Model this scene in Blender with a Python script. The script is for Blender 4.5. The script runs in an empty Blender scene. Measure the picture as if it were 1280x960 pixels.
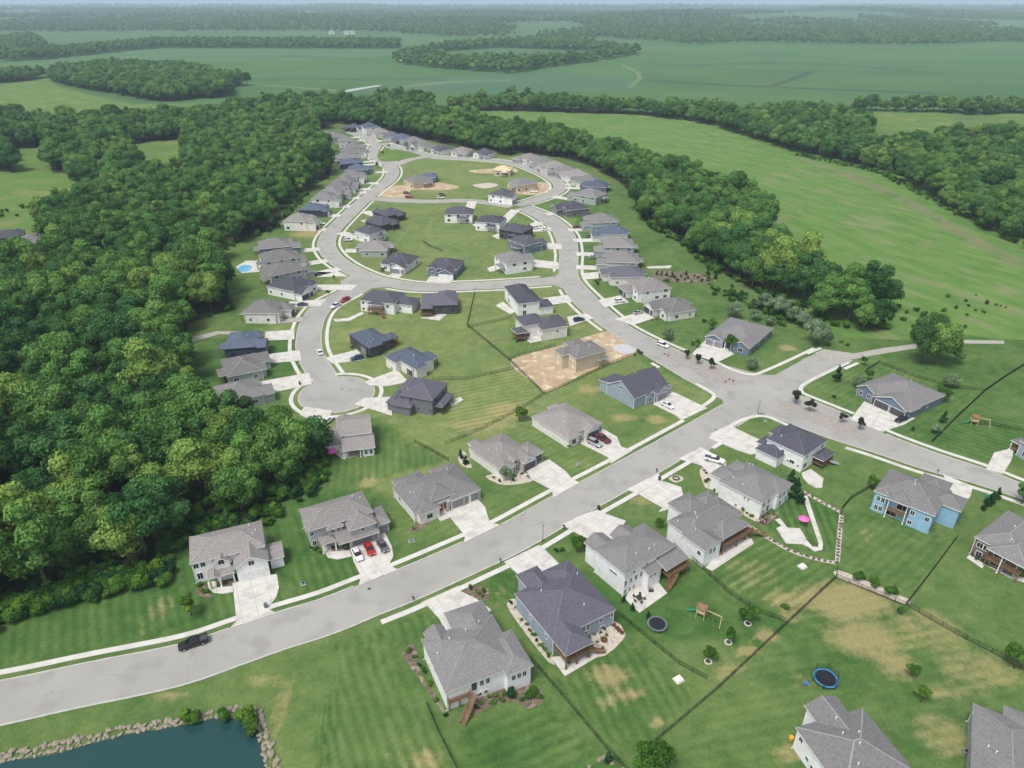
import bpy, bmesh, math, random
import numpy as np
from mathutils import Vector, Matrix, noise as mnoise
SC = bpy.context.scene
COL = SC.collection
# ---------------------------------------------------------------- camera
CAM_H = 115.0
FPX, HOR = 887.0, 2.0                       # focal length and horizon row, in pixels of the 1280x960 photograph
TH = math.atan((480 - HOR) / FPX)
cam_d = bpy.data.cameras.new('camera'); cam = bpy.data.objects.new('camera', cam_d); COL.objects.link(cam)
cam.location = (0, 0, CAM_H); cam.rotation_euler = (math.pi / 2 - TH, 0, 0)
cam_d.sensor_width = 36.0; cam_d.lens = 36.0 * FPX / 1280.0
cam_d.clip_start = 1.0; cam_d.clip_end = 90000.0
SC.camera = cam
# ---------------------------------------------------------------- sky, sun, exposure
SUN_EL, SUN_AZ = math.radians(62), math.radians(-140)   # azimuth from +Y (away from the camera) towards +X
W = bpy.data.worlds.new('World'); SC.world = W; W.use_nodes = True
wn, wl = W.node_tree.nodes, W.node_tree.links
wn.clear()
sky = wn.new('ShaderNodeTexSky'); sky.sky_type = 'NISHITA'; sky.sun_disc = False
sky.sun_elevation = SUN_EL; sky.sun_rotation = SUN_AZ
sky.air_density = 1.0; sky.dust_density = 3.0; sky.ozone_density = 1.0
hs = wn.new('ShaderNodeHueSaturation'); hs.inputs['Saturation'].default_value = 0.48
bg = wn.new('ShaderNodeBackground'); bg.inputs['Strength'].default_value = 0.105
wo = wn.new('ShaderNodeOutputWorld')
wl.new(sky.outputs[0], hs.inputs['Color']); wl.new(hs.outputs[0], bg.inputs[0]); wl.new(bg.outputs[0], wo.inputs[0])
sun_d = bpy.data.lights.new('sun', 'SUN'); sun_d.energy = 1.5; sun_d.angle = math.radians(18); sun_d.color = (1.0, 0.98, 0.95)
sun = bpy.data.objects.new('sun', sun_d); COL.objects.link(sun)
sd = Vector((math.sin(SUN_AZ) * math.cos(SUN_EL), math.cos(SUN_AZ) * math.cos(SUN_EL), math.sin(SUN_EL)))
sun.rotation_euler = sd.to_track_quat('Z', 'Y').to_euler(); sun.location = (0, 200, 300)
SC.view_settings.view_transform = 'Standard'; SC.view_settings.look = 'None'
SC.view_settings.exposure = 0.78; SC.view_settings.gamma = 1.0; SC.view_settings.use_curve_mapping = False
SC.cycles.use_denoising = True
SC.cycles.max_bounces = 5; SC.cycles.diffuse_bounces = 2; SC.cycles.glossy_bounces = 2
SC.cycles.transmission_bounces = 2; SC.cycles.volume_bounces = 1; SC.cycles.transparent_max_bounces = 4
SC.cycles.caustics_reflective = False; SC.cycles.caustics_refractive = False
# ---------------------------------------------------------------- helpers
rnd = random.Random(7)
def G(u, v, z=0.0):
    x = (u - 640) / FPX; y = -(v - 480) / FPX
    dy = math.cos(TH) + y * math.sin(TH); dz = -math.sin(TH) + y * math.cos(TH)
    t = (z - CAM_H) / dz
    return Vector((x * t, dy * t, z))
def G2(u, v, z=0.0):
    p = G(u, v, z); return Vector((p.x, p.y))
VW = dict(a=(0,560,3.2), b=(360,480,3.2), c=(480,660,3.2), d=(720,500,3.2), e=(880,360,3.2), f=(880,660,3.2), g=(560,340,3.2),
          h=(240,340,3.2), i=(280,220,4), j=(500,220,4), k=(640,220,4), l=(340,130,4.923), m=(560,130,4.923), n=(200,640,5.05),
          o=(360,600,8), p=(480,560,5.818), q=(500,730,5.055), r=(630,690,5.65), s=(730,590,5.333), t=(870,510,6), u=(1070,570,5.65),
          v=(680,400,5.645), w=(960,850,4), x=(395,400,5.333), y=(0,840,3.5556), z=(0,160,3.2), F=(0,0,1), H=(0,0,2), R=(640,0,2))
def zp(view, pts):
    ox, oy, s = VW[view]
    return [(ox + p[0] / s, oy + p[1] / s) + tuple(p[2:]) for p in pts]
def P(view, x, y, z=0.0):
    ox, oy, s = VW[view]
    return G(ox + x / s, oy + y / s, z)
def inpoly(x, y, poly):
    c = False; j = len(poly) - 1
    for i in range(len(poly)):
        xi, yi = poly[i][0], poly[i][1]; xj, yj = poly[j][0], poly[j][1]
        if (yi > y) != (yj > y) and x < (xj - xi) * (y - yi) / (yj - yi) + xi: c = not c
        j = i
    return c
def inpoly_np(X, Y, poly):
    c = np.zeros(X.shape, bool); j = len(poly) - 1
    for i in range(len(poly)):
        xi, yi = poly[i][0], poly[i][1]; xj, yj = poly[j][0], poly[j][1]
        if yi != yj:
            c ^= ((yi > Y) != (yj > Y)) & (X < (xj - xi) * (Y - yi) / (yj - yi) + xi)
        j = i
    return c
def spline(pts, step=1.5, closed=False):
    pts = [Vector((p[0], p[1])) for p in pts]; n = len(pts); out = []
    rng = range(n) if closed else range(n - 1)
    for i in rng:
        if closed: p0, p1, p2, p3 = pts[i-1], pts[i], pts[(i+1) % n], pts[(i+2) % n]
        else: p0, p1, p2, p3 = pts[max(i-1,0)], pts[i], pts[i+1], pts[min(i+2,n-1)]
        k = max(2, int((p2 - p1).length / step))
        for a in range(k):
            t = a / k
            out.append(0.5 * ((2*p1) + (p2-p0)*t + (2*p0-5*p1+4*p2-p3)*t*t + (3*p1-p0-3*p2+p3)*t**3))
    if not closed: out.append(pts[-1])
    return out
def offset_line(line, d):
    out = []
    for i in range(len(line)):
        a = line[max(i-1,0)]; b = line[min(i+1,len(line)-1)]
        t = (b - a).normalized(); out.append(line[i] + Vector((-t.y, t.x)) * d)
    return out
def mesh_obj(name, verts, faces, mat, parent=None, smooth=False, mats=None, midx=None):
    me = bpy.data.meshes.new(name); me.from_pydata([tuple(v) for v in verts], [], faces); 
    for m in (mats or [mat]): me.materials.append(m)
    if midx is not None: me.polygons.foreach_set('material_index', midx)
    if smooth: me.polygons.foreach_set('use_smooth', [True] * len(me.polygons))
    o = bpy.data.objects.new(name, me); COL.objects.link(o)
    if parent is not None: o.parent = parent
    return o
def link(o, parent=None):
    COL.objects.link(o)
    if parent is not None: o.parent = parent
    return o
def obj_from(name, me, parent=None, loc=(0,0,0), rz=0.0):
    o = bpy.data.objects.new(name, me); o.location = loc; o.rotation_euler = (0,0,rz); return link(o, parent)
def empty(name, loc, rz=0.0):
    o = bpy.data.objects.new(name, None); o.location = loc; o.rotation_euler = (0,0,rz); o.empty_display_size = 0.5
    COL.objects.link(o); return o
def tag(o, label=None, cat=None, group=None, kind=None):
    if label: o['label'] = label
    if cat: o['category'] = cat
    if group: o['group'] = group
    if kind: o['kind'] = kind
    return o
class MB:
    """collects faces for one mesh"""
    def __init__(s): s.v = []; s.f = []; s.m = []
    def face(s, pts, mi=0):
        b = len(s.v); s.v += [tuple(p) for p in pts]; s.f.append(tuple(range(b, b + len(pts)))); s.m.append(mi)
    def box(s, x0, x1, y0, y1, z0, z1, mi=0, M=None):
        c = [(x0,y0,z0),(x1,y0,z0),(x1,y1,z0),(x0,y1,z0),(x0,y0,z1),(x1,y0,z1),(x1,y1,z1),(x0,y1,z1)]
        if M is not None: c = [tuple(M @ Vector(p)) for p in c]
        b = len(s.v); s.v += c
        for f in ((3,2,1,0),(4,5,6,7),(0,1,5,4),(1,2,6,5),(2,3,7,6),(3,0,4,7)): s.f.append(tuple(b+i for i in f)); s.m.append(mi)
    def beam(s, a, b, w, h=None, mi=0):
        a = Vector(a); b = Vector(b); h = h or w; t = (b - a); L = t.length; t.normalize()
        up = Vector((0,0,1)) if abs(t.z) < 0.95 else Vector((0,1,0))
        r = t.cross(up).normalized(); n = r.cross(t)
        c = [p + r*sx*w/2 + n*sz*h/2 for p in (a, b) for sx, sz in ((-1,-1),(1,-1),(1,1),(-1,1))]
        k = len(s.v); s.v += [tuple(p) for p in c]
        for f in ((3,2,1,0),(4,5,6,7),(0,1,5,4),(1,2,6,5),(2,3,7,6),(3,0,4,7)): s.f.append(tuple(k+i for i in f)); s.m.append(mi)
    def lathe(s, prof, n=12, c=(0,0,0), mi=0, cap=True):
        k = len(s.v)
        for r, z in prof:
            for i in range(n):
                a = 2*math.pi*i/n; s.v.append((c[0]+r*math.cos(a), c[1]+r*math.sin(a), c[2]+z))
        for j in range(len(prof)-1):
            for i in range(n):
                s.f.append((k+j*n+i, k+j*n+(i+1)%n, k+(j+1)*n+(i+1)%n, k+(j+1)*n+i)); s.m.append(mi)
        if cap:
            s.f.append(tuple(k+i for i in reversed(range(n)))); s.m.append(mi)
            s.f.append(tuple(k+(len(prof)-1)*n+i for i in range(n))); s.m.append(mi)
    def mesh(s, name, mats, smooth=False):
        me = bpy.data.meshes.new(name); me.from_pydata(s.v, [], s.f)
        for m in (mats if isinstance(mats, (list, tuple)) else [mats]): me.materials.append(m)
        me.polygons.foreach_set('material_index', s.m)
        if smooth: me.polygons.foreach_set('use_smooth', [True]*len(me.polygons))
        return me
    def build(s, name, mats, parent=None, smooth=False, loc=(0,0,0), rz=0.0):
        return obj_from(name, s.mesh(name, mats, smooth), parent, loc, rz)
# ---------------------------------------------------------------- materials
MATS = {}
def new_mat(name):
    m = bpy.data.materials.new(name); m.use_nodes = True
    nt = m.node_tree; b = nt.nodes['Principled BSDF']; MATS[name] = m
    return m, nt, b
def noisy(name, c1, c2, scale=1.0, detail=4.0, rough=0.8, c3=None, scale3=8.0, bump=0.0, spec=0.3, coord='world', metallic=0.0):
    m, nt, b = new_mat(name); N, L = nt.nodes, nt.links
    if coord == 'world': g = N.new('ShaderNodeNewGeometry'); src = g.outputs['Position']
    else: g = N.new('ShaderNodeTexCoord'); src = g.outputs['Object']
    n1 = N.new('ShaderNodeTexNoise'); n1.inputs['Scale'].default_value = scale; n1.inputs['Detail'].default_value = detail
    L.new(src, n1.inputs['Vector'])
    r = N.new('ShaderNodeValToRGB'); r.color_ramp.elements[0].position = 0.3; r.color_ramp.elements[1].position = 0.7
    r.color_ramp.elements[0].color = (*c1, 1); r.color_ramp.elements[1].color = (*c2, 1)
    L.new(n1.outputs['Fac'], r.inputs[0]); out = r.outputs[0]
    if c3:
        n2 = N.new('ShaderNodeTexNoise'); n2.inputs['Scale'].default_value = scale3; n2.inputs['Detail'].default_value = 3
        L.new(src, n2.inputs['Vector'])
        r2 = N.new('ShaderNodeValToRGB'); r2.color_ramp.elements[0].position = 0.52; r2.color_ramp.elements[1].position = 0.68
        L.new(n2.outputs['Fac'], r2.inputs[0])
        mx = N.new('ShaderNodeMix'); mx.data_type = 'RGBA'
        L.new(r2.outputs[0], mx.inputs['Factor']); L.new(out, mx.inputs[6]); mx.inputs[7].default_value = (*c3, 1); out = mx.outputs[2]
    L.new(out, b.inputs['Base Color'])
    b.inputs['Roughness'].default_value = rough; b.inputs['Specular IOR Level'].default_value = spec; b.inputs['Metallic'].default_value = metallic
    if bump > 0:
        bp = N.new('ShaderNodeBump'); bp.inputs['Strength'].default_value = bump; bp.inputs['Distance'].default_value = 0.1
        L.new(n1.outputs['Fac'], bp.inputs['Height']); L.new(bp.outputs[0], b.inputs['Normal'])
    return m
def flat(name, c, rough=0.6, spec=0.4, metallic=0.0, var=0.12):
    c1 = tuple(x*(1-var) for x in c); c2 = tuple(min(1,x*(1+var)) for x in c)
    return noisy(name, c1, c2, 1.3, 3, rough, spec=spec, metallic=metallic, coord='object')
def grass_mat():
    m, nt, b = new_mat('lawn_grass'); N, L = nt.nodes, nt.links
    g = N.new('ShaderNodeNewGeometry')
    def noise(scale, detail=4, rough=0.6):
        n = N.new('ShaderNodeTexNoise'); n.inputs['Scale'].default_value = scale; n.inputs['Detail'].default_value = detail
        n.inputs['Roughness'].default_value = rough; L.new(g.outputs['Position'], n.inputs['Vector']); return n.outputs['Fac']
    def math_(op, a, c, clamp=False):
        n = N.new('ShaderNodeMath'); n.operation = op; n.use_clamp = clamp
        for i, x in enumerate((a, c)):
            if isinstance(x, (int, float)): n.inputs[i].default_value = x
            else: L.new(x, n.inputs[i])
        return n.outputs[0]
    def attr(n):
        a = N.new('ShaderNodeAttribute'); a.attribute_name = n; return a
    def mixc(f, a, c):
        n = N.new('ShaderNodeMix'); n.data_type = 'RGBA'; L.new(f, n.inputs['Factor'])
        for i, x in ((6, a), (7, c)):
            if isinstance(x, tuple): n.inputs[i].default_value = (*x, 1)
            else: L.new(x, n.inputs[i])
        return n.outputs[2]
    def ramp(f, a, c):
        n = N.new('ShaderNodeMapRange'); n.inputs['From Min'].default_value = a; n.inputs['From Max'].default_value = c; L.new(f, n.inputs['Value']); return n.outputs[0]
    nbig, nmid, nfine = noise(0.035), noise(0.25, 6, 0.7), noise(1.6, 6, 0.8)
    green = mixc(ramp(nmid, 0.3, 0.7), (0.033, 0.088, 0.019), (0.072, 0.150, 0.034))
    yel = mixc(ramp(nmid, 0.3, 0.7), (0.132, 0.190, 0.052), (0.225, 0.255, 0.096))
    c = mixc(math_('ADD', attr('tint').outputs['Fac'], math_('ADD', math_('MULTIPLY', math_('SUBTRACT', nbig, 0.5), 1.1), math_('MULTIPLY', math_('SUBTRACT', noise(0.11, 6, 0.75), 0.5), 1.0)), True), green, yel)
    # mown stripes
    sdv = N.new('ShaderNodeVectorMath'); sdv.operation = 'DOT_PRODUCT'
    L.new(g.outputs['Position'], sdv.inputs[0]); L.new(attr('sdir').outputs['Vector'], sdv.inputs[1])
    w = math_('ADD', sdv.outputs['Value'], math_('MULTIPLY', noise(0.12, 3), 4.0))
    sn = math_('SINE', w, 0.0)
    st = math_('MULTIPLY', math_('MULTIPLY', math_('MULTIPLY', sn, 1.6, False), attr('samp').outputs['Fac']), ramp(nbig, 0.2, 0.6))
    # tan, dry patches
    dn = math_('ADD', math_('MULTIPLY', nmid, 0.5), math_('MULTIPLY', noise(0.7, 8, 0.85), 0.62))
    dfac = ramp(math_('ADD', dn, math_('ADD', math_('MULTIPLY', attr('dry').outputs['Fac'], 0.55), math_('MULTIPLY', st, 0.07))), 0.80, 1.06)
    c = mixc(math_('MULTIPLY', dfac, 0.68), c, (0.34, 0.275, 0.13))
    br = math_('ADD', math_('ADD', 1.0, math_('MULTIPLY', st, 0.16)), math_('MULTIPLY', math_('SUBTRACT', nfine, 0.5), 1.3))
    hv = N.new('ShaderNodeHueSaturation'); L.new(br, hv.inputs['Value']); L.new(c, hv.inputs['Color']); hv.inputs['Saturation'].default_value = 1.0
    L.new(hv.outputs[0], b.inputs['Base Color']); b.inputs['Roughness'].default_value = 0.9; b.inputs['Specular IOR Level'].default_value = 0.15
    bp = N.new('ShaderNodeBump'); bp.inputs['Strength'].default_value = 0.5; bp.inputs['Distance'].default_value = 0.15
    L.new(nfine, bp.inputs['Height']); L.new(bp.outputs[0], b.inputs['Normal'])
    return m
LAWN = grass_mat()
FARM = noisy('soy_crop', (0.056, 0.132, 0.044), (0.084, 0.165, 0.054), 0.004, 8, 0.9, c3=(0.064, 0.13, 0.042), scale3=0.0023, spec=0.1)
def streaked(name, c1, c2, c3, ang, sx, sy):
    m = noisy(name, c1, c2, 1.0, 9, 0.95, c3=c3, scale3=0.55, bump=0.5, spec=0.1); nt = m.node_tree
    mp = nt.nodes.new('ShaderNodeMapping'); vr = nt.nodes.new('ShaderNodeVectorRotate'); vr.rotation_type = 'Z_AXIS'; vr.inputs['Angle'].default_value = ang; mp.inputs['Scale'].default_value = (sx, sy, 1)
    g = [n for n in nt.nodes if n.type == 'NEW_GEOMETRY'][0]
    for n in [n for n in nt.nodes if n.type == 'TEX_NOISE']:
        nt.links.new(mp.outputs[0], n.inputs['Vector']); n.inputs['Roughness'].default_value = 0.7
    nt.links.new(g.outputs['Position'], vr.inputs['Vector']); nt.links.new(vr.outputs[0], mp.inputs['Vector']); return m
_d = G2(1200, 300) - G2(640, 145)
MEADOW = streaked('rough_meadow', (0.062, 0.155, 0.032), (0.150, 0.235, 0.060), (0.185, 0.205, 0.095), -math.atan2(_d.y, _d.x), 0.05, 0.13)
def jointed(name, base, dark):
    m = noisy(name, base[0], base[1], 0.4, 8, 0.85, c3=base[2], scale3=0.3, bump=0.05); nt = m.node_tree; N, L = nt.nodes, nt.links
    g = [n for n in N if n.type == 'NEW_GEOMETRY'][0]; at = N.new('ShaderNodeAttribute'); at.attribute_type = 'OBJECT'; at.attribute_name = 'joint_angle'
    vr = N.new('ShaderNodeVectorRotate'); vr.rotation_type = 'Z_AXIS'; L.new(g.outputs['Position'], vr.inputs['Vector']); L.new(at.outputs['Fac'], vr.inputs['Angle'])
    sp = N.new('ShaderNodeSeparateXYZ'); L.new(vr.outputs[0], sp.inputs[0]); outs = []
    for o in (0, 1):
        a = N.new('ShaderNodeMath'); a.operation = 'PINGPONG'; a.inputs[1].default_value = 1.6; L.new(sp.outputs[o], a.inputs[0])
        b = N.new('ShaderNodeMath'); b.operation = 'LESS_THAN'; b.inputs[1].default_value = 0.05; L.new(a.outputs[0], b.inputs[0]); outs.append(b.outputs[0])
    mx = N.new('ShaderNodeMath'); mx.operation = 'MAXIMUM'; L.new(outs[0], mx.inputs[0]); L.new(outs[1], mx.inputs[1])
    k = N.new('ShaderNodeMath'); k.operation = 'MULTIPLY'; k.inputs[1].default_value = 0.75; L.new(mx.outputs[0], k.inputs[0])
    bs = N['Principled BSDF']; src = bs.inputs['Base Color'].links[0].from_socket; mc = N.new('ShaderNodeMix'); mc.data_type = 'RGBA'
    L.new(k.outputs[0], mc.inputs['Factor']); L.new(src, mc.inputs[6]); mc.inputs[7].default_value = (*dark, 1); L.new(mc.outputs[2], bs.inputs['Base Color']); return m
DRIVEC = jointed('driveway_concrete', ((0.50, 0.48, 0.43), (0.60, 0.58, 0.535), (0.44, 0.415, 0.365)), (0.30, 0.28, 0.24))
PASTURE = noisy('pasture', (0.085, 0.165, 0.035), (0.13, 0.195, 0.05), 0.06, 8, 0.95, c3=(0.19, 0.20, 0.075), scale3=0.04, spec=0.1)
FIELD2 = noisy('pale_field', (0.052, 0.125, 0.048), (0.082, 0.155, 0.056), 0.006, 8, 0.95, spec=0.1)
ASPH = noisy('street_surface', (0.305, 0.294, 0.266), (0.355, 0.342, 0.312), 0.06, 10, 0.9, c3=(0.278, 0.270, 0.25), scale3=0.17, bump=0.1)
def crack(m, scale, width, amt):
    nt = m.node_tree; N, L = nt.nodes, nt.links; g = [n for n in N if n.type == 'NEW_GEOMETRY'][0]
    nz = N.new('ShaderNodeTexNoise'); nz.inputs['Scale'].default_value = 0.35; nz.inputs['Detail'].default_value = 4; L.new(g.outputs['Position'], nz.inputs['Vector'])
    va = N.new('ShaderNodeVectorMath'); va.operation = 'MULTIPLY_ADD'; va.inputs[1].default_value = (3, 3, 3); L.new(nz.outputs['Color'], va.inputs[0]); L.new(g.outputs['Position'], va.inputs[2])
    vo = N.new('ShaderNodeTexVoronoi'); vo.feature = 'DISTANCE_TO_EDGE'; vo.inputs['Scale'].default_value = scale; L.new(va.outputs[0], vo.inputs['Vector'])
    lt = N.new('ShaderNodeMath'); lt.operation = 'LESS_THAN'; lt.inputs[1].default_value = width; L.new(vo.outputs['Distance'], lt.inputs[0])
    ml = N.new('ShaderNodeMath'); ml.operation = 'MULTIPLY'; ml.inputs[1].default_value = amt; L.new(lt.outputs[0], ml.inputs[0])
    bs = N['Principled BSDF']; src = bs.inputs['Base Color'].links[0].from_socket; mc = N.new('ShaderNodeMix'); mc.data_type = 'RGBA'
    L.new(ml.outputs[0], mc.inputs['Factor']); L.new(src, mc.inputs[6]); mc.inputs[7].default_value = (0.12, 0.115, 0.11, 1); L.new(mc.outputs[2], bs.inputs['Base Color'])
crack(ASPH, 0.06, 0.004, 0.17)
CONC = noisy('pale_concrete', (0.52, 0.50, 0.46), (0.60, 0.585, 0.545), 0.4, 6, 0.85, c3=(0.485, 0.46, 0.415), scale3=0.25, bump=0.05)
CURB = noisy('curb_concrete', (0.40, 0.39, 0.35), (0.50, 0.48, 0.44), 0.5, 6, 0.9)
TRAIL = noisy('gravel_trail', (0.30, 0.285, 0.25), (0.40, 0.38, 0.33), 0.5, 6, 0.95)
DIRT = noisy('bare_dirt', (0.33, 0.245, 0.155), (0.46, 0.36, 0.24), 0.12, 8, 0.95, c3=(0.60, 0.49, 0.35), scale3=0.3, bump=0.6, spec=0.1)
MULCH = noisy('mulch_bed', (0.10, 0.075, 0.05), (0.19, 0.15, 0.11), 1.2, 6, 0.95, c3=(0.30, 0.25, 0.19), scale3=0.6)
GRAVEL = noisy('pale_gravel', (0.42, 0.37, 0.30), (0.55, 0.50, 0.42), 1.5, 6, 0.95, c3=(0.30, 0.25, 0.2), scale3=1.1)
# ---------------------------------------------------------------- ground sheet with lawns
def hill(x, y):
    """height of the far rolling hills"""
    if y < 2600: return 0.0
    s = min(1.0, (y - 2600) / 2500.0); s = s*s*(3-2*s)
    n = mnoise.noise(Vector((x/1900.0, y/2300.0, 3.1))) + 0.5*mnoise.noise(Vector((x/700.0, y/900.0, 8.2)))
    return s * max(0.0, 22 + 34*n)
BLOBS = []      # (x, y, radius_x, radius_y, strength) of dry patches
YARDS = []      # (polygon, tint, stripe direction, amplitude)
def yard(view, pts, tint, ang=None, amp=0.8, wid=2.2):
    poly = [G2(*p[:2]) for p in zp(view, pts)]
    sdv = (0, 0)
    if ang is not None:
        a, c = G2(*zp(view, [ang[0]])[0]), G2(*zp(view, [ang[1]])[0]); t = (c - a).normalized()
        k = 2*math.pi / wid; sdv = (-t.y*k, t.x*k)
    YARDS.append((poly, tint, sdv, amp if ang is not None else 0.0))
def dry(view, x, y, rx, ry=None, s=1.0):
    c = P(view, x, y); e = P(view, x + rx, y); f = P(view, x, y + (ry or rx*0.6))
    BLOBS.append((c.x, c.y, abs(e.x - c.x), abs(f.y - c.y), s))
# ---- yards: colour of the grass, direction of the mown stripes, dry patches
yard('F', [(300,430),(480,300),(720,270),(760,430),(900,500),(660,640),(560,640),(400,590),(390,520)], 0.78)
yard('F', [(470,240),(600,245),(690,290),(690,345),(480,345),(415,310)], 0.66, ((560,345),(640,330)), 0.6)
yard('F', [(720,230),(790,240),(940,370),(1000,420),(900,460),(720,330)], 0.26, ((800,300),(900,300)), 0.5)
yard('F', [(480,190),(640,195),(690,230),(640,250),(470,245)], 0.75)
yard('b', [(390,600),(760,300),(900,170),(1280,100),(1280,330),(430,760)], 0.46, ((800,560),(1000,460)), 0.35)
yard('a', [(-60,900),(-60,700),(400,590),(640,530),(760,340),(1050,290),(1180,230),(1280,520),(1290,600),(940,690)], 0.10, ((1150,320),(1230,520)), 0.7)
yard('b', [(0,480),(180,440),(330,420),(420,560),(440,740),(0,880)], 0.12, ((60,600),(130,830)), 0.8)
yard('b', [(90,260),(340,130),(520,240),(640,310),(300,400),(90,470)], 0.30, ((100,400),(130,200)), 0.6)
yard('b', [(500,60),(1000,20),(1030,50),(840,150),(590,270),(510,240),(340,120),(500,140)], 0.85)
yard('g', [(620,420),(940,590),(700,700),(610,640),(540,520),(560,470)], 0.55)
yard('g', [(80,80),(200,80),(380,290),(240,350),(75,220)], 0.5, ((100,200),(180,90)), 0.5)
yard('g', [(0,230),(75,225),(240,350),(380,490),(200,610),(0,690),(0,430)], 0.82, ((0,400),(220,360)), 0.5)
yard('c', [(-200,460),(180,320),(240,380),(130,460),(290,960),(560,1100),(-300,1100)], 0.15, ((60,400),(190,720)), 0.8)
yard('c', [(60,440),(250,800),(290,960),(-200,960),(-200,500)], 0.30, ((0,600),(110,900)), 0.6)
yard('c', [(290,800),(640,680),(890,890),(960,980),(560,1100),(290,960)], 0.10, ((300,830),(640,690)), 0.6)
yard('c', [(590,520),(730,590),(960,440),(1280,640),(1080,870),(890,890)], 0.22, ((760,560),(900,860)), 0.7)
yard('c', [(370,260),(500,160),(600,240),(520,300),(480,330),(420,300)], 0.12, ((430,250),(500,300)), 0.7)
yard('d', [(-60,700),(480,660),(850,880),(780,980),(150,930)], 0.06)
yard('d', [(540,720),(700,500),(1045,650),(1040,720),(850,880)], 0.22, ((600,740),(800,620)), 0.6)
yard('d', [(900,360),(1060,450),(1040,640),(700,480),(780,420)], 0.08, ((930,400),(1010,600)), 0.9)
yard('d', [(1010,170),(1280,240),(1280,290),(1190,330),(1100,400),(1060,430),(900,350),(780,270)], 0.42)
yard('f', [(545,160),(820,290),(1010,40),(720,-100),(560,-60)], 0.16, ((600,150),(760,20)), 0.35)
yard('f', [(530,200),(820,310),(1280,600),(1280,1100),(-200,1100),(0,690),(360,360)], 0.30, ((420,500),(760,440)), 0.3)
yard('f', [(1010,50),(1400,220),(1400,660),(1200,520),(830,310)], 0.26)
yard('e', [(400,370),(560,300),(700,300),(1120,410),(910,620),(720,570),(560,500)], 0.24, ((920,520),(1040,440)), 0.5)
yard('e', [(1120,410),(1400,200),(1400,700),(1140,700),(910,620)], 0.10, ((950,590),(1180,660)), 0.7)
yard('e', [(600,200),(1400,150),(1400,330),(1120,410),(800,330)], 0.16)
yard('h', [(430,100),(620,170),(560,310),(700,420),(1020,430),(1280,380),(1280,60),(900,60)], 0.78)
yard('h', [(0,270),(270,260),(440,240),(430,430),(270,480),(0,420)], 0.06)
for a in [('a',640,640,60,60,.7),('a',560,740,90,20,.5),('b',320,395,40,20,1.2),('b',880,110,110,50,.9),('b',1210,20,50,20,.9),('b',720,170,110,30,.6),
          ('g',560,470,40,25,1.),('g',700,585,60,18,1.),('g',830,590,50,20,1.1),('g',120,610,170,30,.8),('g',150,265,60,25,.6),('g',60,120,120,30,.6),
          ('h',700,240,150,20,.7),('h',640,270,50,20,.7),('h',1150,640,100,25,.7),('h',720,840,30,15,1.2),('h',430,160,40,12,.7),
          ('c',900,590,90,50,1.05),('c',985,670,60,30,1.1),('c',890,700,60,40,.8),('c',1095,785,25,18,1.3),('c',1010,480,30,30,.8),('c',460,250,40,25,.6),
          ('c',170,930,90,60,.8),('c',40,900,60,30,.5),('c',10,620,30,100,.4),
          ('d',860,800,120,45,.95),('d',720,680,140,60,.55),('d',260,400,60,25,.9),('d',1170,540,40,30,.5),('d',850,870,40,20,1.2),('d',1150,200,120,40,.4),
          ('f',560,290,190,80,1.25),('f',640,440,170,90,1.05),('f',760,540,90,80,.95),('f',900,400,200,100,.75),('f',1100,560,200,110,.75),('f',960,660,140,40,.8),
          ('f',250,430,50,30,1.3),('f',170,490,50,22,1.3),('f',110,560,70,30,.9),('f',60,590,50,40,.7),('f',390,610,60,30,.8),('f',960,830,130,110,.8),('f',340,900,70,50,.9),
          ('f',210,200,170,70,.55),('f',380,290,90,40,.9),('f',1100,60,60,50,.7),('f',650,30,40,20,.7),
          ('e',330,240,40,15,1.1),('e',1120,110,130,40,.4),('i',420,290,110,20,1.),('i',1030,250,25,60,.6),
          ('y',760,110,110,30,.8),('y',1180,40,120,40,.7),('y',1250,150,40,200,.8),('y',450,200,60,40,.4),('l',980,540,260,30,.5)]:
    dry(*a)
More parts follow.
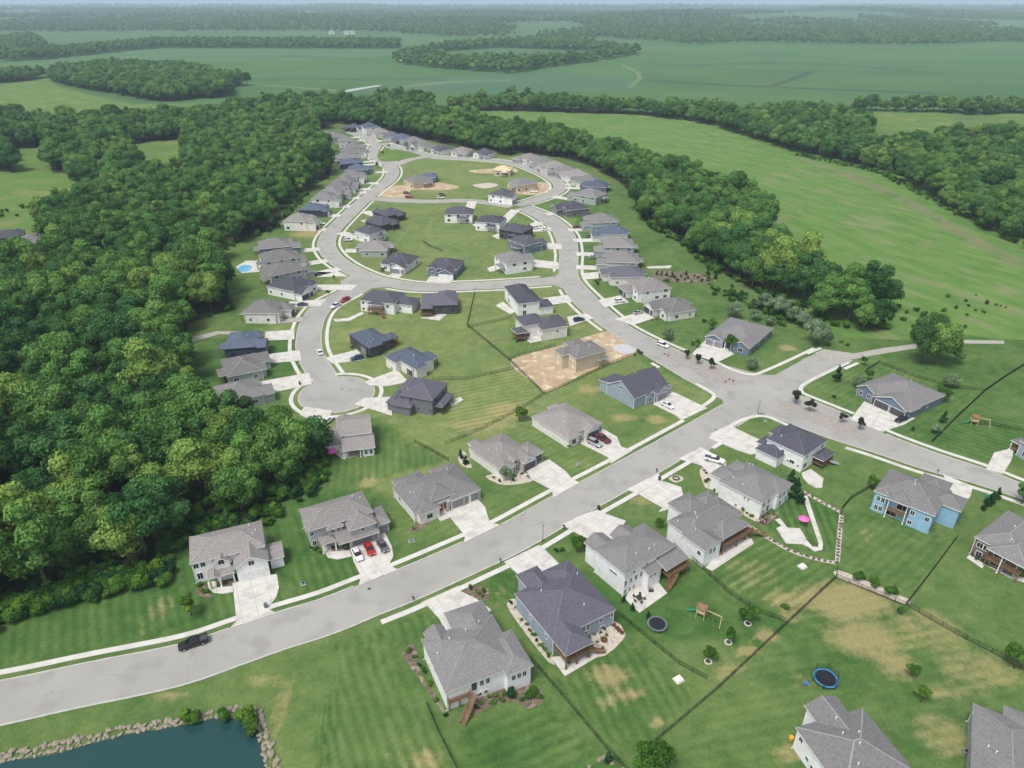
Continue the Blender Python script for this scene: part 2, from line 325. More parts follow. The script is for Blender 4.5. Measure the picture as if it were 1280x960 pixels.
def build_ground():
    blocks = [(np.arange(-260, 300.1, 2.0), np.arange(30, 470.1, 2.0)),]
    V = []; Fc = []; MI = []; base = 0
    def add(xs, ys, mi, hf=None):
        nonlocal base
        X, Y = np.meshgrid(xs, ys)
        Zh = np.zeros_like(X) if hf is None else np.array([[hf(a, b) for a, b in zip(r1, r2)] for r1, r2 in zip(X, Y)])
        V.append(np.stack([X.ravel(), Y.ravel(), Zh.ravel()], 1))
        nx, ny = len(xs), len(ys); i = np.arange(nx-1)[None, :] + np.arange(ny-1)[:, None]*nx + base; i = i.ravel()
        Fc.append(np.stack([i, i+1, i+1+nx, i+nx], 1)); MI.append(np.full(len(i), mi)); base += nx*ny
    add(np.arange(-260, 300.1, 2.0), np.arange(30, 470.1, 2.0), 0)
    add(np.array([-3000, -1500, -700, -260.]), np.arange(30, 470.1, 20.0), 0)
    add(np.array([300., 700, 1500, 3000]), np.arange(30, 470.1, 20.0), 0)
    add(np.array([-3000, -1500, 0, 1500, 3000.]), np.array([-300., 30.]), 0)
    add(np.concatenate([[-3000, -1500], np.arange(-700, 700.1, 10), [1500, 3000]]), np.arange(470, 870.1, 8.0), 0)
    xs = np.concatenate([[-40000, -20000, -12000], np.arange(-8000, 8000.1, 200), [12000, 20000, 40000]])
    ys = np.concatenate([[870], np.arange(1000, 9000, 200), np.geomspace(9000, 60000, 14)])
    add(xs, ys, 1, hill)
    v = np.concatenate(V); f = np.concatenate(Fc); mi = np.concatenate(MI)
    me = bpy.data.meshes.new('ground'); me.from_pydata(v.tolist(), [], f.tolist())
    me.materials.append(LAWN); me.materials.append(FARM); me.polygons.foreach_set('material_index', mi.astype(np.int32))
    n = len(v); tint = np.full(n, 0.38); dr = np.zeros(n); sdir = np.zeros((n, 3)); samp = np.zeros(n)
    X, Y = v[:, 0], v[:, 1]
    for poly, t, s, a in YARDS:
        k = inpoly_np(X, Y, poly); tint[k] = t; sdir[k, 0] = s[0]; sdir[k, 1] = s[1]; samp[k] = a
    for bx, by, rx, ry, s in BLOBS:
        d = np.sqrt(((X-bx)/max(rx, 1.5))**2 + ((Y-by)/max(ry, 1.5))**2)
        dr = np.maximum(dr, s*np.clip(1.35 - d*0.85, 0, 1))
    for nm, ar in (('tint', tint), ('dry', dr), ('samp', samp)):
        at = me.attributes.new(nm, 'FLOAT', 'POINT'); at.data.foreach_set('value', ar.astype(np.float32))
    at = me.attributes.new('sdir', 'FLOAT_VECTOR', 'POINT'); at.data.foreach_set('vector', sdir.astype(np.float32).ravel())
    o = bpy.data.objects.new('ground', me); COL.objects.link(o); tag(o, kind='structure')
build_ground()
def sheet(name, poly, z, mat, kind='structure', thick=0.0, seg=None):
    """flat polygon, optionally with a skirt down to the ground"""
    vs = [Vector((p[0], p[1], z)) for p in poly]; n = len(vs); F = [tuple(range(n))]
    if thick:
        vs += [Vector((p[0], p[1], z - thick)) for p in poly]
        F += [(i, i+n, (i+1) % n + n, (i+1) % n) for i in range(n)]
    o = mesh_obj(name, vs, F, mat); bm = bmesh.new(); bm.from_mesh(o.data)
    bmesh.ops.triangulate(bm, faces=[f for f in bm.faces if len(f.verts) > 4]); bmesh.ops.recalc_face_normals(bm, faces=bm.faces)
    bm.to_mesh(o.data); bm.free()
    if kind: tag(o, kind=kind)
    return o
def psheet(name, view, pts, z, mat, smooth=True, **k):
    poly = [G2(*p[:2]) for p in zp(view, pts)]
    return sheet(name, spline(poly, 2.5, True) if smooth else poly, z, mat, **k)
def strip(name, a, b, z, mat, parent=None, kind='structure', thick=0.0):
    n = len(a); vs = [(p.x, p.y, z) for p in a] + [(p.x, p.y, z) for p in b]
    F = [(i, i+n, i+n+1, i+1) for i in range(n-1)]
    if thick:
        vs += [(p.x, p.y, z-thick) for p in a] + [(p.x, p.y, z-thick) for p in b]
        F += [(i, i+1, i+1+2*n, i+2*n) for i in range(n-1)] + [(i+n, i+3*n, i+3*n+1, i+n+1) for i in range(n-1)]
    o = mesh_obj(name, vs, F, mat, parent); tag(o, kind=kind); return o
# ---- streets: centre lines read from the photograph, laid on the ground
nedge = [G2(*p) for p in [(-160,880),(0,852),(110,829),(225,806),(287,786),(345,766.5),(400,750),(450,730.5),(498,712.5),(579,678),(626,656.5),(691,621),(760,585),(830,547),(900,508),(960,474),(1000,452),(1033,438)]]
main_l = [p for p in offset_line(spline(nedge, 3), -5.3)]
ROADS = []   # (line, half width, z)
def road(line, hw, z, side=(1, 1), walk=True): ROADS.append((line, hw, z, side, walk))
road(main_l, 5.3, 0.060)
ln = lambda pts: spline([G2(*p) for p in pts], 3)
NE_ = [(1340,626),(1280,606),(1229.6,586.3),(1167,565.5),(1108,543),(1066,522),(1024.7,504.6),(998,492.7),(940,470),(895.3,456),(871,446),(850.6,439.5),(820,426),(789.7,410.2),(773.4,397.5),(747,374),(726,352),(721.6,338),(722.5,315),(717.5,293),(700,275.5),(680,265),(660,257.5)]
SE_ = [(1320,640),(1268,621),(1214.7,603.5),(1152,586),(1090,565),(1042.5,550),(998,533.5),(972,523),(905,500),(875,484),(850.6,470.5),(830.3,458),(801.9,441.3),(772.4,421.4),(751,407),(728.7,389.5),(709,368),(699,342),(699.5,315),(690,288),(675,276.5),(660,267.5),(645,261.5)]
def pair_line(a, b):
    out = []
    m = max(len(a), len(b)); A = [G2(*p) for p in a]; B = [G2(*p) for p in b]
    def cr(P_, i, t):
        p0, p1, p2, p3 = P_[max(i-1,0)], P_[i], P_[i+1], P_[min(i+2,len(P_)-1)]
        return 0.5*((2*p1)+(p2-p0)*t+(2*p0-5*p1+4*p2-p3)*t*t+(3*p1-p0-3*p2+p3)*t**3)
    ea, eb = [], []
    for i in range(m-1):
        for k in range(8): ea.append(cr(A, i, k/8)); eb.append(cr(B, i, k/8))
    ea.append(A[-1]); eb.append(B[-1]); return ea, eb
_ea, _eb = pair_line(NE_, SE_)
ROADS.append(([(p+q)/2 for p, q in zip(_ea, _eb)], 5.2, 0.068, (1,1), True, (_eb, _ea)))
road(ln([(645,257),(672,249.5),(694,241),(700,232),(690,223),(674,215),(655,207.5),(635,203),(607,200),(575,198),(545,196),(520,191),(498,185),(478,179)]), 4.5, 0.076)
road(ln([(706,349),(680,352),(640,355),(592,357.5),(530,359),(500,356),(470,350),(447,341),(430,332),(415,320),(408,306),(414,291),(434,270),(454,251),(472,236),(486,225),(491,215),(486,206),(471,198),(466,190),(470,182),(462,175),(450,168),(440,164)]), 4.6, 0.084)
road(ln([(458,351),(435,366),(410,379),(395,393),(387,414),(387,440),(402,468),(421,493)]), 4.6, 0.092)
road(ln([(458,248),(475,249),(502,251),(543,252),(575,251),(605,253),(640,258)]), 4.2, 0.100, walk=False)
road(ln([(489,208),(505,202),(520,198),(535,195.5)]), 4.2, 0.108, walk=False)
CULS = [(G2(421,493), 12.3, 0.097)]
def pdist(p, line):
    return min((p - q).length for q in line)
DRIVES = []
def in_any_drive(p): return any(inpoly(p.x, p.y, d) for d in DRIVES)
def drive(poly, z=0.17, mat=None, name='driveway'):
    i = len(DRIVES); DRIVES.append([Vector((p[0], p[1])) for p in poly])
    o = sheet(name, poly, z + 0.003*(i % 5), mat or DRIVEC, thick=0.15)
    P2 = [Vector((p[0], p[1])) for p in poly]; e = max(((b - a) for a, b in zip(P2, P2[1:] + P2[:1])), key=lambda q: q.length)
    o['joint_angle'] = -math.atan2(e.y, e.x); return o
def pdrive(view, pts, **k): return drive([G2(*p[:2]) for p in zp(view, pts)], **k)
ROADS = [r if len(r) > 5 else r + ((offset_line(r[0], r[1]), offset_line(r[0], -r[1])),) for r in ROADS]
for line, hw, z, side, walk, (ea_, eb_) in ROADS:
    strip('street', ea_, eb_, z, ASPH)
for c, r, z in CULS:
    sheet('street', [c + Vector((math.cos(a), math.sin(a)))*r for a in np.linspace(0, 2*math.pi, 40, endpoint=False)], z, ASPH)
# rounded corners of the junctions
psheet('street', 'F', [(845,553),(880,533),(905,512),(903,500),(880,488),(850,470),(900,455),(950,468),(985,470),(990,488),(1012,508),(1060,530),(1010,530),(960,516),(935,518),(915,532),(900,551),(870,578)], 0.053, ASPH, smooth=False)
psheet('street', 'F', [(425,352),(440,343),(460,342),(490,350),(490,359),(466,360),(452,368),(435,375)], 0.055, ASPH, smooth=False)
psheet('street', 'F', [(676,348),(695,345),(704,336),(716,340),(718,362),(712,368),(702,360),(690,356)], 0.056, ASPH, smooth=False)
psheet('street', 'F', [(476,208),(482,199),(492,200),(500,202),(498,206),(494,214),(484,216)], 0.057, ASPH, smooth=False)
for v_, pts in [('n', [(458,452),(645,407),(738,395),(752,478),(735,540),(700,585),(692,618),(737,640),(440,737),(483,692),(470,560)]),
                ('b', [(245,640),(385,590),(415,650),(422,690),(402,727),(438,742),(283,807),(292,770),(262,710)]),
                ('p', [(445,440),(455,470),(675,370),(735,430),(752,490),(772,545),(847,562),(578,692),(590,655),(577,625),(482,510),(410,535),(372,487)]),
                ('b', [(980,385),(950,345),(1045,303),(1110,350),(1138,383),(1167,396),(1060,456),(1056,425)]),
                ('g', [(520,682),(560,662),(620,628),(675,660),(692,700),(737,716),(651,768),(640,742)]),
                ('g', [(820,530),(895,478),(1037,546),(936,593),(912,575)]),
                ('c', [(250,420),(222,365),(175,313),(148,300),(300,232),(307,255),(370,285),(430,330),(330,420)]),
                ('c', [(590,240),(578,225),(480,137),(620,70),(640,85),(720,165),(700,230)]),
                ('d', [(50,560),(-60,500),(-10,480),(0,470),(85,440),(122,458),(200,485),(150,560)]),
                ('d', [(330,450),(345,432),(240,372),(200,360),(330,295),(345,325),(420,350),(440,420)]),
                ('d', [(560,310),(530,290),(500,262),(410,237),(500,190),(600,245),(600,300)]),
                ('d', [(700,220),(640,200),(528,152),(620,103),(645,118),(745,165),(740,210)]),
                ('e', [(640,455),(700,480),(845,522),(800,548),(712,577),(585,527)]),
                ('g', [(1030,272),(1110,300),(1145,330),(1078,362),(975,330)]),
                ('e', [(955,745),(1000,765),(1075,795),(1065,835),(1030,872),(980,800)]),
                ('e', [(1160,660),(1240,640),(1230,690),(1195,745),(1128,725)]),
                ('h', [(690,505),(800,500),(800,577),(735,555),(650,530)]),
                ('h', [(690,440),(820,392),(865,440),(780,458),(710,455)]),
                ('h', [(535,343),(660,312),(695,352),(560,368)]),
                ('h', [(270,440),(470,404),(480,450),(283,492)]),
                ('h', [(290,332),(430,313),(437,355),(300,367)]),
                ('h', [(295,240),(410,232),(410,270),(290,276)]),
                ('h', [(430,570),(450,540),(520,550),(560,556),(545,600),(480,600)]),
                ('i', [(325,630),(512,618),(484,652),(330,657)]),
                ('i', [(445,545),(665,545),(640,572),(445,572)]),
                ('i', [(465,480),(590,485),(605,502),(465,506)]),
                ('j', [(165,478),(285,488),(250,537),(128,535)]),
                ('j', [(660,418),(792,432),(792,466),(665,456)]),
                ('j', [(690,333),(806,340),(808,367),(690,366)]),
                ('j', [(715,612),(838,596),(862,630),(740,648)]),
                ('j', [(835,705),(930,688),(968,712),(850,752)]),
                ('j', [(655,255),(745,255),(760,275),(660,280)]),
                ('k', [(430,622),(540,598),(585,632),(462,658)]),
                ('k', [(517,716),(650,678),(715,710),(602,748)]),
                ('k', [(342,490),(455,478),(495,512),(360,518)])]:
    pdrive(v_, pts)
# walks and patios
pdrive('n', [(300,440),(355,440),(360,480),(460,470),(470,505),(400,518),(340,512),(305,480)], name='front_walk')
pdrive('o', [(330,660),(430,640),(440,720),(620,705),(640,765),(500,798),(400,780)], name='front_walk')
pdrive('h', [(225,240),(100,238),(0,262),(0,282),(110,250),(230,250)], mat=TRAIL, name='trail')
pdrive('h', [(300,212),(360,190),(450,180),(440,200),(360,205)], mat=TRAIL, name='trail')
pdrive('i', [(545,718),(620,712),(690,680),(700,690),(630,725),(560,730)], name='front_walk')
pdrive('e', [(440,262),(480,245),(600,262),(720,240),(835,226),(835,244),(720,262),(600,285),(555,292)], mat=TRAIL, name='trail', z=0.075)
pdrive('e', [(835,226),(1000,208),(1200,212),(1200,224),(1010,222),(835,244)], mat=TRAIL, name='trail', z=0.12)
pdrive('r', [(330,745),(430,880),(665,740),(600,660),(520,690),(460,800),(400,740)], name='patio')
pdrive('s', [(275,850),(370,942),(555,810),(480,720),(300,790)], name='patio')
pdrive('s', [(810,640),(855,662),(1130,480),(1120,450),(1050,410),(880,560)], name='patio')
pdrive('t', [(790,490),(805,530),(840,570),(900,602),(945,600),(955,530),(860,460)], name='patio')
pdrive('d', [(800,515),(840,575),(905,578),(920,555),(895,515),(845,512),(815,475),(795,480),(822,505)], name='patio')
pdrive('d', [(905,385),(925,385),(988,575),(985,600),(955,608),(930,590),(905,578),(920,560),(945,588),(968,590),(970,575)], name='garden_path')
pdrive('u', [(780,720),(800,700),(910,770),(890,795)], name='patio')
pdrive('u', [(920,775),(1010,810),(1200,870),(1200,900),(1080,860)], name='patio')
pdrive('x', [(95,870),(180,930),(395,885),(380,850)], name='patio')
pdrive('x', [(890,550),(960,515),(985,535),(900,580)], name='patio')
pdrive('h', [(930,170),(1020,170),(990,195),(915,185)], name='patio')
pdrive('g', [(190,135),(250,170),(270,160),(220,120)], name='patio')
pdrive('g', [(290,262),(330,285),(380,275),(350,250)], name='patio')
pdrive('j', [(435,462),(470,450),(500,468),(450,482)], name='patio')
for (x, y) in [(500,300),(400,245)]: pdrive('j', [(x-40,y),(x,y-14),(x+45,y),(x-10,y+16)], name='patio')
pdrive('i', [(60,455),(110,425),(170,425),(185,450),(180,480),(90,487)], name='pool_deck')
pdrive('k', [(670,455),(800,448),(790,462),(680,463)], name='patio')
# kerbs and pavements beside the streets
def runs(line, off, test, wid, z, mat, name, thick):
    a = offset_line(line, off - wid/2); b = offset_line(line, off + wid/2); c = offset_line(line, off)
    cur = []
    def flush():
        if len(cur) > 1: strip(name, [a[i] for i in cur], [b[i] for i in cur], z, mat, thick=thick)
        cur.clear()
    for i in range(len(c)):
        if test(c[i]): cur.append(i)
        else: flush()
    flush()
def resample(line, s=1.2):
    out = [line[0]]
    for a, b in zip(line, line[1:]):
        k = max(1, int((b-a).length/s)); out += [a + (b-a)*(j+1)/k for j in range(k)]
    return out
JPOLY = [[G2(*p) for p in q] for q in ([(845,553),(905,512),(903,500),(850,462),(850,440),(1000,448),(1000,488),(1012,508),(1060,530),(960,516),(935,518),(900,551),(870,578)],
                                       [(425,352),(440,343),(490,350),(490,359),(466,362),(435,375)], [(676,346),(704,336),(718,340),(718,362),(702,362),(690,357)], [(476,210),(482,198),(500,202),(494,216)])]
JC = G2(958,488); JR = 36.0
def lay_kerbs():
    for k, (line, hw, z, side, walk, edges) in enumerate(ROADS):
        def clear(p, m):
            for j, (l2, h2, *_r) in enumerate(ROADS):
                if j != k and min((p.x-q.x)**2 + (p.y-q.y)**2 for q in l2) < (h2 + m)**2: return False
            for c, r, _ in CULS:
                if (p - c).length < r + m: return False
            return not any(inpoly(p.x, p.y, q) for q in JPOLY)
        for s in (1, -1):
            rl = resample(edges[0] if s == 1 else edges[1])
            runs(rl, s*0.1, lambda p: clear(p, 0.6) and not in_any_drive(p), 0.36, 0.17, CURB, 'kerb', 0.12)
            if walk and not (k == 0 and s == -1 and False):
                runs(rl, s*2.3, (lambda p: clear(p, 1.2) and not (k == 0 and s == -1 and p.y < 107.5) and not (k < 2 and (p - JC).length < JR) and not (k == 1 and s == 1 and (p - G2(784,432)).length < 15)), 1.35, 0.145, CONC, 'pavement', 0.12)
    for c, r, z in CULS:
        ring = [c + Vector((math.cos(a), math.sin(a)))*r for a in np.linspace(0, 2*math.pi, 70)]
        ok = lambda p: (pdist(p, ROADS[4][0][:-6]) > 6.2)
        runs(ring, -0.1, lambda p: ok(p) and not in_any_drive(p), 0.36, 0.17, CURB, 'kerb', 0.12)
        ring2 = [c + Vector((math.cos(a), math.sin(a)))*(r+2.4) for a in np.linspace(0, 2*math.pi, 70)]
        runs(ring2, 0, ok, 1.35, 0.142, CONC, 'pavement', 0.12)
# curved pavements round the main junction corners
for pts in ([(905,499),(897,507),(884,519)],):
    pass
def walk_line(pts, w=1.35, z=0.15, view='F'):
    l = spline([G2(*p[:2]) for p in zp(view, pts)], 1.5); strip('pavement', offset_line(l, w/2), offset_line(l, -w/2), z, CONC, thick=0.12)
walk_line([(860,555),(885,530),(893,510),(870,490),(840,470),(812,452)] if False else [(925,588),(1000,548),(1058,510),(1062,490),(1030,468),(990,448)], view='g')
walk_line([(30,590),(105,553),(150,530),(200,515),(240,513),(280,525),(330,547),(400,573)], view='e')
walk_line([(600,503),(520,472),(440,440),(395,420),(388,400),(420,375),(510,330),(580,298)], view='e')
walk_line([(20,285),(60,302),(120,330),(195,347),(260,325),(350,285),(440,242)], view='e')
# planted traffic islands
for pts in ([(826,440),(845,441),(870,448),(900,460),(919,474),(916,481),(895,477),(868,464),(842,450),(828,444)], [(973,505),(984,502),(1020,513),(1060,531),(1088,547),(1086,550),(1050,541),(1005,524),(976,512)]):
    psheet('traffic_island', 'F', pts, 0.16, noisy('island_gravel', (0.27,0.245,0.21), (0.35,0.325,0.28), 0.8, 6, 0.95) if 'island_gravel' not in MATS else MATS['island_gravel'], thick=0.12)
psheet('green_island', 'l', [(650,310),(680,287),(760,281),(860,300),(912,318),(830,338),(700,355),(655,338)], 0.2, PASTURE, thick=0.15)
# building-site dirt, meadow, fields
psheet('bare_dirt', 'g', [(250,355),(430,300),(600,245),(660,240),(735,300),(745,330),(560,400),(400,480),(360,455)], 0.03, DIRT)
psheet('bare_dirt', 'l', [(650,560),(760,500),(860,505),(1000,480),(1150,510),(1060,530),(860,530),(840,580)], 0.03, DIRT)
psheet('bare_dirt', 'm', [(130,410),(300,395),(420,400),(400,425),(180,425)], 0.03, DIRT)
psheet('bare_dirt', 'm', [(500,500),(600,480),(640,520),(600,550),(500,560),(400,540)], 0.03, DIRT)
psheet('bare_dirt', 'm', [(150,500),(250,485),(310,500),(230,520)], 0.03, GRAVEL)
psheet('gravel_heap', 'g', [(655,300),(700,288),(750,300),(740,325),(690,325)], 0.045, noisy('grey_gravel', (0.40,0.40,0.40), (0.5,0.5,0.5), 1.0, 5, 0.95))
psheet('meadow', 'F', [(560,141),(640,139),(800,144),(900,155),(1000,188),(1100,212),(1180,240),(1300,290),(1600,420),(1290,425),(1195,418),(1120,425),(1000,400),(900,300),(800,220),(700,170)], 0.02, MEADOW)
psheet('meadow_track', 'F', [(985,196),(1060,215),(1140,250),(1210,290),(1285,330),(1282,337),(1200,297),(1130,255),(1050,220)], 0.035, noisy('dry_meadow_grass', (0.12,0.165,0.055), (0.17,0.18,0.085), 0.06, 8, 0.95, c3=(0.08,0.15,0.04), scale3=0.08))
LFIELDS = [[(-150,216),(0,215),(95,217),(90,232),(60,248),(25,262),(0,285),(-150,300)], [(150,183),(190,177),(234,174),(232,192),(200,206),(175,197)],
           [(8,187),(62,184),(58,197),(15,198)], [(-200,110),(0,107),(60,97),(72,108),(120,120),(165,130),(245,130),(185,143),(165,146),(0,138),(-200,140)], [(1085,140),(1195,142),(1186,163),(1090,163)],[(1240,143),(1400,140),(1400,152),(1250,152)]]
for q in LFIELDS: psheet('pasture', 'F', q, 0.025, PASTURE, smooth=False)
for q in ([(0,61),(70,42),(300,40),(480,42),(490,52),(200,50),(50,64)], [(540,66),(620,60),(760,64),(770,70),(680,78),(560,78)], [(820,68),(960,66),(1140,80),(1280,93),(1330,125),(1000,120),(800,110),(790,90)]):
    psheet('crop_field', 'F', q, 0.03, FIELD2, smooth=False)
psheet('crop_field', 'F', [(560,95),(700,92),(790,98),(800,112),(600,118),(440,116),(480,106)], 0.04, noisy('teal_crop', (0.05,0.12,0.055), (0.065,0.14,0.065), 0.01, 4, 0.95), smooth=False)
for q in ([(780,80),(800,90),(803,98),(790,110),(783,110),(797,97),(793,90),(775,82)], [(500,107),(560,101),(640,99),(640,101),(560,104),(505,110)], [(300,103),(420,112),(420,114),(300,105)]):
    psheet('farm_track', 'F', q, 0.06, noisy('farm_track', (0.085,0.155,0.058), (0.13,0.185,0.075), 0.02, 5) if 'farm_track' not in MATS else MATS['farm_track'], smooth=False)
WATER, nt_, b_ = new_mat('pond_water')
b_.inputs['Base Color'].default_value = (0.016, 0.056, 0.056, 1); b_.inputs['Roughness'].default_value = 0.12; b_.inputs['Specular IOR Level'].default_value = 0.35
nn = nt_.nodes.new('ShaderNodeTexNoise'); nn.inputs['Scale'].default_value = 1.2; nn.inputs['Detail'].default_value = 4
gg = nt_.nodes.new('ShaderNodeNewGeometry'); nt_.links.new(gg.outputs['Position'], nn.inputs['Vector'])
bb = nt_.nodes.new('ShaderNodeBump'); bb.inputs['Strength'].default_value = 0.12; bb.inputs['Distance'].default_value = 0.05
nt_.links.new(nn.outputs['Fac'], bb.inputs['Height']); nt_.links.new(bb.outputs[0], b_.inputs['Normal'])
psheet('pond', 'y', [(-300,480),(0,402),(220,370),(560,278),(800,240),(960,205),(1080,205),(1150,260),(1190,430),(1230,700),(200,900),(-400,800)], 0.03, WATER, smooth=False)
psheet('farm_pond', 'F', [(430,113.5),(444,110.5),(470,106.8),(477,107.2),(458,110.6),(434,115)], 0.07, noisy('bright_water', (0.36,0.38,0.37), (0.42,0.44,0.42), 0.05, 3, 0.3))

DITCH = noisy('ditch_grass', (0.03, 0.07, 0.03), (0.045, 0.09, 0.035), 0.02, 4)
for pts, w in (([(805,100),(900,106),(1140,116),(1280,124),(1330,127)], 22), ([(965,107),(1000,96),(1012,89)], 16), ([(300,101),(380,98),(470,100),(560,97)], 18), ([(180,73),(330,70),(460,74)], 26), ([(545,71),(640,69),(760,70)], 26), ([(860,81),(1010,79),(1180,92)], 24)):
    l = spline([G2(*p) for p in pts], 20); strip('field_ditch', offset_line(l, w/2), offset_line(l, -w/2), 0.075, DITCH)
for q, c in (([(60,73),(130,63),(480,62),(470,74),(250,77),(120,76)], ((0.055,0.135,0.048),(0.075,0.155,0.055))), ([(310,94),(420,84),(520,92),(440,104),(330,100)], ((0.048,0.12,0.044),(0.07,0.15,0.05))), ([(600,49),(760,47),(800,52),(660,55)], ((0.07,0.15,0.055),(0.09,0.175,0.06)))):
    psheet('crop_field', 'F', q, 0.05, noisy('crop_%d' % q[0][0], c[0], c[1], 0.008, 7, 0.95), smooth=False)
MANH = noisy('iron_cover', (0.06,0.06,0.06), (0.1,0.1,0.1), 3, 4, 0.7)
for v_, x, y, l in (('b',545,690,'round iron cover in the main street by the red-door house'),('b',325,820,'round iron cover in the main street by the grey three-car house'),('d',560,120,'round iron cover in the main street near the junction'),('h',600,470,'round iron cover in the middle of the cul-de-sac')):
    p = P(v_, x, y); m = MB(); m.lathe([(0.02,0),(0.36,0),(0.40,-0.02)], 16, c=(0,0,0.115), cap=False); o = m.build('manhole_cover', MANH, loc=(p.x, p.y, 0)); tag(o, l, 'manhole cover')
# ---------------------------------------------------------------- houses
def roof_mat(name, c, v=0.22):
    c1 = tuple(x*(1-v) for x in c); c2 = tuple(x*(1+v) for x in c)
    m, nt, b = new_mat(name); N, L = nt.nodes, nt.links
    g = N.new('ShaderNodeTexCoord'); src = g.outputs['Object']
    def nz(s, d): 
        n = N.new('ShaderNodeTexNoise'); n.inputs['Scale'].default_value = s; n.inputs['Detail'].default_value = d; n.inputs['Roughness'].default_value = 0.75; L.new(src, n.inputs['Vector']); return n.outputs['Fac']
    vo = N.new('ShaderNodeTexVoronoi'); vo.inputs['Scale'].default_value = 3.4; L.new(src, vo.inputs['Vector'])
    a = N.new('ShaderNodeMath'); a.operation = 'MULTIPLY_ADD'; L.new(nz(2.0, 6), a.inputs[0]); a.inputs[1].default_value = 0.6
    sp = N.new('ShaderNodeSeparateColor'); L.new(vo.outputs['Color'], sp.inputs[0])
    q = N.new('ShaderNodeMath'); q.operation = 'MULTIPLY'; L.new(sp.outputs[0], q.inputs[0]); q.inputs[1].default_value = 0.4; L.new(q.outputs[0], a.inputs[2])
    r = N.new('ShaderNodeValToRGB'); r.color_ramp.elements[0].position = 0.2; r.color_ramp.elements[1].position = 0.8
    r.color_ramp.elements[0].color = (*c1, 1); r.color_ramp.elements[1].color = (*c2, 1); L.new(a.outputs[0], r.inputs[0])
    oi = N.new('ShaderNodeObjectInfo'); hv = N.new('ShaderNodeHueSaturation'); mr = N.new('ShaderNodeMapRange')
    L.new(oi.outputs['Random'], mr.inputs['Value']); mr.inputs['To Min'].default_value = 0.86; mr.inputs['To Max'].default_value = 1.14
    L.new(mr.outputs[0], hv.inputs['Value']); L.new(r.outputs[0], hv.inputs['Color']); L.new(hv.outputs[0], b.inputs['Base Color'])
    b.inputs['Roughness'].default_value = 0.85; b.inputs['Specular IOR Level'].default_value = 0.25
    bp = N.new('ShaderNodeBump'); bp.inputs['Strength'].default_value = 0.25; bp.inputs['Distance'].default_value = 0.03; L.new(a.outputs[0], bp.inputs['Height']); L.new(bp.outputs[0], b.inputs['Normal'])
    return m
R_GREY = roof_mat('grey_shingle', (0.175, 0.168, 0.165)); R_TAUPE = roof_mat('taupe_shingle', (0.222, 0.206, 0.194)); R_DARK = roof_mat('charcoal_shingle', (0.075, 0.075, 0.092))
R_NAVY = roof_mat('blue_slate_shingle', (0.085, 0.105, 0.145)); R_VIOLET = roof_mat('slate_shingle', (0.115, 0.11, 0.135)); R_FRAME = roof_mat('bare_plywood', (0.55, 0.42, 0.26))
def siding(name, c):
    m, nt, b = new_mat(name); N, L = nt.nodes, nt.links
    g = N.new('ShaderNodeTexCoord'); w = N.new('ShaderNodeTexWave'); w.wave_type = 'BANDS'; w.bands_direction = 'Z'; w.wave_profile = 'SAW'
    w.inputs['Scale'].default_value = 1.6; w.inputs['Distortion'].default_value = 0.0; L.new(g.outputs['Object'], w.inputs['Vector'])
    n = N.new('ShaderNodeTexNoise'); n.inputs['Scale'].default_value = 0.7; n.inputs['Detail'].default_value = 5; L.new(g.outputs['Object'], n.inputs['Vector'])
    r = N.new('ShaderNodeValToRGB'); r.color_ramp.elements[0].position = 0.3; r.color_ramp.elements[1].position = 0.7
    r.color_ramp.elements[0].color = (*[x*0.88 for x in c], 1); r.color_ramp.elements[1].color = (*[min(1, x*1.05) for x in c], 1)
    L.new(n.outputs['Fac'], r.inputs[0]); L.new(r.outputs[0], b.inputs['Base Color'])
    bp = N.new('ShaderNodeBump'); bp.inputs['Strength'].default_value = 0.4; bp.inputs['Distance'].default_value = 0.02; L.new(w.outputs['Fac'], bp.inputs['Height']); L.new(bp.outputs[0], b.inputs['Normal'])
    b.inputs['Roughness'].default_value = 0.7; b.inputs['Specular IOR Level'].default_value = 0.25
    return m
S_WHITE = siding('white_siding', (0.80, 0.80, 0.79)); S_CREAM = siding('cream_siding', (0.72, 0.70, 0.66)); S_GREY = siding('grey_siding', (0.36, 0.38, 0.39)); S_BLUEGREY = siding('blue_grey_siding', (0.30, 0.36, 0.42))
S_DARK = siding('charcoal_siding', (0.075, 0.078, 0.085)); S_NAVY = siding('navy_siding', (0.055, 0.07, 0.10)); S_BLUE = siding('sky_blue_siding', (0.27, 0.46, 0.61)); S_TAN = siding('tan_sheathing', (0.56, 0.47, 0.34))
S_SAGE = siding('sage_siding', (0.36, 0.40, 0.36)); S_SLATE = siding('slate_blue_siding', (0.15, 0.19, 0.25)); S_MID = siding('mid_grey_siding', (0.17, 0.175, 0.19)); S_BROWN = siding('brown_siding', (0.17, 0.14, 0.12))
TRIM = flat('white_trim', (0.76, 0.76, 0.74)); DTRIM = flat('dark_trim', (0.06, 0.06, 0.07)); PANE = flat('window_glass', (0.018, 0.022, 0.028), 0.08, 0.6, var=0.3); DOORW = flat('white_door', (0.72, 0.72, 0.70)); DOORD = flat('dark_door', (0.07, 0.07, 0.075))
DOORG = flat('grey_door', (0.22, 0.22, 0.23)); WOOD = noisy('deck_wood', (0.16, 0.09, 0.05), (0.26, 0.16, 0.09), 1.5, 5, 0.8, coord='object'); NEWWOOD = noisy('new_timber', (0.55, 0.40, 0.2), (0.68, 0.52, 0.3), 1.5, 5, 0.8, coord='object')
REDDOOR = flat('red_door', (0.30, 0.03, 0.02)); VENT = flat('vent_pipe', (0.75, 0.75, 0.75)); STONE = noisy('stone_veneer', (0.28, 0.25, 0.22), (0.42, 0.39, 0.35), 2.5, 5, 0.9, coord='object')
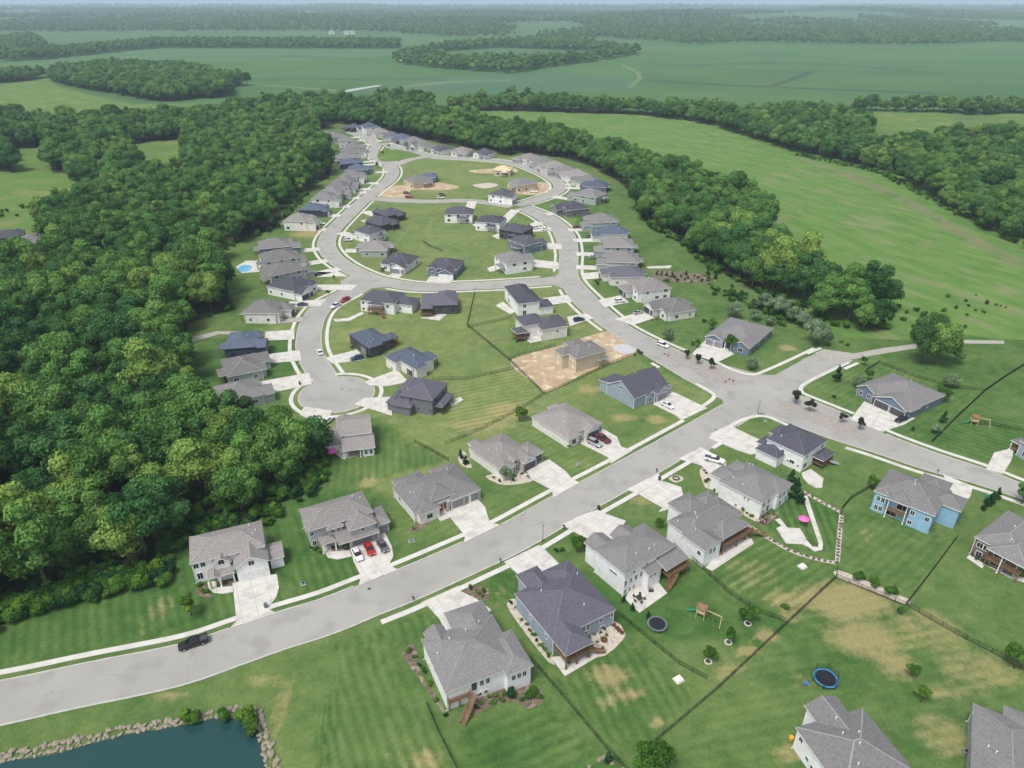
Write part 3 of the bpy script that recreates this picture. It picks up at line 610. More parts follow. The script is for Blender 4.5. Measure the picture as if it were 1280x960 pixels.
RIDGE = {'grey_shingle': roof_mat('grey_ridge', (0.25,0.24,0.232), .1), 'taupe_shingle': roof_mat('taupe_ridge', (0.30,0.275,0.26), .1), 'charcoal_shingle': roof_mat('charcoal_ridge', (0.105,0.105,0.12), .1), 'blue_slate_shingle': roof_mat('blue_ridge', (0.125,0.145,0.18), .1), 'slate_shingle': roof_mat('slate_ridge', (0.155,0.15,0.175), .1)}
OV = 0.4
def roof_faces(x0, x1, y0, y1, e, t, p):
    w, d = x1-x0, y1-y0; xm, ym = (x0+x1)/2, (y0+y1)/2
    a, b, c, f = (x0,y0,e), (x1,y0,e), (x1,y1,e), (x0,y1,e)
    if t == 'hip':
        if w >= d:
            h = e + p*d/2; r1, r2 = (x0+d/2,ym,h), (x1-d/2,ym,h)
            if w - d < 0.05: return [(a,b,r1),(b,c,r1),(c,f,r1),(f,a,r1)]
            return [(a,b,r2,r1),(b,c,r2),(c,f,r1,r2),(f,a,r1)]
        h = e + p*w/2; r1, r2 = (xm,y0+w/2,h), (xm,y1-w/2,h)
        return [(a,b,r1),(b,c,r2,r1),(c,f,r2),(f,a,r1,r2)]
    if t == 'gx': h = e + p*d/2; return [(a,b,(x1,ym,h),(x0,ym,h)), (c,f,(x0,ym,h),(x1,ym,h))]
    if t == 'gy': h = e + p*w/2; return [(b,c,(xm,y1,h),(xm,y0,h)), (f,a,(xm,y0,h),(xm,y1,h))]
    if t == 'shn': h = e + p*d; return [(a,b,(x1,y1,h),(x0,y1,h))]
    if t == 'shf': h = e + p*d; return [(c,f,(x0,y0,h),(x1,y0,h))]
    if t == 'shl': h = e + p*w; return [(f,a,(x1,y0,h),(x1,y1,h))]
    if t == 'shr': h = e + p*w; return [(b,c,(x0,y1,h),(x0,y0,h))]
WCACHE = {}
def panel_mesh(kind, w, h, mats):
    key = (kind, round(w,2), round(h,2), tuple(m.name for m in mats))
    if key in WCACHE: return WCACHE[key]
    m = MB()
    if kind == 'frame':
        t = 0.11
        for a in ((-w/2-t, w/2+t, -t, 0.0), (-w/2-t, w/2+t, h, h+t), (-w/2-t, -w/2, 0, h), (w/2, w/2+t, 0, h)): m.box(a[0], a[1], -0.07, 0.02, a[2], a[3])
        m.box(-0.03, 0.03, -0.05, 0.02, 0, h)
    elif kind == 'pane': m.box(-w/2, w/2, -0.03, 0.02, 0, h)
    elif kind == 'solo': m.box(-w/2, w/2, -0.05, 0.02, 0, h)
    elif kind == 'garage':
        n = 4; rows = h / n
        for i in range(n): m.box(-w/2, w/2, -0.06, 0.02, i*rows + 0.02, (i+1)*rows - 0.02)
        m.box(-w/2, w/2, -0.03, 0.02, 0, h)
    elif kind == 'gtrim':
        for a in ((-w/2-0.14, -w/2, 0, h+0.14), (w/2, w/2+0.14, 0, h+0.14), (-w/2, w/2, h, h+0.14)): m.box(a[0], a[1], -0.08, 0.02, a[2], a[3])
    elif kind == 'door':
        m.box(-w/2, w/2, -0.05, 0.02, 0, h); m.box(-w/2+0.12, w/2-0.12, -0.07, 0.0, 0.2, h*0.45); m.box(-w/2+0.12, w/2-0.12, -0.07, 0.0, h*0.52, h-0.15)
    me = m.mesh(kind, list(mats)); WCACHE[key] = me; return me
SIDE = {'n': 0.0, 'r': math.pi/2, 'f': math.pi, 'l': -math.pi/2}
def face_pos(blk, side, u, z):
    x0, x1, y0, y1 = blk[:4]; i = OV
    if side == 'n': return (x0 + u*(x1-x0), y0+i, z)
    if side == 'f': return (x1 - u*(x1-x0), y1-i, z)
    if side == 'r': return (x1-i, y0 + u*(y1-y0), z)
    return (x0+i, y1 - u*(y1-y0), z)
HOUSES = []
def build_house(name, label, O, rz, blocks, wall, roof, wins=(), garages=(), doors=(), decks=(), vents=(), posts=(), trim=None, group=None, detail=2, chimney=None, cat='house', wmats=None, stairs=()):
    trim = trim or TRIM
    root = empty(name, (O[0], O[1], 0), rz); tag(root, label, cat, group)
    wm = MB(); rm = MB(); fm = MB(); cm_ = MB(); mats = [wall]
    for k, B in enumerate(blocks):
        x0, x1, y0, y1, e, t, p = B[:7]; opt = B[7] if len(B) > 7 else {}
        s = k*0.004
        x0, x1, y0, y1, e = x0-s, x1+s, y0-s, y1+s, e - s
        fs = roof_faces(x0, x1, y0, y1, e, t, p)
        for f in fs: rm.face([(q[0], q[1], q[2]+0.03) for q in f])
        T = 0.2; edges = {}
        for f in fs:
            fm.face([(q[0], q[1], q[2]-T) for q in reversed(f)])
            for i in range(len(f)):
                a, b = f[i], f[(i+1) % len(f)]; kk = (b, a)
                if kk in edges: edges[kk] = None; continue
                elif (a, b) not in edges: edges[(a, b)] = 1
        for (a, b), val in edges.items():
            if val is None: cm_.beam((a[0],a[1],a[2]+0.04), (b[0],b[1],b[2]+0.04), 0.26, 0.07)
            if val: fm.face([(a[0],a[1],a[2]-T), (b[0],b[1],b[2]-T), (b[0],b[1],b[2]+0.028), (a[0],a[1],a[2]+0.028)])
        if opt.get('open'): continue
        i = OV; X0, X1, Y0, Y1 = x0+i, x1-i, y0+i, y1-i; z0 = opt.get('z0', 0.0); mi = 0
        if 'wall' in opt:
            if opt['wall'] not in mats: mats.append(opt['wall'])
            mi = mats.index(opt['wall'])
        h = e - 0.06
        def q(a, b, top_a=h, top_b=h): wm.face([(a[0],a[1],z0),(b[0],b[1],z0),(b[0],b[1],top_b),(a[0],a[1],top_a)], mi)
        xm, ym = (x0+x1)/2, (y0+y1)/2; w, d = x1-x0, y1-y0
        if t == 'gy':
            g = e + p*i - 0.06; pk = e + p*w/2 - 0.06
            for yy, rev in ((Y0, False), (Y1, True)):
                pts = [(X0,yy,z0),(X1,yy,z0),(X1,yy,g),(xm,yy,pk),(X0,yy,g)]; wm.face(pts[::-1] if rev else pts, mi)
            q((X1,Y0),(X1,Y1)); q((X0,Y1),(X0,Y0))
        elif t == 'gx':
            g = e + p*i - 0.06; pk = e + p*d/2 - 0.06
            for xx, rev in ((X1, False), (X0, True)):
                pts = [(xx,Y0,z0),(xx,Y1,z0),(xx,Y1,g),(xx,ym,pk),(xx,Y0,g)]; wm.face(pts[::-1] if rev else pts, mi)
            q((X0,Y0),(X1,Y0)); q((X1,Y1),(X0,Y1))
        elif t == 'hip':
            q((X0,Y0),(X1,Y0)); q((X1,Y0),(X1,Y1)); q((X1,Y1),(X0,Y1)); q((X0,Y1),(X0,Y0))
        else:
            zz = lambda x, y: {'shn': e+p*(y-y0), 'shf': e+p*(y1-y), 'shl': e+p*(x-x0), 'shr': e+p*(x1-x)}[t] - 0.06
            C = [(X0,Y0),(X1,Y0),(X1,Y1),(X0,Y1)]
            for a, b in zip(C, C[1:]+C[:1]): q(a, b, zz(*a), zz(*b))
        if z0 > 0: wm.face([(X0,Y1,z0),(X1,Y1,z0),(X1,Y0,z0),(X0,Y0,z0)], mi)
    if wm.f: wm.build('wall', mats, root)
    rf = rm.build('roof', roof, root)
    fm.build('fascia', trim, rf)
    if detail >= 2 and cm_.f:
        cm_.build('ridge_cap', RIDGE.get(roof.name, roof), rf)
        B0 = blocks[0]
        for xx, yy in ((B0[0]+OV-0.05, B0[2]+OV-0.05), (B0[1]-OV+0.05, B0[2]+OV-0.05), (B0[0]+OV-0.05, B0[3]-OV+0.05)):
            dm_ = MB(); dm_.box(-0.06, 0.06, -0.06, 0.06, 0.25, B0[4]-0.2); dm_.beam((0,0,0.25), (-0.35 if xx < B0[1]/2 else 0.35, 0, 0.08), 0.1); dm_.build('downspout', trim, root, loc=(xx, yy, 0))
    wf, wp = (wmats or (trim, PANE))
    for b, side, u, z, w, h in wins:
        pos = face_pos(blocks[b], side, u, z)
        if detail >= 2:
            fr = obj_from('window', panel_mesh('frame', w, h, [wf]), root, pos, SIDE[side]); obj_from('pane', panel_mesh('pane', w, h, [wp]), fr)
        else: obj_from('window', panel_mesh('solo', w, h, [wp]), root, pos, SIDE[side])
    for b, side, u, w, h, gm in garages:
        pos = face_pos(blocks[b], side, u, 0.17)
        gd = obj_from('garage_door', panel_mesh('garage', w, h, [gm]), root, pos, SIDE[side])
        if detail >= 2: obj_from('door_frame', panel_mesh('gtrim', w, h, [trim]), gd)
    for b, side, u, z, dm in doors:
        obj_from('front_door', panel_mesh('door', 1.05, 2.15, [dm]), root, face_pos(blocks[b], side, u, z), SIDE[side])
    for (x0, x1, y0, y1, z, mat) in decks:
        m = MB(); n = max(3, int((x1-x0)/0.45))
        for i in range(n):
            a = x0 + (x1-x0)*i/n; m.box(a+0.01, a+(x1-x0)/n-0.01, y0, y1, z-0.06, z)
        m.box(x0, x1, y0+0.02, y0+0.12, z-0.3, z-0.07); m.box(x0+0.02, x0+0.12, y0+0.13, y1, z-0.3, z-0.07); m.box(x1-0.12, x1-0.02, y0+0.13, y1, z-0.3, z-0.07)
        dk = m.build('deck', mat, root)
        r = MB()
        for (a, b) in (((x0+.06,y0+.06),(x1-.06,y0+.06)), ((x0+.06,y0+.16),(x0+.06,y1)), ((x1-.06,y0+.16),(x1-.06,y1))):
            for hh in (0.15, 0.95): r.beam((a[0],a[1],z+hh), (b[0],b[1],z+hh), 0.09, 0.06)
            L = math.dist(a, b); nb = max(2, int(L/0.3))
            for j in range(nb+1):
                t = j/nb; xx, yy = a[0]+(b[0]-a[0])*t, a[1]+(b[1]-a[1])*t; r.box(xx-0.03, xx+0.03, yy-0.03, yy+0.03, z, z+0.92)
        r.build('railing', mat, dk)
        for xx in (x0+0.25, (x0+x1)/2, x1-0.25):
            if z > 0.8: pm = MB(); pm.box(-0.1, 0.1, -0.1, 0.1, 0, z-0.31); pm.build('deck_post', mat, root, loc=(xx, y0+0.25, 0))
    for (xa, ya, xb, yb, z, mat) in stairs:      # flight from the ground at a up to z at b
        m = MB(); n = max(3, int(z/0.2)); a = Vector((xa, ya)); b = Vector((xb, yb)); t = (b-a).normalized(); nn_ = Vector((-t.y, t.x))
        for i in range(n):
            c = a + (b-a)*(i+0.5)/n; m.beam((*(c - nn_*0.5), z*(i+1)/n - 0.03), (*(c + nn_*0.5), z*(i+1)/n - 0.03), (b-a).length/n, 0.06)
        for s in (-1, 1):
            m.beam((*(a + nn_*0.52*s), 0.05), (*(b + nn_*0.52*s), z), 0.08, 0.25); m.beam((*(a + nn_*0.52*s), 0.95), (*(b + nn_*0.52*s), z+0.9), 0.08, 0.08)
            m.beam((*(a + nn_*0.52*s), 0), (*(a + nn_*0.52*s), 1.0), 0.1)
        m.build('stairs', mat, root)
    for (x, y, z0, z1, w, mat) in posts:
        pm = MB(); pm.box(-w/2, w/2, -w/2, w/2, 0, z1-z0); pm.box(-w/2-0.06, w/2+0.06, -w/2-0.06, w/2+0.06, 0, 0.25); pm.build('porch_post', mat, root, loc=(x, y, z0))
    for (x, y) in vents:
        zt = max([max_roof(B, x, y) for B in blocks])
        vm = MB(); vm.lathe([(0.09, -0.3), (0.09, 0.45), (0.13, 0.46), (0.13, 0.55)], 8); vm.build('roof_vent', VENT, rf, loc=(x, y, zt))
    if chimney:
        x, y, zt = chimney; cm = MB(); cm.box(-0.6, 0.6, -0.4, 0.4, 0, zt); cm.box(-0.7, 0.7, -0.5, 0.5, zt, zt+0.15); cm.build('chimney', STONE, root, loc=(x, y, 0))
    HOUSES.append(root)
    return root
def max_roof(B, x, y):
    x0, x1, y0, y1, e, t, p = B[:7]
    if not (x0 <= x <= x1 and y0 <= y <= y1): return 0.0
    if t == 'hip': return e + p*min(x-x0, x1-x, y-y0, y1-y)
    if t == 'gx': return e + p*min(y-y0, y1-y)
    if t == 'gy': return e + p*min(x-x0, x1-x)
    return e
def near_house(name, label, view, p0, p1, p3, z, spec, **k):
    """p0 near-left eave corner, p1 along the near eave, p3 up the left eave: pixels of the photograph, met at eave height z"""
    A, B, D = [P(view, *q, z) for q in (p0, p1, p3)]
    ex = (B - A); w = ex.length; ex.normalize(); ey = Vector((-ex.y, ex.x, 0)); d = (D - A).dot(ey)
    if k.pop('ydir', None):       # trust the left eave for the direction instead
        ey = (D - A).normalized(); d = (D - A).length; ex = Vector((ey.y, -ey.x, 0)); w = (B - A).dot(ex)
    rz = math.atan2(ex.y, ex.x)
    kw = spec(w, d, z); kw.update(k)
    print('HOUSE', label[:40], 'w %.1f d %.1f' % (w, d))
    return build_house(name, label, A, rz, **kw)
# ---- the houses along the main street, north side (their fronts face the camera)
def s_n1(w, d, z):
    g0 = w*0.55
    return dict(blocks=[(0,w,0,d,z,'hip',0.42), (g0,w+0.3,-3.6,d*0.6,4.6,'gy',0.62), (w*0.27,w*0.53,-1.2,d*0.55,5.0,'gy',0.75), (w+0.0,w+3.6,-1.6,4.2,3.1,'gx',0.35),
                        (w*0.2,w*0.36,-3.2,0.8,3.0,'gy',0.6,{'open':1}), (w*0.36,g0-0.1,-2.6,0.4,2.9,'shn',0.3,{'open':1})],
                wall=S_WHITE, roof=R_TAUPE, wins=[(0,'n',.07,4.2,1.0,1.2),(0,'n',.09,1.0,1.1,1.7),(0,'n',.16,4.2,.9,1.2),(1,'n',.5,4.3,1.2,1.2),(2,'n',.5,4.6,1.2,1.3),(0,'l',.3,1.0,1,1.5),(0,'l',.7,4.0,1,1.3),(2,'n',.75,1.0,1.6,1.6)],
                garages=[(1,'n',.5,4.9,2.4,DOORW),(3,'n',.52,2.5,2.3,DOORW)], doors=[(0,'n',.3,.2,DOORD)], vents=[(w*.82,d*.75),(w*.9,d*.55),(w*.86,d*.4)],
                posts=[(w*.22,-2.9,0.1,2.85,.35,STONE),(w*.345,-2.9,0.1,2.85,.3,TRIM),(w*.52,-2.3,0.1,2.8,.25,TRIM)])
near_house('house', 'white two-storey house with front gables, end of the row by the dense wood', 'n', (185,332), (665,215), (183,158), 6.0, s_n1)
def s_n2(w, d, z):
    return dict(blocks=[(0,w,0,d,z,'hip',0.42), (w*0.55,w*0.98,-3.4,d*0.5,5.2,'hip',0.5), (w*0.26,w*0.52,-1.0,d*0.5,5.4,'hip',0.5), (w*0.9,w+3.4,-2.0,5.0,3.1,'hip',0.4), (w*0.13,w*0.36,-2.6,0.6,3.0,'hip',0.4,{'open':1}), (w*.36,w*.99,-4.3,.6,2.95,'shn',.3,{'open':1})],
                wall=S_GREY, roof=R_TAUPE, wins=[(0,'n',.05,4.1,.8,1.1),(0,'n',.07,1.1,.8,1.4),(1,'n',.5,3.7,.8,.9),(2,'n',.32,4.0,.7,1.0),(2,'n',.68,4.0,.7,1.0),(2,'n',.6,.9,2.2,1.7),(0,'l',.3,1.2,.9,1.3)],
                garages=[(1,'n',.45,4.9,2.3,DOORG),(3,'n',.62,2.5,2.2,DOORG)], doors=[(0,'n',.24,.2,DOORD)], vents=[(w*.8,d*.7),(w*.9,d*.6)],
                posts=[(w*.15,-2.3,.1,2.8,.3,TRIM),(w*.34,-2.3,.1,2.8,.3,TRIM),(w*.54,-4.0,.1,2.75,.5,STONE),(w*.97,-4.0,.1,2.75,.5,STONE)])
near_house('house', 'grey two-storey house with three cars on its driveway', 'o', (200,515), (855,315), (95,297), 6.0, s_n2)
def s_n3(w, d, z):
    return dict(blocks=[(0,w,0,d,z,'hip',0.42), (w*0.03,w*0.36,-1.8,d*0.6,z-.05,'hip',0.42), (w*0.26,w*0.64,d*.03,d*0.62,z+0.75,'hip',0.5), (w*0.52,w*1.0,-.9,d*0.6,z-.02,'hip',0.4), (w*.06,w*.5,d*.7,d+2.6,z-.03,'hip',.4), (w*.62,w*.97,d*.7,d+1.5,z-.04,'hip',.4)],
                wall=S_CREAM, roof=R_GREY, wins=[(1,'n',.5,1.0,1.5,1.3),(0,'l',.3,1.2,.9,1.2),(0,'n',.47,.6,.8,2.0)], garages=[(3,'n',.35,4.9,2.3,DOORG),(3,'n',.83,2.6,2.3,DOORG)], doors=[(0,'n',.42,.2,REDDOOR)],
                vents=[(w*.12,d*.5),(w*.15,d*.44),(w*.8,d*.8)], posts=[(w*.5,-.4,.1,z-.25,.7,STONE),(w*.985,-.6,.1,z-.25,.5,STONE),(w*.74,-.62,.1,z-.25,.5,STONE)])
near_house('house', 'low cream house with hipped grey roof and a red front door', 'p', (215,470), (690,285), (30,293), 3.4, s_n3)
def s_n4(w, d, z):
    return dict(blocks=[(0,w,0,d,z,'hip',0.42), (-.1,w*0.36,-1.6,d*0.6,z-.05,'hip',0.42), (w*0.36,w*0.52,-.8,d*.6,z+.8,'gy',.8), (w*0.55,w*.9,-2.4,d*.6,z,'gy',0.55), (w*.7,w*1.22,-1.4,5.4,z-.1,'hip',.4), (w*.1,w*.4,d*.7,d+2.4,z-.03,'hip',.4)],
                wall=S_CREAM, roof=R_TAUPE, wins=[(1,'n',.6,1.0,.9,1.6),(3,'n',.5,3.3,.7,.8),(0,'l',.5,1.2,.9,1.1),(2,'n',.5,3.0,.9,.9)], garages=[(3,'n',.52,4.8,2.35,DOORD),(4,'n',.74,2.6,2.35,DOORD)], doors=[(2,'n',.5,.2,DOORD)],
                vents=[(w*.3,d*.4),(w*.2,d*.55)], posts=[(w*.545,-2.1,.1,z-.25,.5,STONE),(w*.36,-1.3,.1,z-.25,.5,STONE)])
near_house('house', 'cream house with taupe roof, black garage doors and a pebble-edged front bed', 'b', (845,340), (985,275), (722,255), 3.4, s_n4, ydir=1)
def s_n5(w, d, z):
    return dict(blocks=[(0,w,0,d,z,'hip',0.42), (-.05,w*0.36,-1.4,d*0.6,z-.05,'hip',0.42), (w*.52,w*.88,-2.0,d*.6,z,'gy',0.55), (w*.8,w*1.02,-.8,5.4,z-.1,'hip',.4), (w*.55,w*.85,d*.7,d+1.4,z-.05,'hip',.4)],
                wall=S_CREAM, roof=R_TAUPE, wins=[(1,'n',.5,.8,1.5,1.6),(0,'l',.5,1.2,.9,1.1)], garages=[(2,'n',.5,4.8,2.35,DOORD),(3,'n',.6,2.5,2.35,DOORD)], doors=[(0,'n',.44,.2,DOORD)],
                vents=[(w*.3,d*.55),(w*.26,d*.3)], posts=[(w*.53,-1.6,.1,z-.25,.5,STONE),(w*.36,-1.0,.1,z-.25,.4,STONE)])
near_house('house', 'cream house with a taupe hipped roof and two cars outside its black garage', 'b', (1110,215), (1262,160), (972,130), 3.4, s_n5, ydir=1)
def s_n6(w, d, z):
    return dict(blocks=[(0,w,0,d,z,'gx',0.62), (w*.3,w*0.52,-1.2,d*0.6,z-.4,'gy',0.7), (w*.56,w*.9,-1.8,d*.6,z-.5,'gy',0.6), (w*.84,w*1.08,-.6,5.0,z-.6,'gy',.5), (w*.02,w*.5,d*.8,d+3.8,z-.2,'shf',.2)],
                wall=S_BLUEGREY, roof=R_DARK, wins=[(1,'n',.5,1.0,1.3,1.3),(2,'n',.5,3.6,.7,.7),(0,'l',.5,4.9,1.4,.7)], garages=[(2,'n',.5,4.8,2.35,DOORG),(3,'n',.6,2.4,2.3,DOORG)], doors=[(0,'n',.55,.2,DOORD)],
                vents=[(w*.6,d*.7)], posts=[(w*.53,-.9,.1,z-.7,.3,TRIM)])
near_house('house', 'blue-grey gabled house with charcoal roof on the corner by the junction', 'v', (638,558), (880,452), (418,458), 3.9, s_n6)
def s_n7(w, d, z):
    return dict(blocks=[(0,w,0,d,z,'hip',0.45), (-2.6,w*.4,d*.45,d*1.0,z-.1,'hip',.45), (w*.3,w*.8,d*.8,d+3.6,z-.1,'hip',.45), (w*.68,w+.7,-.9,3.0,3.0,'hip',.3,{'open':1})],
                wall=S_TAN, roof=R_GREY, wins=[(0,'l',.78,3.6,1.2,1.3),(0,'l',.78,.9,1.2,1.3),(0,'l',.6,3.6,1.0,1.3),(1,'l',.5,3.6,.9,1.3),(1,'l',.5,.9,1.4,1.4),(0,'n',.82,1.0,.9,1.3)], vents=[(w*.55,d*.3),(w*.62,d*.36),(w*.3,d*.5)], posts=[(w*.96,-.5,.1,2.85,.15,NEWWOOD),(w*.72,-.5,.1,2.85,.15,NEWWOOD)])
near_house('house', 'unfinished tan-sheathed house standing on bare dirt', 'v', (225,275), (445,215), (160,185), 5.6, s_n7, wmats=(NEWWOOD, DOORW), cat='house')
# ---- south side of the main street (their backs face the camera, two storeys high at the back)
def s_s1(w, d, z):
    return dict(blocks=[(0,w,0,d,z,'hip',0.42), (w*.76,w*1.13,-1.3,d*.62,z-.03,'hip',0.42), (w*.42,w*.98,d*.5,d+4.6,z-.06,'hip',0.42), (w*.06,w*.34,d*.6,d+1.3,z+.2,'gy',0.6)],
                wall=S_WHITE, roof=R_GREY, wins=[(0,'n',.48,3.2,.7,1.3),(0,'n',.56,3.2,.7,1.3),(0,'n',.45,.5,.7,.9),(0,'n',.53,.6,.7,.9),(1,'n',.3,3.0,.7,1.2),(1,'n',.5,3.0,.7,1.2),(1,'n',.7,3.0,.7,1.2),(0,'l',.5,3.2,.8,1.2),(0,'l',.25,1.0,.8,1.0)],
                decks=[(.5,w*.32,-.2,3.0,2.6,WOOD)], stairs=[(w*.12,-3.6,w*.37,-.3,2.6,WOOD)], vents=[(w*.1,d*.6),(w*.55,d*.8),(w*.75,d*.85),(w*.3,d*.72)], doors=[(0,'n',.38,2.7,DOORD)])
near_house('house', 'white house with grey roof and timber stairs beside the stone-edged garden bed', 'q', (285,690), (765,505), (90,365), 5.4, s_s1)
def s_s2(w, d, z):
    return dict(blocks=[(0,w,0,d,z,'hip',0.45), (0.02,w*.42,-4.4,d*.5,z-.04,'hip',0.42,{'open':1}), (w*.5,w*1.0,d*.6,d+2.6,z-.08,'hip',0.45), (w*.2,w*.55,d*.7,d+4.6,z-.05,'hip',.55), ],
                wall=S_BLUEGREY, roof=R_VIOLET, wins=[(0,'n',.42,2.3,.7,1.5),(0,'n',.49,2.3,.7,1.5),(0,'n',.56,2.3,.7,1.5),(0,'n',.78,2.6,.9,1.0),(0,'n',.95,2.6,.6,1.0),(0,'n',.8,.4,1.0,.9),(0,'l',.8,2.3,.7,1.0),(0,'n',.5,.2,1.9,1.9),(0,'l',.4,2.4,.7,.9)],
                decks=[(.5,w*.38,-3.9,.3,2.3,WOOD)], stairs=[(w*.62,-4.2,w*.4,-3.4,2.3,WOOD)], posts=[(.6,-3.9,.2,z-.25,.25,WOOD),(w*.39,-3.9,.2,z-.25,.25,WOOD),(w*.2,-3.9,.2,z-.25,.25,WOOD)], vents=[(w*.26,d*.72),(w*.62,d*.22),(w*.9,d*.8)])
near_house('house', 'blue-grey house with dark slate roof and a covered timber deck over its patio', 'r', (345,625), (795,405), (60,297), 4.7, s_s2)
def s_s3(w, d, z):
    return dict(blocks=[(0,w,0,d,z,'hip',0.40), (w*.36,w*.66,-1.7,1.2,4.6,'shn',.3), (w*.62,w*1.08,-3.0,1.4,4.7,'shn',.28,{'open':1}), (w*.05,w*.42,d*.7,d+4.2,z-1.2,'gy',0.5), (w*.42,w*.8,d*.7,d+2.0,z-.4,'gy',.5)],
                wall=S_WHITE, roof=R_GREY, wins=[(0,'n',.05+.1*i,2.9,.65,1.4) for i in range(4)] + [(0,'n',.06+.08*i,.5,.6,1.3) for i in range(3)] + [(0,'n',.2,5.3,.6,.9),(0,'n',.45,5.4,.6,.9),(0,'n',.66,5.4,.6,.9),(0,'n',.95,5.4,.6,.9),(1,'n',.25,3.2,.5,1.1),(1,'n',.5,3.2,.5,1.1),(0,'l',.62,4.2,2.1,.5),(0,'n',.8,2.9,2.2,2.0)],
                decks=[(w*.68,w*1.1,-3.4,.2,2.6,WOOD)], stairs=[(w*.6,-4.2,w*.8,-3.6,2.6,WOOD)], posts=[(w*.7,-2.6,.2,4.5,.2,WOOD),(w*1.04,-2.6,.2,4.5,.2,WOOD)], vents=[(w*.35,d*.25),(w*.58,d*.2),(w*.7,d*.22)])
near_house('house', 'tall white house with grey roof, patio and covered deck, next to the round trampoline', 's', (275,688), (612,490), (72,515), 6.7, s_s3)
def s_s4(w, d, z):
    return dict(blocks=[(0,w,0,d,z,'hip',0.42), (-.6,w*.33,-3.8,d*.4,z-.03,'gy',0.42), (w*.36,w*.92,-3.2,d*.45,z-.5,'hip',.38,{'open':1}), (w*.3,w*.74,d*.7,d+5.0,z-.1,'hip',.42), (w*.62,w*1.0,d*.7,d+2.8,z-.08,'hip',.45)],
                wall=S_WHITE, roof=R_GREY, wins=[(1,'n',.4,3.0,.7,1.5),(1,'n',.6,3.0,.7,1.5),(1,'l',.75,2.8,.9,1.1),(0,'r',.2,3.2,.7,1.2),(0,'n',.5,2.9,2.0,2.0),(0,'n',.7,.3,2.0,2.0),(0,'n',.9,3.0,.8,1.3)],
                decks=[(w*.36,w*.98,-3.6,.2,2.6,WOOD)], stairs=[(w*1.2,-4.8,w*.98,-2.8,2.6,WOOD)], posts=[(w*.4,-2.9,.2,z-.7,.2,WOOD),(w*.88,-2.9,.2,z-.7,.2,WOOD)], vents=[(w*.08,d*.75),(w*.28,d*.45),(w*.34,d*.6),(w*.38,d*.7),(w*.12,d*.2)])
near_house('house', 'white house with a long grey roof and brown timber deck, between two walkout neighbours', 's', (735,460), (1065,275), (530,340), 5.4, s_s4)
def s_s5(w, d, z):
    return dict(blocks=[(0,w,0,d,z,'hip',0.42), (w*.45,w*1.0,-1.0,d*.5,z-.03,'hip',0.42), (w*.1,w*.56,d*.7,d+3.6,z-.1,'hip',.45), (w*.5,w*.92,d*.7,d+2.4,z-.05,'hip',.45)],
                wall=S_WHITE, roof=R_GREY, wins=[(0,'n',.12,3.0,.9,1.5),(0,'n',.3,2.8,.9,1.6),(1,'n',.25,3.0,.7,1.4),(1,'n',.5,3.0,.7,1.4),(1,'n',.78,3.0,.7,1.4),(0,'n',.14,.4,1.0,1.4),(0,'n',.3,.3,1.2,2.0),(1,'n',.3,.4,1.0,1.6),(1,'n',.7,.4,1.0,1.6),(0,'l',.6,3.4,.4,.7),(0,'l',.68,3.4,.4,.7)],
                vents=[(w*.2,d*.8),(w*.15,d*.55),(w*.85,d*.85),(w*.9,d*.8)])
near_house('house', 'white walkout house with grey roof beside the curved concrete garden path', 't', (500,718), (705,555), (158,560), 5.0, s_s5)
def s_s6(w, d, z):
    return dict(blocks=[(0,w,0,d,z,'hip',0.40), (-3.2,w*.3,d*.48,d*1.1,3.3,'hip',.42), (w*.3,w*.8,d*.8,d+1.6,z-.1,'hip',.45), (-.4,w*.4,d*.9,d+2.6,3.6,'hip',.4), (w*.45,w*.98,-3.0,.6,3.2,'hip',.35,{'open':1})],
                wall=S_WHITE, roof=R_DARK, wins=[(0,'l',.45,3.4,.8,1.1),(0,'l',.72,1.6,1.3,1.0),(0,'l',.62,1.6,.5,.6),(0,'l',.88,1.4,.5,.6),(0,'n',.2,3.8,.8,1.2),(0,'n',.18,.8,1.8,1.6),(0,'n',.85,3.9,1.0,1.1),(0,'n',.6,.4,2.2,2.0)],
                decks=[(w*.5,w*.95,-2.8,.3,1.2,WOOD)], posts=[(w*.5,-2.6,.2,3.0,.2,DTRIM),(w*.94,-2.6,.2,3.0,.2,DTRIM)], stairs=[(w*1.0,-4.4,w*.8,-3.0,1.2,S_GREY)], vents=[(w*.2,d*.75)])
near_house('house', 'white two-storey house with charcoal roof on the junction corner', 't', (815,362), (990,240), (525,230), 5.8, s_s6)
# ---- east side
def s_e1(w, d, z):
    return dict(blocks=[(0,w,0,d,z,'hip',0.42), (-.05,w*.26,-.4,d*.5,z-.02,'hip',.42), (w*.22,w*.62,-1.4,d*.5,z-.03,'hip',.42,{'open':1}), (w*.6,w*1.01,-1.0,d*.6,z-.04,'hip',.42), (w*.8,w*1.3,d*.42,d*.95,z-.2,'hip',.42), (w*.5,w*.98,d*.7,d+4.0,z-.1,'hip',.42)],
                wall=S_BLUE, roof=R_GREY, wins=[(1,'n',.4,3.4,.75,1.4),(1,'n',.68,3.4,.75,1.4),(1,'n',.4,.7,.75,1.4),(1,'n',.68,.7,.75,1.4),(3,'n',.18,3.6,.9,1.2),(3,'n',.75,3.4,.9,1.2),(0,'n',.35,.4,2.6,2.0),(0,'n',.5,3.0,2.6,2.0),(3,'n',.18,.8,.9,1.0)],
                decks=[(w*.26,w*.6,-1.0,.3,2.7,WOOD)], vents=[(w*.5,d*.5),(w*.52,d*.42)], posts=[(w*.28,-.9,.1,z-.25,.2,TRIM),(w*.58,-.9,.1,z-.25,.2,TRIM)])
near_house('house', 'sky-blue two-storey house with grey hipped roof', 'u', (130,240), (565,410), (300,108), 6.0, s_e1)
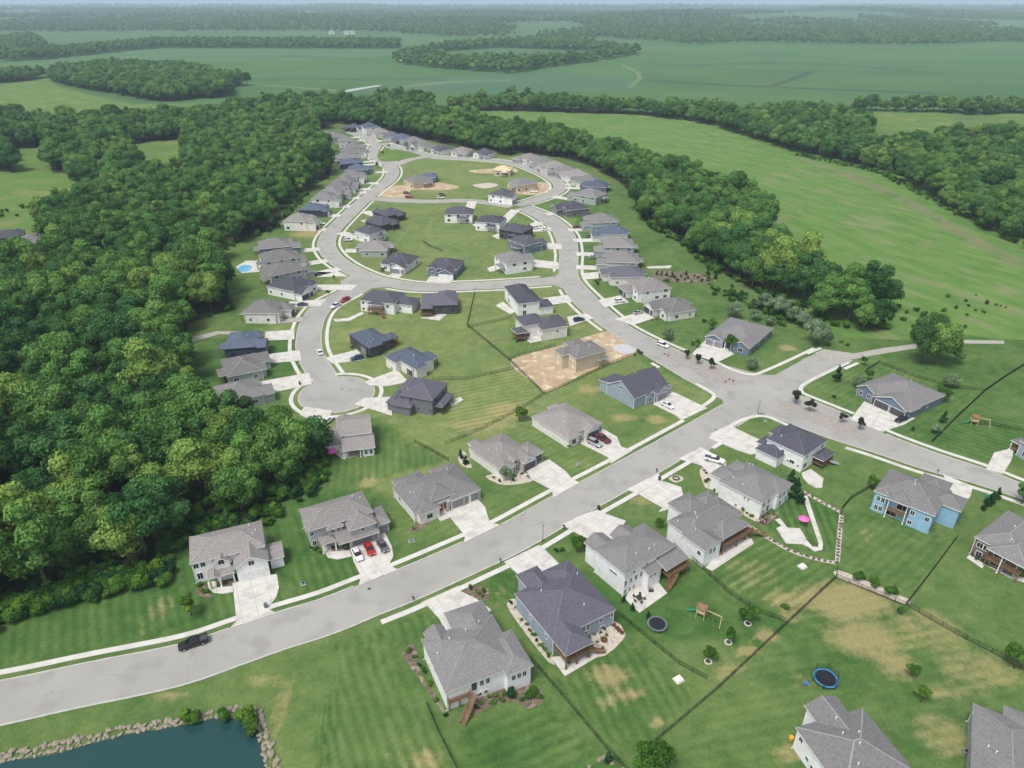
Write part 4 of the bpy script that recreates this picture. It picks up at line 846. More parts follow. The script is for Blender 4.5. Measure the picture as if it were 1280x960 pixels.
def s_e2(w, d, z):
    return dict(blocks=[(0,w,0,d,z,'hip',0.42), (-.6,w*.34,-1.4,d*.5,z+.1,'gy',.55), (w*.36,w*.98,-2.6,d*.45,z-.05,'gy',.45), (w*.86,w*1.02,-1.4,4.0,z-.1,'hip',.4)],
                wall=S_SLATE, roof=R_GREY, wins=[(1,'n',.3,1.0,1.0,1.3),(1,'n',.7,1.0,1.0,1.3),(0,'r',.5,1.2,.9,1.0)], garages=[(2,'n',.27,4.8,2.35,DOORD),(2,'n',.74,4.8,2.35,DOORD)], doors=[(0,'n',.35,.2,DOORD)], posts=[(0.1,-1.0,.1,z-.2,.4,STONE),(w*.3,-1.0,.1,z-.2,.4,STONE)], vents=[(w*.5,d*.7)])
near_house('house', 'slate-blue house with wide grey roof and twin black garage doors', 'e', (625,392), (835,488), (742,332), 3.3, s_e2)
def s_e3(w, d, z):
    return dict(blocks=[(0,w,0,d,z,'hip',0.42), (0,w*.42,-1.6,d*.5,z-.02,'gy',.45), (w*.6,w*1.0,-1.6,d*.5,z-.05,'gy',.55)],
                wall=S_SLATE, roof=R_GREY, wins=[(2,'n',.5,1.0,1.6,1.3),(0,'r',.4,1.2,.9,1.1),(0,'r',.7,1.2,.9,1.1)], garages=[(1,'n',.27,3.0,2.35,DOORG),(1,'n',.74,3.0,2.35,DOORG)], doors=[(0,'n',.5,.2,DOORD)], posts=[(w*.45,-.6,.1,z-.2,.3,TRIM),(w*.58,-.6,.1,z-.2,.3,TRIM)], vents=[(w*.5,d*.7)])
near_house('house', 'slate-blue house with grey roof among the trees at the head of the planted island', 'e', (10,188), (190,238), (128,122), 3.3, s_e3)
def s_e4(w, d, z):
    return dict(blocks=[(0,w,0,d,z,'hip',0.42), (w*.35,w*1.2,-1.8,d*.5,z-.03,'hip',.42,{'open':1})], wall=S_BROWN, roof=R_GREY,
                wins=[(0,'n',.16,2.9,1.2,1.3),(0,'n',.3,2.9,1.2,1.3),(0,'n',.2,.3,1.2,1.6),(0,'n',.6,2.8,2.4,2.0),(0,'n',.6,.3,2.6,2.0)], decks=[(w*.38,w*1.1,-1.4,.2,2.5,WOOD)], posts=[(w*.7,-1.4,.1,z-.2,.2,TRIM)], vents=[(w*.45,d*.5),(w*.6,d*.2)])
near_house('house', 'brown-walled house with grey roof and a long dark timber balcony', 'u', (835,570), (1165,742), (1010,355), 5.2, s_e4)
def s_e5(w, d, z):
    return dict(blocks=[(0,w,0,d,z,'hip',0.42), (-3.0,2.0,1.0,d*.6,3.2,'hip',.35,{'open':1})], wall=S_BLUEGREY, roof=R_GREY, wins=[(0,'l',.4,1.0,1.0,1.3),(0,'l',.7,3.6,1.0,1.2),(0,'n',.2,1.0,1.0,1.4)], decks=[(-2.6,.3,1.3,d*.56,1.2,WOOD)], posts=[(-2.6,1.4,.1,3.0,.2,TRIM),(-2.6,d*.55,.1,3.0,.2,TRIM)])
near_house('house', 'blue-grey house with a covered side deck past the striped lawn with the play tower', 'e', (1262,610), (1420,700), (1290,560), 5.0, s_e5)
# ---- bottom right
def s_b1(w, d, z):
    return dict(blocks=[(0,w,0,d,z,'hip',0.40), (w*.3,w*.78,d*.62,d+3.3,z+.1,'gy',.42), ], wall=S_WHITE, roof=R_GREY, wins=[(0,'l',.12,3.2,.8,1.0),(0,'l',.3,1.4,.7,.8),(0,'l',.42,1.0,.8,.9)], vents=[(w*.5,d*.45),(w*.42,d*.66),(w*.6,d*.6),(w*.35,d*.25),(w*.5,d*.9)])
near_house('house', 'white house with grey roof beside the blue trampoline', 'w', (380,580), (740,465), (125,240), 5.2, s_b1)
def s_b2(w, d, z):
    return dict(blocks=[(0,w,0,d,z,'hip',0.42), (w*.45,w*1.0,d*.6,d+2.4,z-.1,'hip',.42)], wall=S_GREY, roof=R_GREY, wins=[(0,'l',.3,3.0,.9,1.1)], vents=[(w*.2,d*.5),(w*.3,d*.45)])
near_house('house', 'grey-roofed house with a white downspout at the bare corner of the dry yard', 'w', (1012,560), (1400,640), (1025,115), 4.6, s_b2, ydir=1)
# ---- inner cul-de-sac
def s_c1(w, d, z):
    return dict(blocks=[(0,w,0,d,z,'gx',0.38), (.4,w*1.04,-4.6,.8,3.1,'shn',.3,{'open':1}), (-4.2,.6,-1.0,d*.9,3.0,'gx',.3), (-1.0,w*.45,d*.7,d+3.0,3.6,'gy',.5), (w*.6,w*1.03,-4.3,1.0,2.8,'shn',.25)], wall=S_WHITE, roof=R_TAUPE,
                wins=[(0,'n',.12,4.0,.7,1.0),(4,'n',.35,.7,.7,1.4),(4,'n',.7,.7,.7,1.4),(0,'n',.35,.3,2.4,2.0)], posts=[(.8,-4.2,.1,2.9,.25,TRIM),(w*.58,-4.2,.1,2.9,.25,TRIM)], vents=[(w*.5,d*.4)])
near_house('house', 'white two-storey house with a full-width back porch beside the end of the cul-de-sac', 'x', (155,775), (375,748), (143,650), 5.4, s_c1)
def s_c2(w, d, z):
    return dict(blocks=[(0,w,0,d,z,'hip',0.42), (-2.6,w*.42,d*.55,d*1.16,3.2,'hip',.4), (w*.1,w*.85,-2.8,.5,3.0,'hip',.3,{'open':1}), (w*.3,w*1.1,d*.7,d+2.6,z-.6,'hip',.42), (-1.6,w*.5,d+.6,d+4,3.1,'hip',.4)], wall=S_MID, roof=R_VIOLET,
                wins=[(0,'l',.35,4.0,.8,1.0),(0,'l',.55,1.4,.6,.7),(0,'l',.9,1.2,.6,.7),(0,'n',.25,3.6,1.6,1.4),(0,'n',.3,.8,2.0,1.8),(0,'n',.7,3.8,1.0,1.2)], posts=[(w*.15,-2.4,.1,2.85,.2,DTRIM),(w*.8,-2.4,.1,2.85,.2,DTRIM)], vents=[(w*.25,d*.85)], trim=flat('grey_trim', (.2,.2,.22)))
near_house('house', 'dark grey two-storey house with slate roof by the round end of the cul-de-sac', 'x', (775,540), (882,420), (550,500), 5.6, s_c2)
def s_c3(w, d, z):
    return dict(blocks=[(0,w,0,d,z,'hip',0.42), (0.3,w*.55,-2.0,d*.5,z-.05,'hip',.42), (w*.92,w*1.3,d*.1,d*.55,z-.4,'hip',.35,{'open':1}), (-2.0,w*.3,d*.5,d*.98,z-.1,'hip',.42)], wall=S_CREAM, roof=R_NAVY, wins=[(0,'l',.25,1.0,1.0,1.8),(0,'l',.75,1.0,1.0,1.8),(0,'r',.4,1.2,1.8,1.6)], garages=[(0,'l',.85,3.6,2.4,DOORD)], posts=[(w*1.27,d*.15,.1,z-.6,.3,DTRIM),(w*1.27,d*.5,.1,z-.6,.3,DTRIM)], vents=[(w*.4,d*.3)])
near_house('house', 'cream house with blue-slate roof and dark screened porch facing the cul-de-sac', 'x', (640,318), (790,262), (535,208), 4.2, s_c3)
def s_c4(w, d, z):
    return dict(blocks=[(0,w,0,d,z,'hip',0.42), (0.2,w*.6,-1.6,d*.5,z-.05,'hip',.42), (w*.9,w*1.4,d*.1,d*.5,z-.4,'hip',.35,{'open':1})], wall=S_DARK, roof=R_NAVY, wins=[(1,'n',.75,.6,1.0,1.0),(0,'l',.3,1.0,1.0,1.6)], garages=[(0,'l',.75,3.8,2.4,DOORG)], decks=[(w*.98,w*1.36,d*.14,d*.46,1.0,WOOD)], posts=[(w*1.36,d*.14,.1,z-.6,.25,WOOD),(w*1.36,d*.46,.1,z-.6,.25,WOOD)], vents=[(w*.4,d*.15)], trim=DTRIM)
near_house('house', 'black house with blue-slate roof and a blue car on its driveway', 'x', (335,180), (500,132), (275,78), 4.2, s_c4)
def s_c5(w, d, z):
    return dict(blocks=[(0,w,0,d,z,'hip',0.42), (w*.7,w*1.42,d*.25,d*.95,z-1.3,'hip',.42), (w*.3,w*.7,-2.2,1.0,z-.4,'hip',.35,{'open':1})], wall=S_WHITE, roof=R_DARK, wins=[(0,'n',.1,3.2,.9,1.1),(0,'n',.8,2.8,1.2,1.2),(0,'n',.1,.6,.9,1.1),(1,'n',.5,1.2,.9,1.1),(0,'l',.5,3.2,.9,1.1)], decks=[(w*.3,w*.7,-2.6,.2,2.2,WOOD)], stairs=[(w*.85,-4.8,w*.66,-2.8,2.2,WOOD)], posts=[(w*.34,-1.9,.1,z-.6,.2,WOOD),(w*.66,-1.9,.1,z-.6,.2,WOOD)])
near_house('house', 'long white house with charcoal roof and back deck below the cross street', 'i', (675,620), (850,640), (745,568), 5.0, s_c5)
def s_c6(w, d, z):
    return dict(blocks=[(0,w,0,d,z,'hip',0.45), (w*.45,w*.95,d*.6,d+3.0,z-.05,'hip',.5), (-.3,w*.32,-2.6,1.0,z-.3,'hip',.35,{'open':1})], wall=S_DARK, roof=R_VIOLET, wins=[(0,'n',.5,1.4,1.8,1.5),(0,'n',.85,1.4,1.0,1.0)], decks=[(0,w*.3,-2.6,.2,1.6,WOOD)], posts=[(.3,-2.2,.1,z-.5,.2,WOOD)], vents=[(w*.6,d*.5)], trim=DTRIM)
near_house('house', 'charcoal house with dark roof and corner deck, beside the start of the long fence', 'i', (985,650), (1170,645), (1010,590), 4.2, s_c6)
def s_c7(w, d, z):
    return dict(blocks=[(0,w,0,d,z,'hip',0.5), (w*.5,w*1.2,d*.2,d*.85,z-1.5,'hip',.45), (w*.9,w*1.6,-.5,d*.4,3.2,'hip',.4)], wall=S_WHITE, roof=R_DARK, wins=[(0,'l',.3,3.8,1.6,1.4),(0,'l',.3,.8,1.8,1.8),(0,'l',.75,3.8,.8,1.2),(0,'n',.3,3.8,1.2,1.2),(0,'n',.3,.6,1.4,1.8),(1,'n',.6,3.0,.8,.8)], vents=[(w*.4,d*.7)])
near_house('house', 'white two-storey house with steep charcoal roof on the cross-street corner', 'j', (590,640), (690,612), (520,552), 5.8, s_c7, ydir=1)
def s_c8(w, d, z):
    return dict(blocks=[(0,w,0,d,z,'hip',0.45), (-w*.5,w*.35,d*.4,d*1.25,z+.6,'hip',.5), (-w*.85,-w*.42,d*.2,d*.7,3.8,'hip',.35,{'open':1}), (w*.6,w*1.15,d*.3,d*1.1,z-.6,'hip',.42)], wall=S_CREAM, roof=R_DARK, wins=[(0,'n',.6,2.6,.9,.9),(0,'l',.8,2.8,.8,1.6),(0,'l',.9,.4,.8,1.8),(1,'n',.2,.5,1.6,1.8)], garages=[(3,'r',.5,4.6,2.4,DOORD)], decks=[(-w*.83,-w*.45,d*.22,d*.66,1.6,WOOD)], posts=[(-w*.83,d*.24,.1,3.6,.3,DTRIM),(-w*.46,d*.24,.1,3.6,.3,DTRIM)], vents=[(w*.4,d*.5)])
near_house('house', 'cream house with charcoal roofs and a screened porch, next to the building site', 'j', (710,770), (842,748), (668,712), 4.8, s_c8)
# ---- the rest of the estate: placed by roof centre, turned to face the nearest street
def generic(u, v, w, d, e, roof, wall, label, group=None, zc=None, gar=None, flip=None, gdoor=None, rk='hip', auto_drive=True, front=None, wing=True, turn=0.0):
    c = G2(u, v, zc if zc is not None else e + 1.2)
    r = random.Random(int(u*7 + v*13))
    if front is not None: t = (G2(*front) - c)
    else:
        best = min(((q - c).length, q) for line, *_ in ROADS for q in line)[1] if False else min((q for line, *_ in ROADS for q in line), key=lambda q: (q - c).length)
        t = best - c
    L = t.length; t.normalize(); rz = math.atan2(t.x, -t.y) + turn       # local -y points at the street
    ex = Vector((math.cos(rz), math.sin(rz))); ey = Vector((-ex.y, ex.x))
    O = c - ex*w/2 - ey*d/2
    flip = r.random() < 0.5 if flip is None else flip
    gx0, gx1 = (w*0.46, w*0.98) if flip else (w*0.02, w*0.54)
    ox0, ox1 = (w*0.05, w*0.4) if flip else (w*0.6, w*0.95)
    ge = min(e, 3.2) if r.random() < 0.5 else e - 0.6
    blocks = [(0,w,0,d,e,rk,0.42 + r.random()*0.08), (gx0,gx1,-3.6 - r.random()*1.5,d*0.5,ge,r.choice(['gy','hip']),0.5), (ox0,ox1,-1.4,d*0.5,e-0.3,r.choice(['gy','hip']),0.5), (w*0.15,w*0.55,d*.8,d+2.4,min(e,3.6)-.3,'hip',0.35,{'open':1})]
    wins = []
    for s in 'lrf':
        span = d if s in 'lr' else w
        for fl in ([1.0, 3.7] if e > 4.6 else [1.0]):
            for k in range(max(1, int(span/5))):
                if r.random() < 0.75: wins.append((0, s, (k + 0.5 + (r.random()-.5)*0.3)/max(1, int(span/5)), fl, r.choice([0.9, 1.1, 1.6]), 1.25))
    wins += [(2,'n',.5,1.0,1.4,1.3)] + ([(2,'n',.5,3.7,1.1,1.2)] if e > 4.9 else [])
    dist = c.length
    kw = dict(blocks=blocks, wall=wall, roof=roof, wins=wins, garages=[(1,'n',.35 if flip else .4,4.6,2.35,gdoor or r.choice([DOORW, DOORG, DOORD]))] if (gx1-gx0) < 7.4 else [(1,'n',.36,4.6,2.35,gdoor or DOORG),(1,'n',.84,2.0,2.3,gdoor or DOORG)],
              doors=[(0,'n',.5 if False else (.44 if flip else .57),.2,DOORD)], vents=[(w*(.3+.4*r.random()), d*(.25+.5*r.random())) for _ in range(2)], detail=2 if dist < 420 else 1,
              posts=[(w*.18, d+2.0, .1, min(e,3.6)-.5, .2, WOOD), (w*.52, d+2.0, .1, min(e,3.6)-.5, .2, WOOD)], trim=TRIM if wall not in (S_DARK, S_NAVY) else DTRIM)
    build_house('house', label, O, rz, group=group, **kw)
    if auto_drive:
        gcx = (gx0 + gx1)/2; y0 = blocks[1][2] + 0.3; y1 = -(L - d/2 - 4.0); hwid = 3.0
        if y1 < y0 - 1: drive([O + ex*(gcx + s*hwid) + ey*yy for s, yy in ((-1,y0),(-1,y1),(1,y1),(1,y0))])
# left side, next to the wood
generic(297,484,14,13,3.6,R_GREY,S_GREY,'grey-roofed house behind the big trees at the cul-de-sac end',auto_drive=False)
generic(301,452,15,12,3.6,R_GREY,S_SAGE,'grey-roofed house with pale driveway between the navy house and the tree-hidden one',auto_drive=False)
generic(302,421,15,11,4.2,R_NAVY,S_NAVY,'navy house with blue-slate roof beside the gravel trail',auto_drive=False)
generic(330,380,14,13,4.6,R_GREY,S_CREAM,'pale cream house with light grey roof, a dark car on its driveway',auto_drive=False, flip=True)
generic(364,351,15,16,4.2,R_DARK,S_WHITE,'white house with broad charcoal hipped roof by the street fork',auto_drive=False, gdoor=DOORD)
generic(352,333,14,17,5.2,R_GREY,S_GREY,'grey gabled house beside the swimming pool')
generic(347,317,14,17,5.0,R_GREY,S_CREAM,'grey-roofed house squeezed behind the pool house')
generic(342,302,14,16,4.2,R_GREY,S_SLATE,'grey-roofed slate-blue house last before the empty lot')
generic(373,270,14,14,5.6,R_TAUPE,S_CREAM,'cream two-storey house beside the empty grass lot')
generic(391,257,14,14,4.0,R_NAVY,S_NAVY,'dark blue low house between two cream two-storey houses')
rowL = 'grey-roofed house in the close row along the wood on the loop street'
cols = [(R_GREY,S_CREAM,5.6),(R_GREY,S_GREY,5.2),(R_GREY,S_CREAM,5.6),(R_GREY,S_SAGE,5.2)]
for i, (u, v) in enumerate([(406,243),(415,236),(423,229),(431,222.5),(439.5,215.5)]): generic(u,v,14,14,cols[i%4][2],cols[i%4][0],cols[i%4][1],rowL,group='row of houses along the wood')
generic(446,208,14,14,4.2,R_NAVY,S_SLATE,'blue-roofed house at the end of the close row, opposite the loop bend')
generic(436,200.5,15,14,4.2,R_NAVY,S_DARK,'dark-walled house at the back of the bend by the wood')
rowT = 'grey-roofed house beside the wood on the last stretch to the street end'
for i, (u, v) in enumerate([(431,194),(437,187),(441,180.5),(432,173),(419,168.5),(407,166)]): generic(u,v,15,14,cols[(i+1)%4][2],cols[(i+1)%4][0],cols[(i+1)%4][1],rowT,group='houses on the last stretch beside the wood')
generic(443,157,15,14,3.8,R_DARK,S_DARK,'small dark house at the very end of the far street')
generic(462,156,19,16,5.8,R_NAVY,S_WHITE,'large white gabled house at the head of the far street')
generic(475,162.5,16,15,4.6,R_TAUPE,S_CREAM,'taupe-roofed house next to the large white gabled one')
generic(490,167,16,14,4.2,R_VIOLET,S_WHITE,'white house with slate roof facing the green island')
generic(503,169.5,17,14,4.2,R_NAVY,S_BROWN,'navy-roofed house with brick-brown front facing the green island')
generic(518,173.5,16,14,4.4,R_GREY,S_GREY,'grey house with grey roof behind the green island')
generic(531,178.5,17,14,4.4,R_GREY,S_CREAM,'cream house with grey roof where the far street straightens')
generic(554,183.5,16,14,3.8,R_DARK,S_WHITE,'white-fronted low house with charcoal roof on the far street')
generic(577.5,186,16,14,3.8,R_TAUPE,S_CREAM,'cream low house with taupe roof on the far street')
generic(606,188.5,16,14,3.8,R_DARK,S_WHITE,'white house with charcoal roof, last before the gap on the far street')
# right side, next to the tree belt
rowR = 'grey-roofed pale house in the close row below the tree belt'
for i, (u, v) in enumerate([(662,194.5),(679,199),(694,204.5),(707,210),(721,215),(735,222.5)]): generic(u,v,15,15,[3.8,4.6,5.0,4.6,4.2,4.2][i],[R_TAUPE,R_GREY][i%2],[S_CREAM,S_WHITE,S_CREAM,S_GREY,S_WHITE,S_CREAM][i],rowR,group='row of houses below the tree belt')
generic(746,228.5,15,15,4.0,R_NAVY,S_SLATE,'blue-roofed house at the end of the close row below the tree belt')
generic(738,240,16,18,4.8,R_GREY,S_SAGE,'long grey-roofed house on the outside of the street bend')
generic(717,255,17,14,4.4,R_DARK,S_MID,'charcoal house with dark pyramid roof on the outer corner of the bend')
generic(752,271,16,16,4.8,R_GREY,S_SAGE,'sage house with grey roof and a dark red car in front')
generic(766,286,14,15,4.2,R_NAVY,S_CREAM,'low house with blue-slate roof between two grey-roofed houses')
generic(773,301,15,16,5.4,R_TAUPE,S_GREY,'grey two-storey house with taupe roof on the outside of the curve')
generic(778,319,15,16,4.8,R_GREY,S_SAGE,'sage house with a grey hipped roof, silver car in front')
generic(783,337,14,15,4.2,R_VIOLET,S_CREAM,'slate-roofed house with pale front gable beside the vegetable garden', auto_drive=False)
generic(811,352,15,15,5.2,R_TAUPE,S_WHITE,'white two-storey house with taupe roof and a white car on its drive', auto_drive=False, gdoor=DOORD)
generic(842,378,15,13,3.6,R_GREY,S_CREAM,'low cream house with black garage and red flowers at its porch', auto_drive=False, gdoor=DOORD, flip=False)
# inside the loop
generic(488,263,14,13,3.8,R_DARK,S_DARK,'black house with charcoal roof on the corner of the middle street', front=(457,262))
generic(478,274,14,14,3.8,R_DARK,S_DARK,'charcoal-roofed dark house between the black corner house and a white one', front=(445,275))
generic(462,285,12,13,5.2,R_DARK,S_WHITE,'small white two-storey house with charcoal roof and lean-to garage', front=(425,288))
generic(471,305,15,13,3.6,R_TAUPE,S_SAGE,'sage-walled low house with taupe pyramid roof inside the curve', front=(420,316))
generic(500,321,15,14,3.8,R_DARK,S_WHITE,'white low house with charcoal roof and dark car, inside the curve', front=(478,350))
generic(557.5,327,15,14,3.8,R_DARK,S_SLATE,'slate-blue house with charcoal roof and white gabled garage on the cross street', front=(540,358), gdoor=DOORW, auto_drive=False)
generic(574,262,17,13,5.2,R_DARK,S_WHITE,'white house with charcoal roof backing on the mown hollow', front=(584,250))
generic(613,272,15,13,5.0,R_DARK,S_WHITE,'white house with charcoal roof and new timber deck', front=(640,260))
generic(645,283,15,13,5.0,R_DARK,S_DARK,'dark house with charcoal roof and new timber deck', front=(685,277))
generic(656,298,15,12,4.8,R_DARK,S_SLATE,'slate-blue house with charcoal roof, next to the white corner house', front=(705,300), auto_drive=False)
generic(641,319,15,14,5.4,R_GREY,S_WHITE,'white two-storey house with grey roof at the inner corner of the cross street', front=(705,325), auto_drive=False)
generic(627,239,15,13,5.2,R_DARK,S_WHITE,'white two-storey house with grey roof on the middle street corner', front=(650,254))
generic(652,226,14,16,4.6,R_GREY,S_TAN,'tan unfinished house with grey roof at the inner bend', front=(690,231), auto_drive=False)
generic(629,209,13,12,4.2,R_FRAME,S_TAN,'house still in bare plywood and timber framing', front=(640,203), auto_drive=False)
generic(523,222.5,17,14,4.2,R_GREY,S_TAN,'tan half-built house with grey roof on the dirt lot', front=(495,222), auto_drive=False)
generic(536,217.5,12,11,4.0,R_NAVY,S_SLATE,'blue-roofed building behind the half-built house', front=(560,197), auto_drive=False)
generic(8,291,16,13,4.0,R_DARK,S_DARK,'dark farmhouse half hidden at the wood clearing', front=(30,260), auto_drive=False)
generic(38,295,11,11,4.0,R_GREY,S_WHITE,'small white house peeping out of the wood', front=(60,260), auto_drive=False)
# ---------------------------------------------------------------- trees
def leaf_mat(name, dark, light, yellow, var=1.0):
    m, nt, b = new_mat(name); N, L = nt.nodes, nt.links
    oi = N.new('ShaderNodeObjectInfo'); at = N.new('ShaderNodeAttribute'); at.attribute_name = 'leaf'
    def mix(f, a, c):
        n = N.new('ShaderNodeMix'); n.data_type = 'RGBA'; L.new(f, n.inputs['Factor'])
        for i, x in ((6, a), (7, c)):
            if isinstance(x, tuple): n.inputs[i].default_value = (*x, 1)
            else: L.new(x, n.inputs[i])
        return n.outputs[2]
    c = mix(oi.outputs['Random'], dark, light)
    w = N.new('ShaderNodeTexWhiteNoise'); w.noise_dimensions = '1D'; L.new(oi.outputs['Random'], w.inputs['W'])
    mr = N.new('ShaderNodeMapRange'); mr.inputs['From Min'].default_value = 0.74; mr.inputs['To Max'].default_value = 0.9; L.new(w.outputs['Value'], mr.inputs['Value'])
    c = mix(mr.outputs[0], c, yellow)
    hv = N.new('ShaderNodeHueSaturation'); L.new(c, hv.inputs['Color'])
    m2 = N.new('ShaderNodeMapRange'); m2.inputs['To Min'].default_value = 0.55; m2.inputs['To Max'].default_value = 1.6; L.new(at.outputs['Fac'], m2.inputs['Value']); L.new(m2.outputs[0], hv.inputs['Value'])
    N.remove(b); d = N.new('ShaderNodeBsdfDiffuse'); t = N.new('ShaderNodeBsdfTranslucent'); ms = N.new('ShaderNodeMixShader'); ms.inputs[0].default_value = 0.22
    L.new(hv.outputs[0], d.inputs['Color']); L.new(hv.outputs[0], t.inputs['Color']); L.new(d.outputs[0], ms.inputs[1]); L.new(t.outputs[0], ms.inputs[2])
    L.new(ms.outputs[0], N['Material Output'].inputs['Surface'])
    return m
LEAF = leaf_mat('broad_leaves', (0.050, 0.132, 0.036), (0.112, 0.225, 0.054), (0.180, 0.280, 0.064))
LEAF_Y = leaf_mat('yellow_green_leaves', (0.155, 0.250, 0.055), (0.190, 0.285, 0.064), (0.175, 0.265, 0.06))
LEAF_D = leaf_mat('dark_green_leaves', (0.044, 0.122, 0.036), (0.060, 0.145, 0.040), (0.066, 0.15, 0.044))
LEAF_M = leaf_mat('mid_green_leaves', (0.084, 0.188, 0.044), (0.112, 0.222, 0.052), (0.125, 0.235, 0.056))
LEAF_S = leaf_mat('silvery_leaves', (0.15, 0.22, 0.12), (0.20, 0.27, 0.15), (0.17, 0.25, 0.11))
LEAF_P = leaf_mat('plum_leaves', (0.035, 0.035, 0.03), (0.045, 0.05, 0.04), (0.05, 0.05, 0.045))
LEAF_E = leaf_mat('evergreen_needles', (0.018, 0.06, 0.022), (0.03, 0.085, 0.03), (0.04, 0.10, 0.03))
LEAF_B = leaf_mat('shrub_leaves', (0.05, 0.13, 0.02), (0.09, 0.19, 0.03), (0.14, 0.24, 0.035))
BARK = noisy('bark', (0.08, 0.065, 0.05), (0.15, 0.125, 0.10), 3, 5, 0.95, coord='object')
ICO = None
def ico():
    global ICO
    if ICO is None:
        bm = bmesh.new(); bmesh.ops.create_icosphere(bm, subdivisions=1, radius=1.0)
        ICO = (np.array([v.co[:] for v in bm.verts]), [tuple(v.index for v in f.verts) for f in bm.faces]); bm.free()
    return ICO
def crown_mesh(name, seed, R, z0, z1, nl, nleaf, ls, mat, lobe=(0.30, 0.46), shape='dome', core=0.82, flat=0.5):
    rg = np.random.default_rng(seed); zc, hz = (z0+z1)/2, (z1-z0)/2
    V = []; F = []; A = []; base = 0; iv, iF = ico()
    for k in range(nl):
        for _ in range(30):
            d = rg.normal(size=3); d /= np.linalg.norm(d)
            if d[2] > -0.45: break
        rr = rg.uniform(0.50, 0.80) if k > nl*0.25 else rg.uniform(0.0, 0.45)
        lr = rg.uniform(*lobe) * R
        if shape == 'cone':
            t = rg.random()**0.8; ang = rg.random()*6.283; r0 = R*(1-t)*0.62; lr = R*(0.42*(1-t)+0.14)
            c = np.array([math.cos(ang)*r0, math.sin(ang)*r0, z0 + lr*0.6 + t*(z1-z0-lr*1.3)])
        else:
            c = np.array([d[0]*R*rr, d[1]*R*rr, zc + d[2]*hz*rr*1.05])
        sq = np.array([1, 1, rg.uniform(0.65, 0.95)]); tone = rg.uniform(0.15, 0.85)
        jit = 1 + 0.22*rg.normal(size=(len(iv), 1))*0.6
        vv = c + iv*jit*lr*core*sq; V.append(vv); F += [tuple(base+i for i in f) for f in iF]; A += [tone*0.8]*len(iF); base += len(iv)  # opaque core blocks light; its darker tone paints shade into the leaf gaps
        n = int(nleaf * (lr/(0.38*R))**2)
        dd = rg.normal(size=(n, 3)); dd[:, 2] += 0.35; dd /= np.linalg.norm(dd, axis=1)[:, None]
        pp = c + dd*lr*sq*rg.uniform(0.80, 1.10, size=(n, 1))
        nn = dd + rg.normal(size=(n, 3))*flat; nn /= np.linalg.norm(nn, axis=1)[:, None]
        tt = np.cross(nn, rg.normal(size=(n, 3))); tt /= np.linalg.norm(tt, axis=1)[:, None]; bt = np.cross(nn, tt)
        s = ls*rg.uniform(0.6, 1.3, size=(n, 1))
        q = np.stack([pp - tt*s, pp - bt*s*0.6, pp + tt*s, pp + bt*s*0.6], 1).reshape(-1, 3)
        V.append(q); F += [(base+4*i, base+4*i+1, base+4*i+2, base+4*i+3) for i in range(n)]
        A += list(np.clip(tone + rg.normal(size=n)*0.22, 0, 1)); base += 4*n
    me = bpy.data.meshes.new(name); me.from_pydata(np.concatenate(V).tolist(), [], F); me.materials.append(mat)
    at = me.attributes.new('leaf', 'FLOAT', 'FACE'); at.data.foreach_set('value', np.array(A, np.float32))
    return me
def trunk_mesh(name, h, r, seed, limbs=4, top=0.75):
    m = MB(); rg = random.Random(seed); ln_ = [(r*1.35, 0), (r, h*0.12), (r*0.8, h*0.45), (r*0.35, h*top)]; m.lathe(ln_, 8)
    for k in range(limbs):
        a = k*6.283/limbs + rg.random(); z = h*(0.35 + 0.3*rg.random()); L = h*0.28
        m.beam((0,0,z), (math.cos(a)*L, math.sin(a)*L, z + L*0.8), r*0.5)
    return m.mesh(name, BARK, True)
# prototypes: (crown mesh, trunk mesh)
FOREST = []
for i, (R, z0, z1) in enumerate([(6.4,2.0,17.0),(7.2,2.0,18.5),(5.6,2.5,16.0),(6.8,1.5,15.5),(6.0,2.0,19.5),(7.8,2.0,17.5)]):
    FOREST.append((crown_mesh('crown', 100+i, R, z0, z1, 24, 250, 0.46, LEAF, lobe=(0.32, 0.50), flat=0.42), trunk_mesh('trunk', z1*0.85, 0.34, i)))
SMALL = [(crown_mesh('crown', 200+i, 1.7, 1.0, 4.6, 12, 130, 0.15, LEAF_B), trunk_mesh('trunk', 3.6, 0.1, 50+i, 3)) for i in range(3)]
SILVER = [(crown_mesh('crown', 300+i, 4.2, 1.0, 8.5, 22, 190, 0.26, LEAF_S), trunk_mesh('trunk', 7, 0.2, 60+i)) for i in range(2)]
PLUM = [(crown_mesh('crown', 310+i, 1.5, 1.2, 4.0, 10, 110, 0.16, LEAF_P), trunk_mesh('trunk', 3, 0.09, 70+i, 3)) for i in range(2)]
CONE = [(crown_mesh('crown', 320+i, 1.3, 0.2, 4.6, 22, 70, 0.13, LEAF_E, shape='cone'), trunk_mesh('trunk', 3.6, 0.1, 80+i, 0)) for i in range(2)]
SHRUB = [crown_mesh('foliage', 330+i, 0.6, 0.0, 0.95, 7, 70, 0.075, [LEAF_B, LEAF_E, LEAF_B][i], lobe=(0.4, 0.6)) for i in range(3)]
FLOWER = [flat('red_blooms', (0.35, 0.03, 0.05)), flat('pink_blooms', (0.62, 0.22, 0.42)), flat('yellow_blooms', (0.55, 0.42, 0.06))]
def tree(kind, protos, loc, s, label, cat='tree', group=None, rz=None, sz=None):
    cr, tr = protos[rnd.randrange(len(protos))]
    e = empty(kind, (loc[0], loc[1], 0), rnd.random()*6.283 if rz is None else rz); e.scale = (s, s, sz or s); tag(e, label, cat, group)
    obj_from('trunk', tr, e); obj_from('crown', cr, e); return e
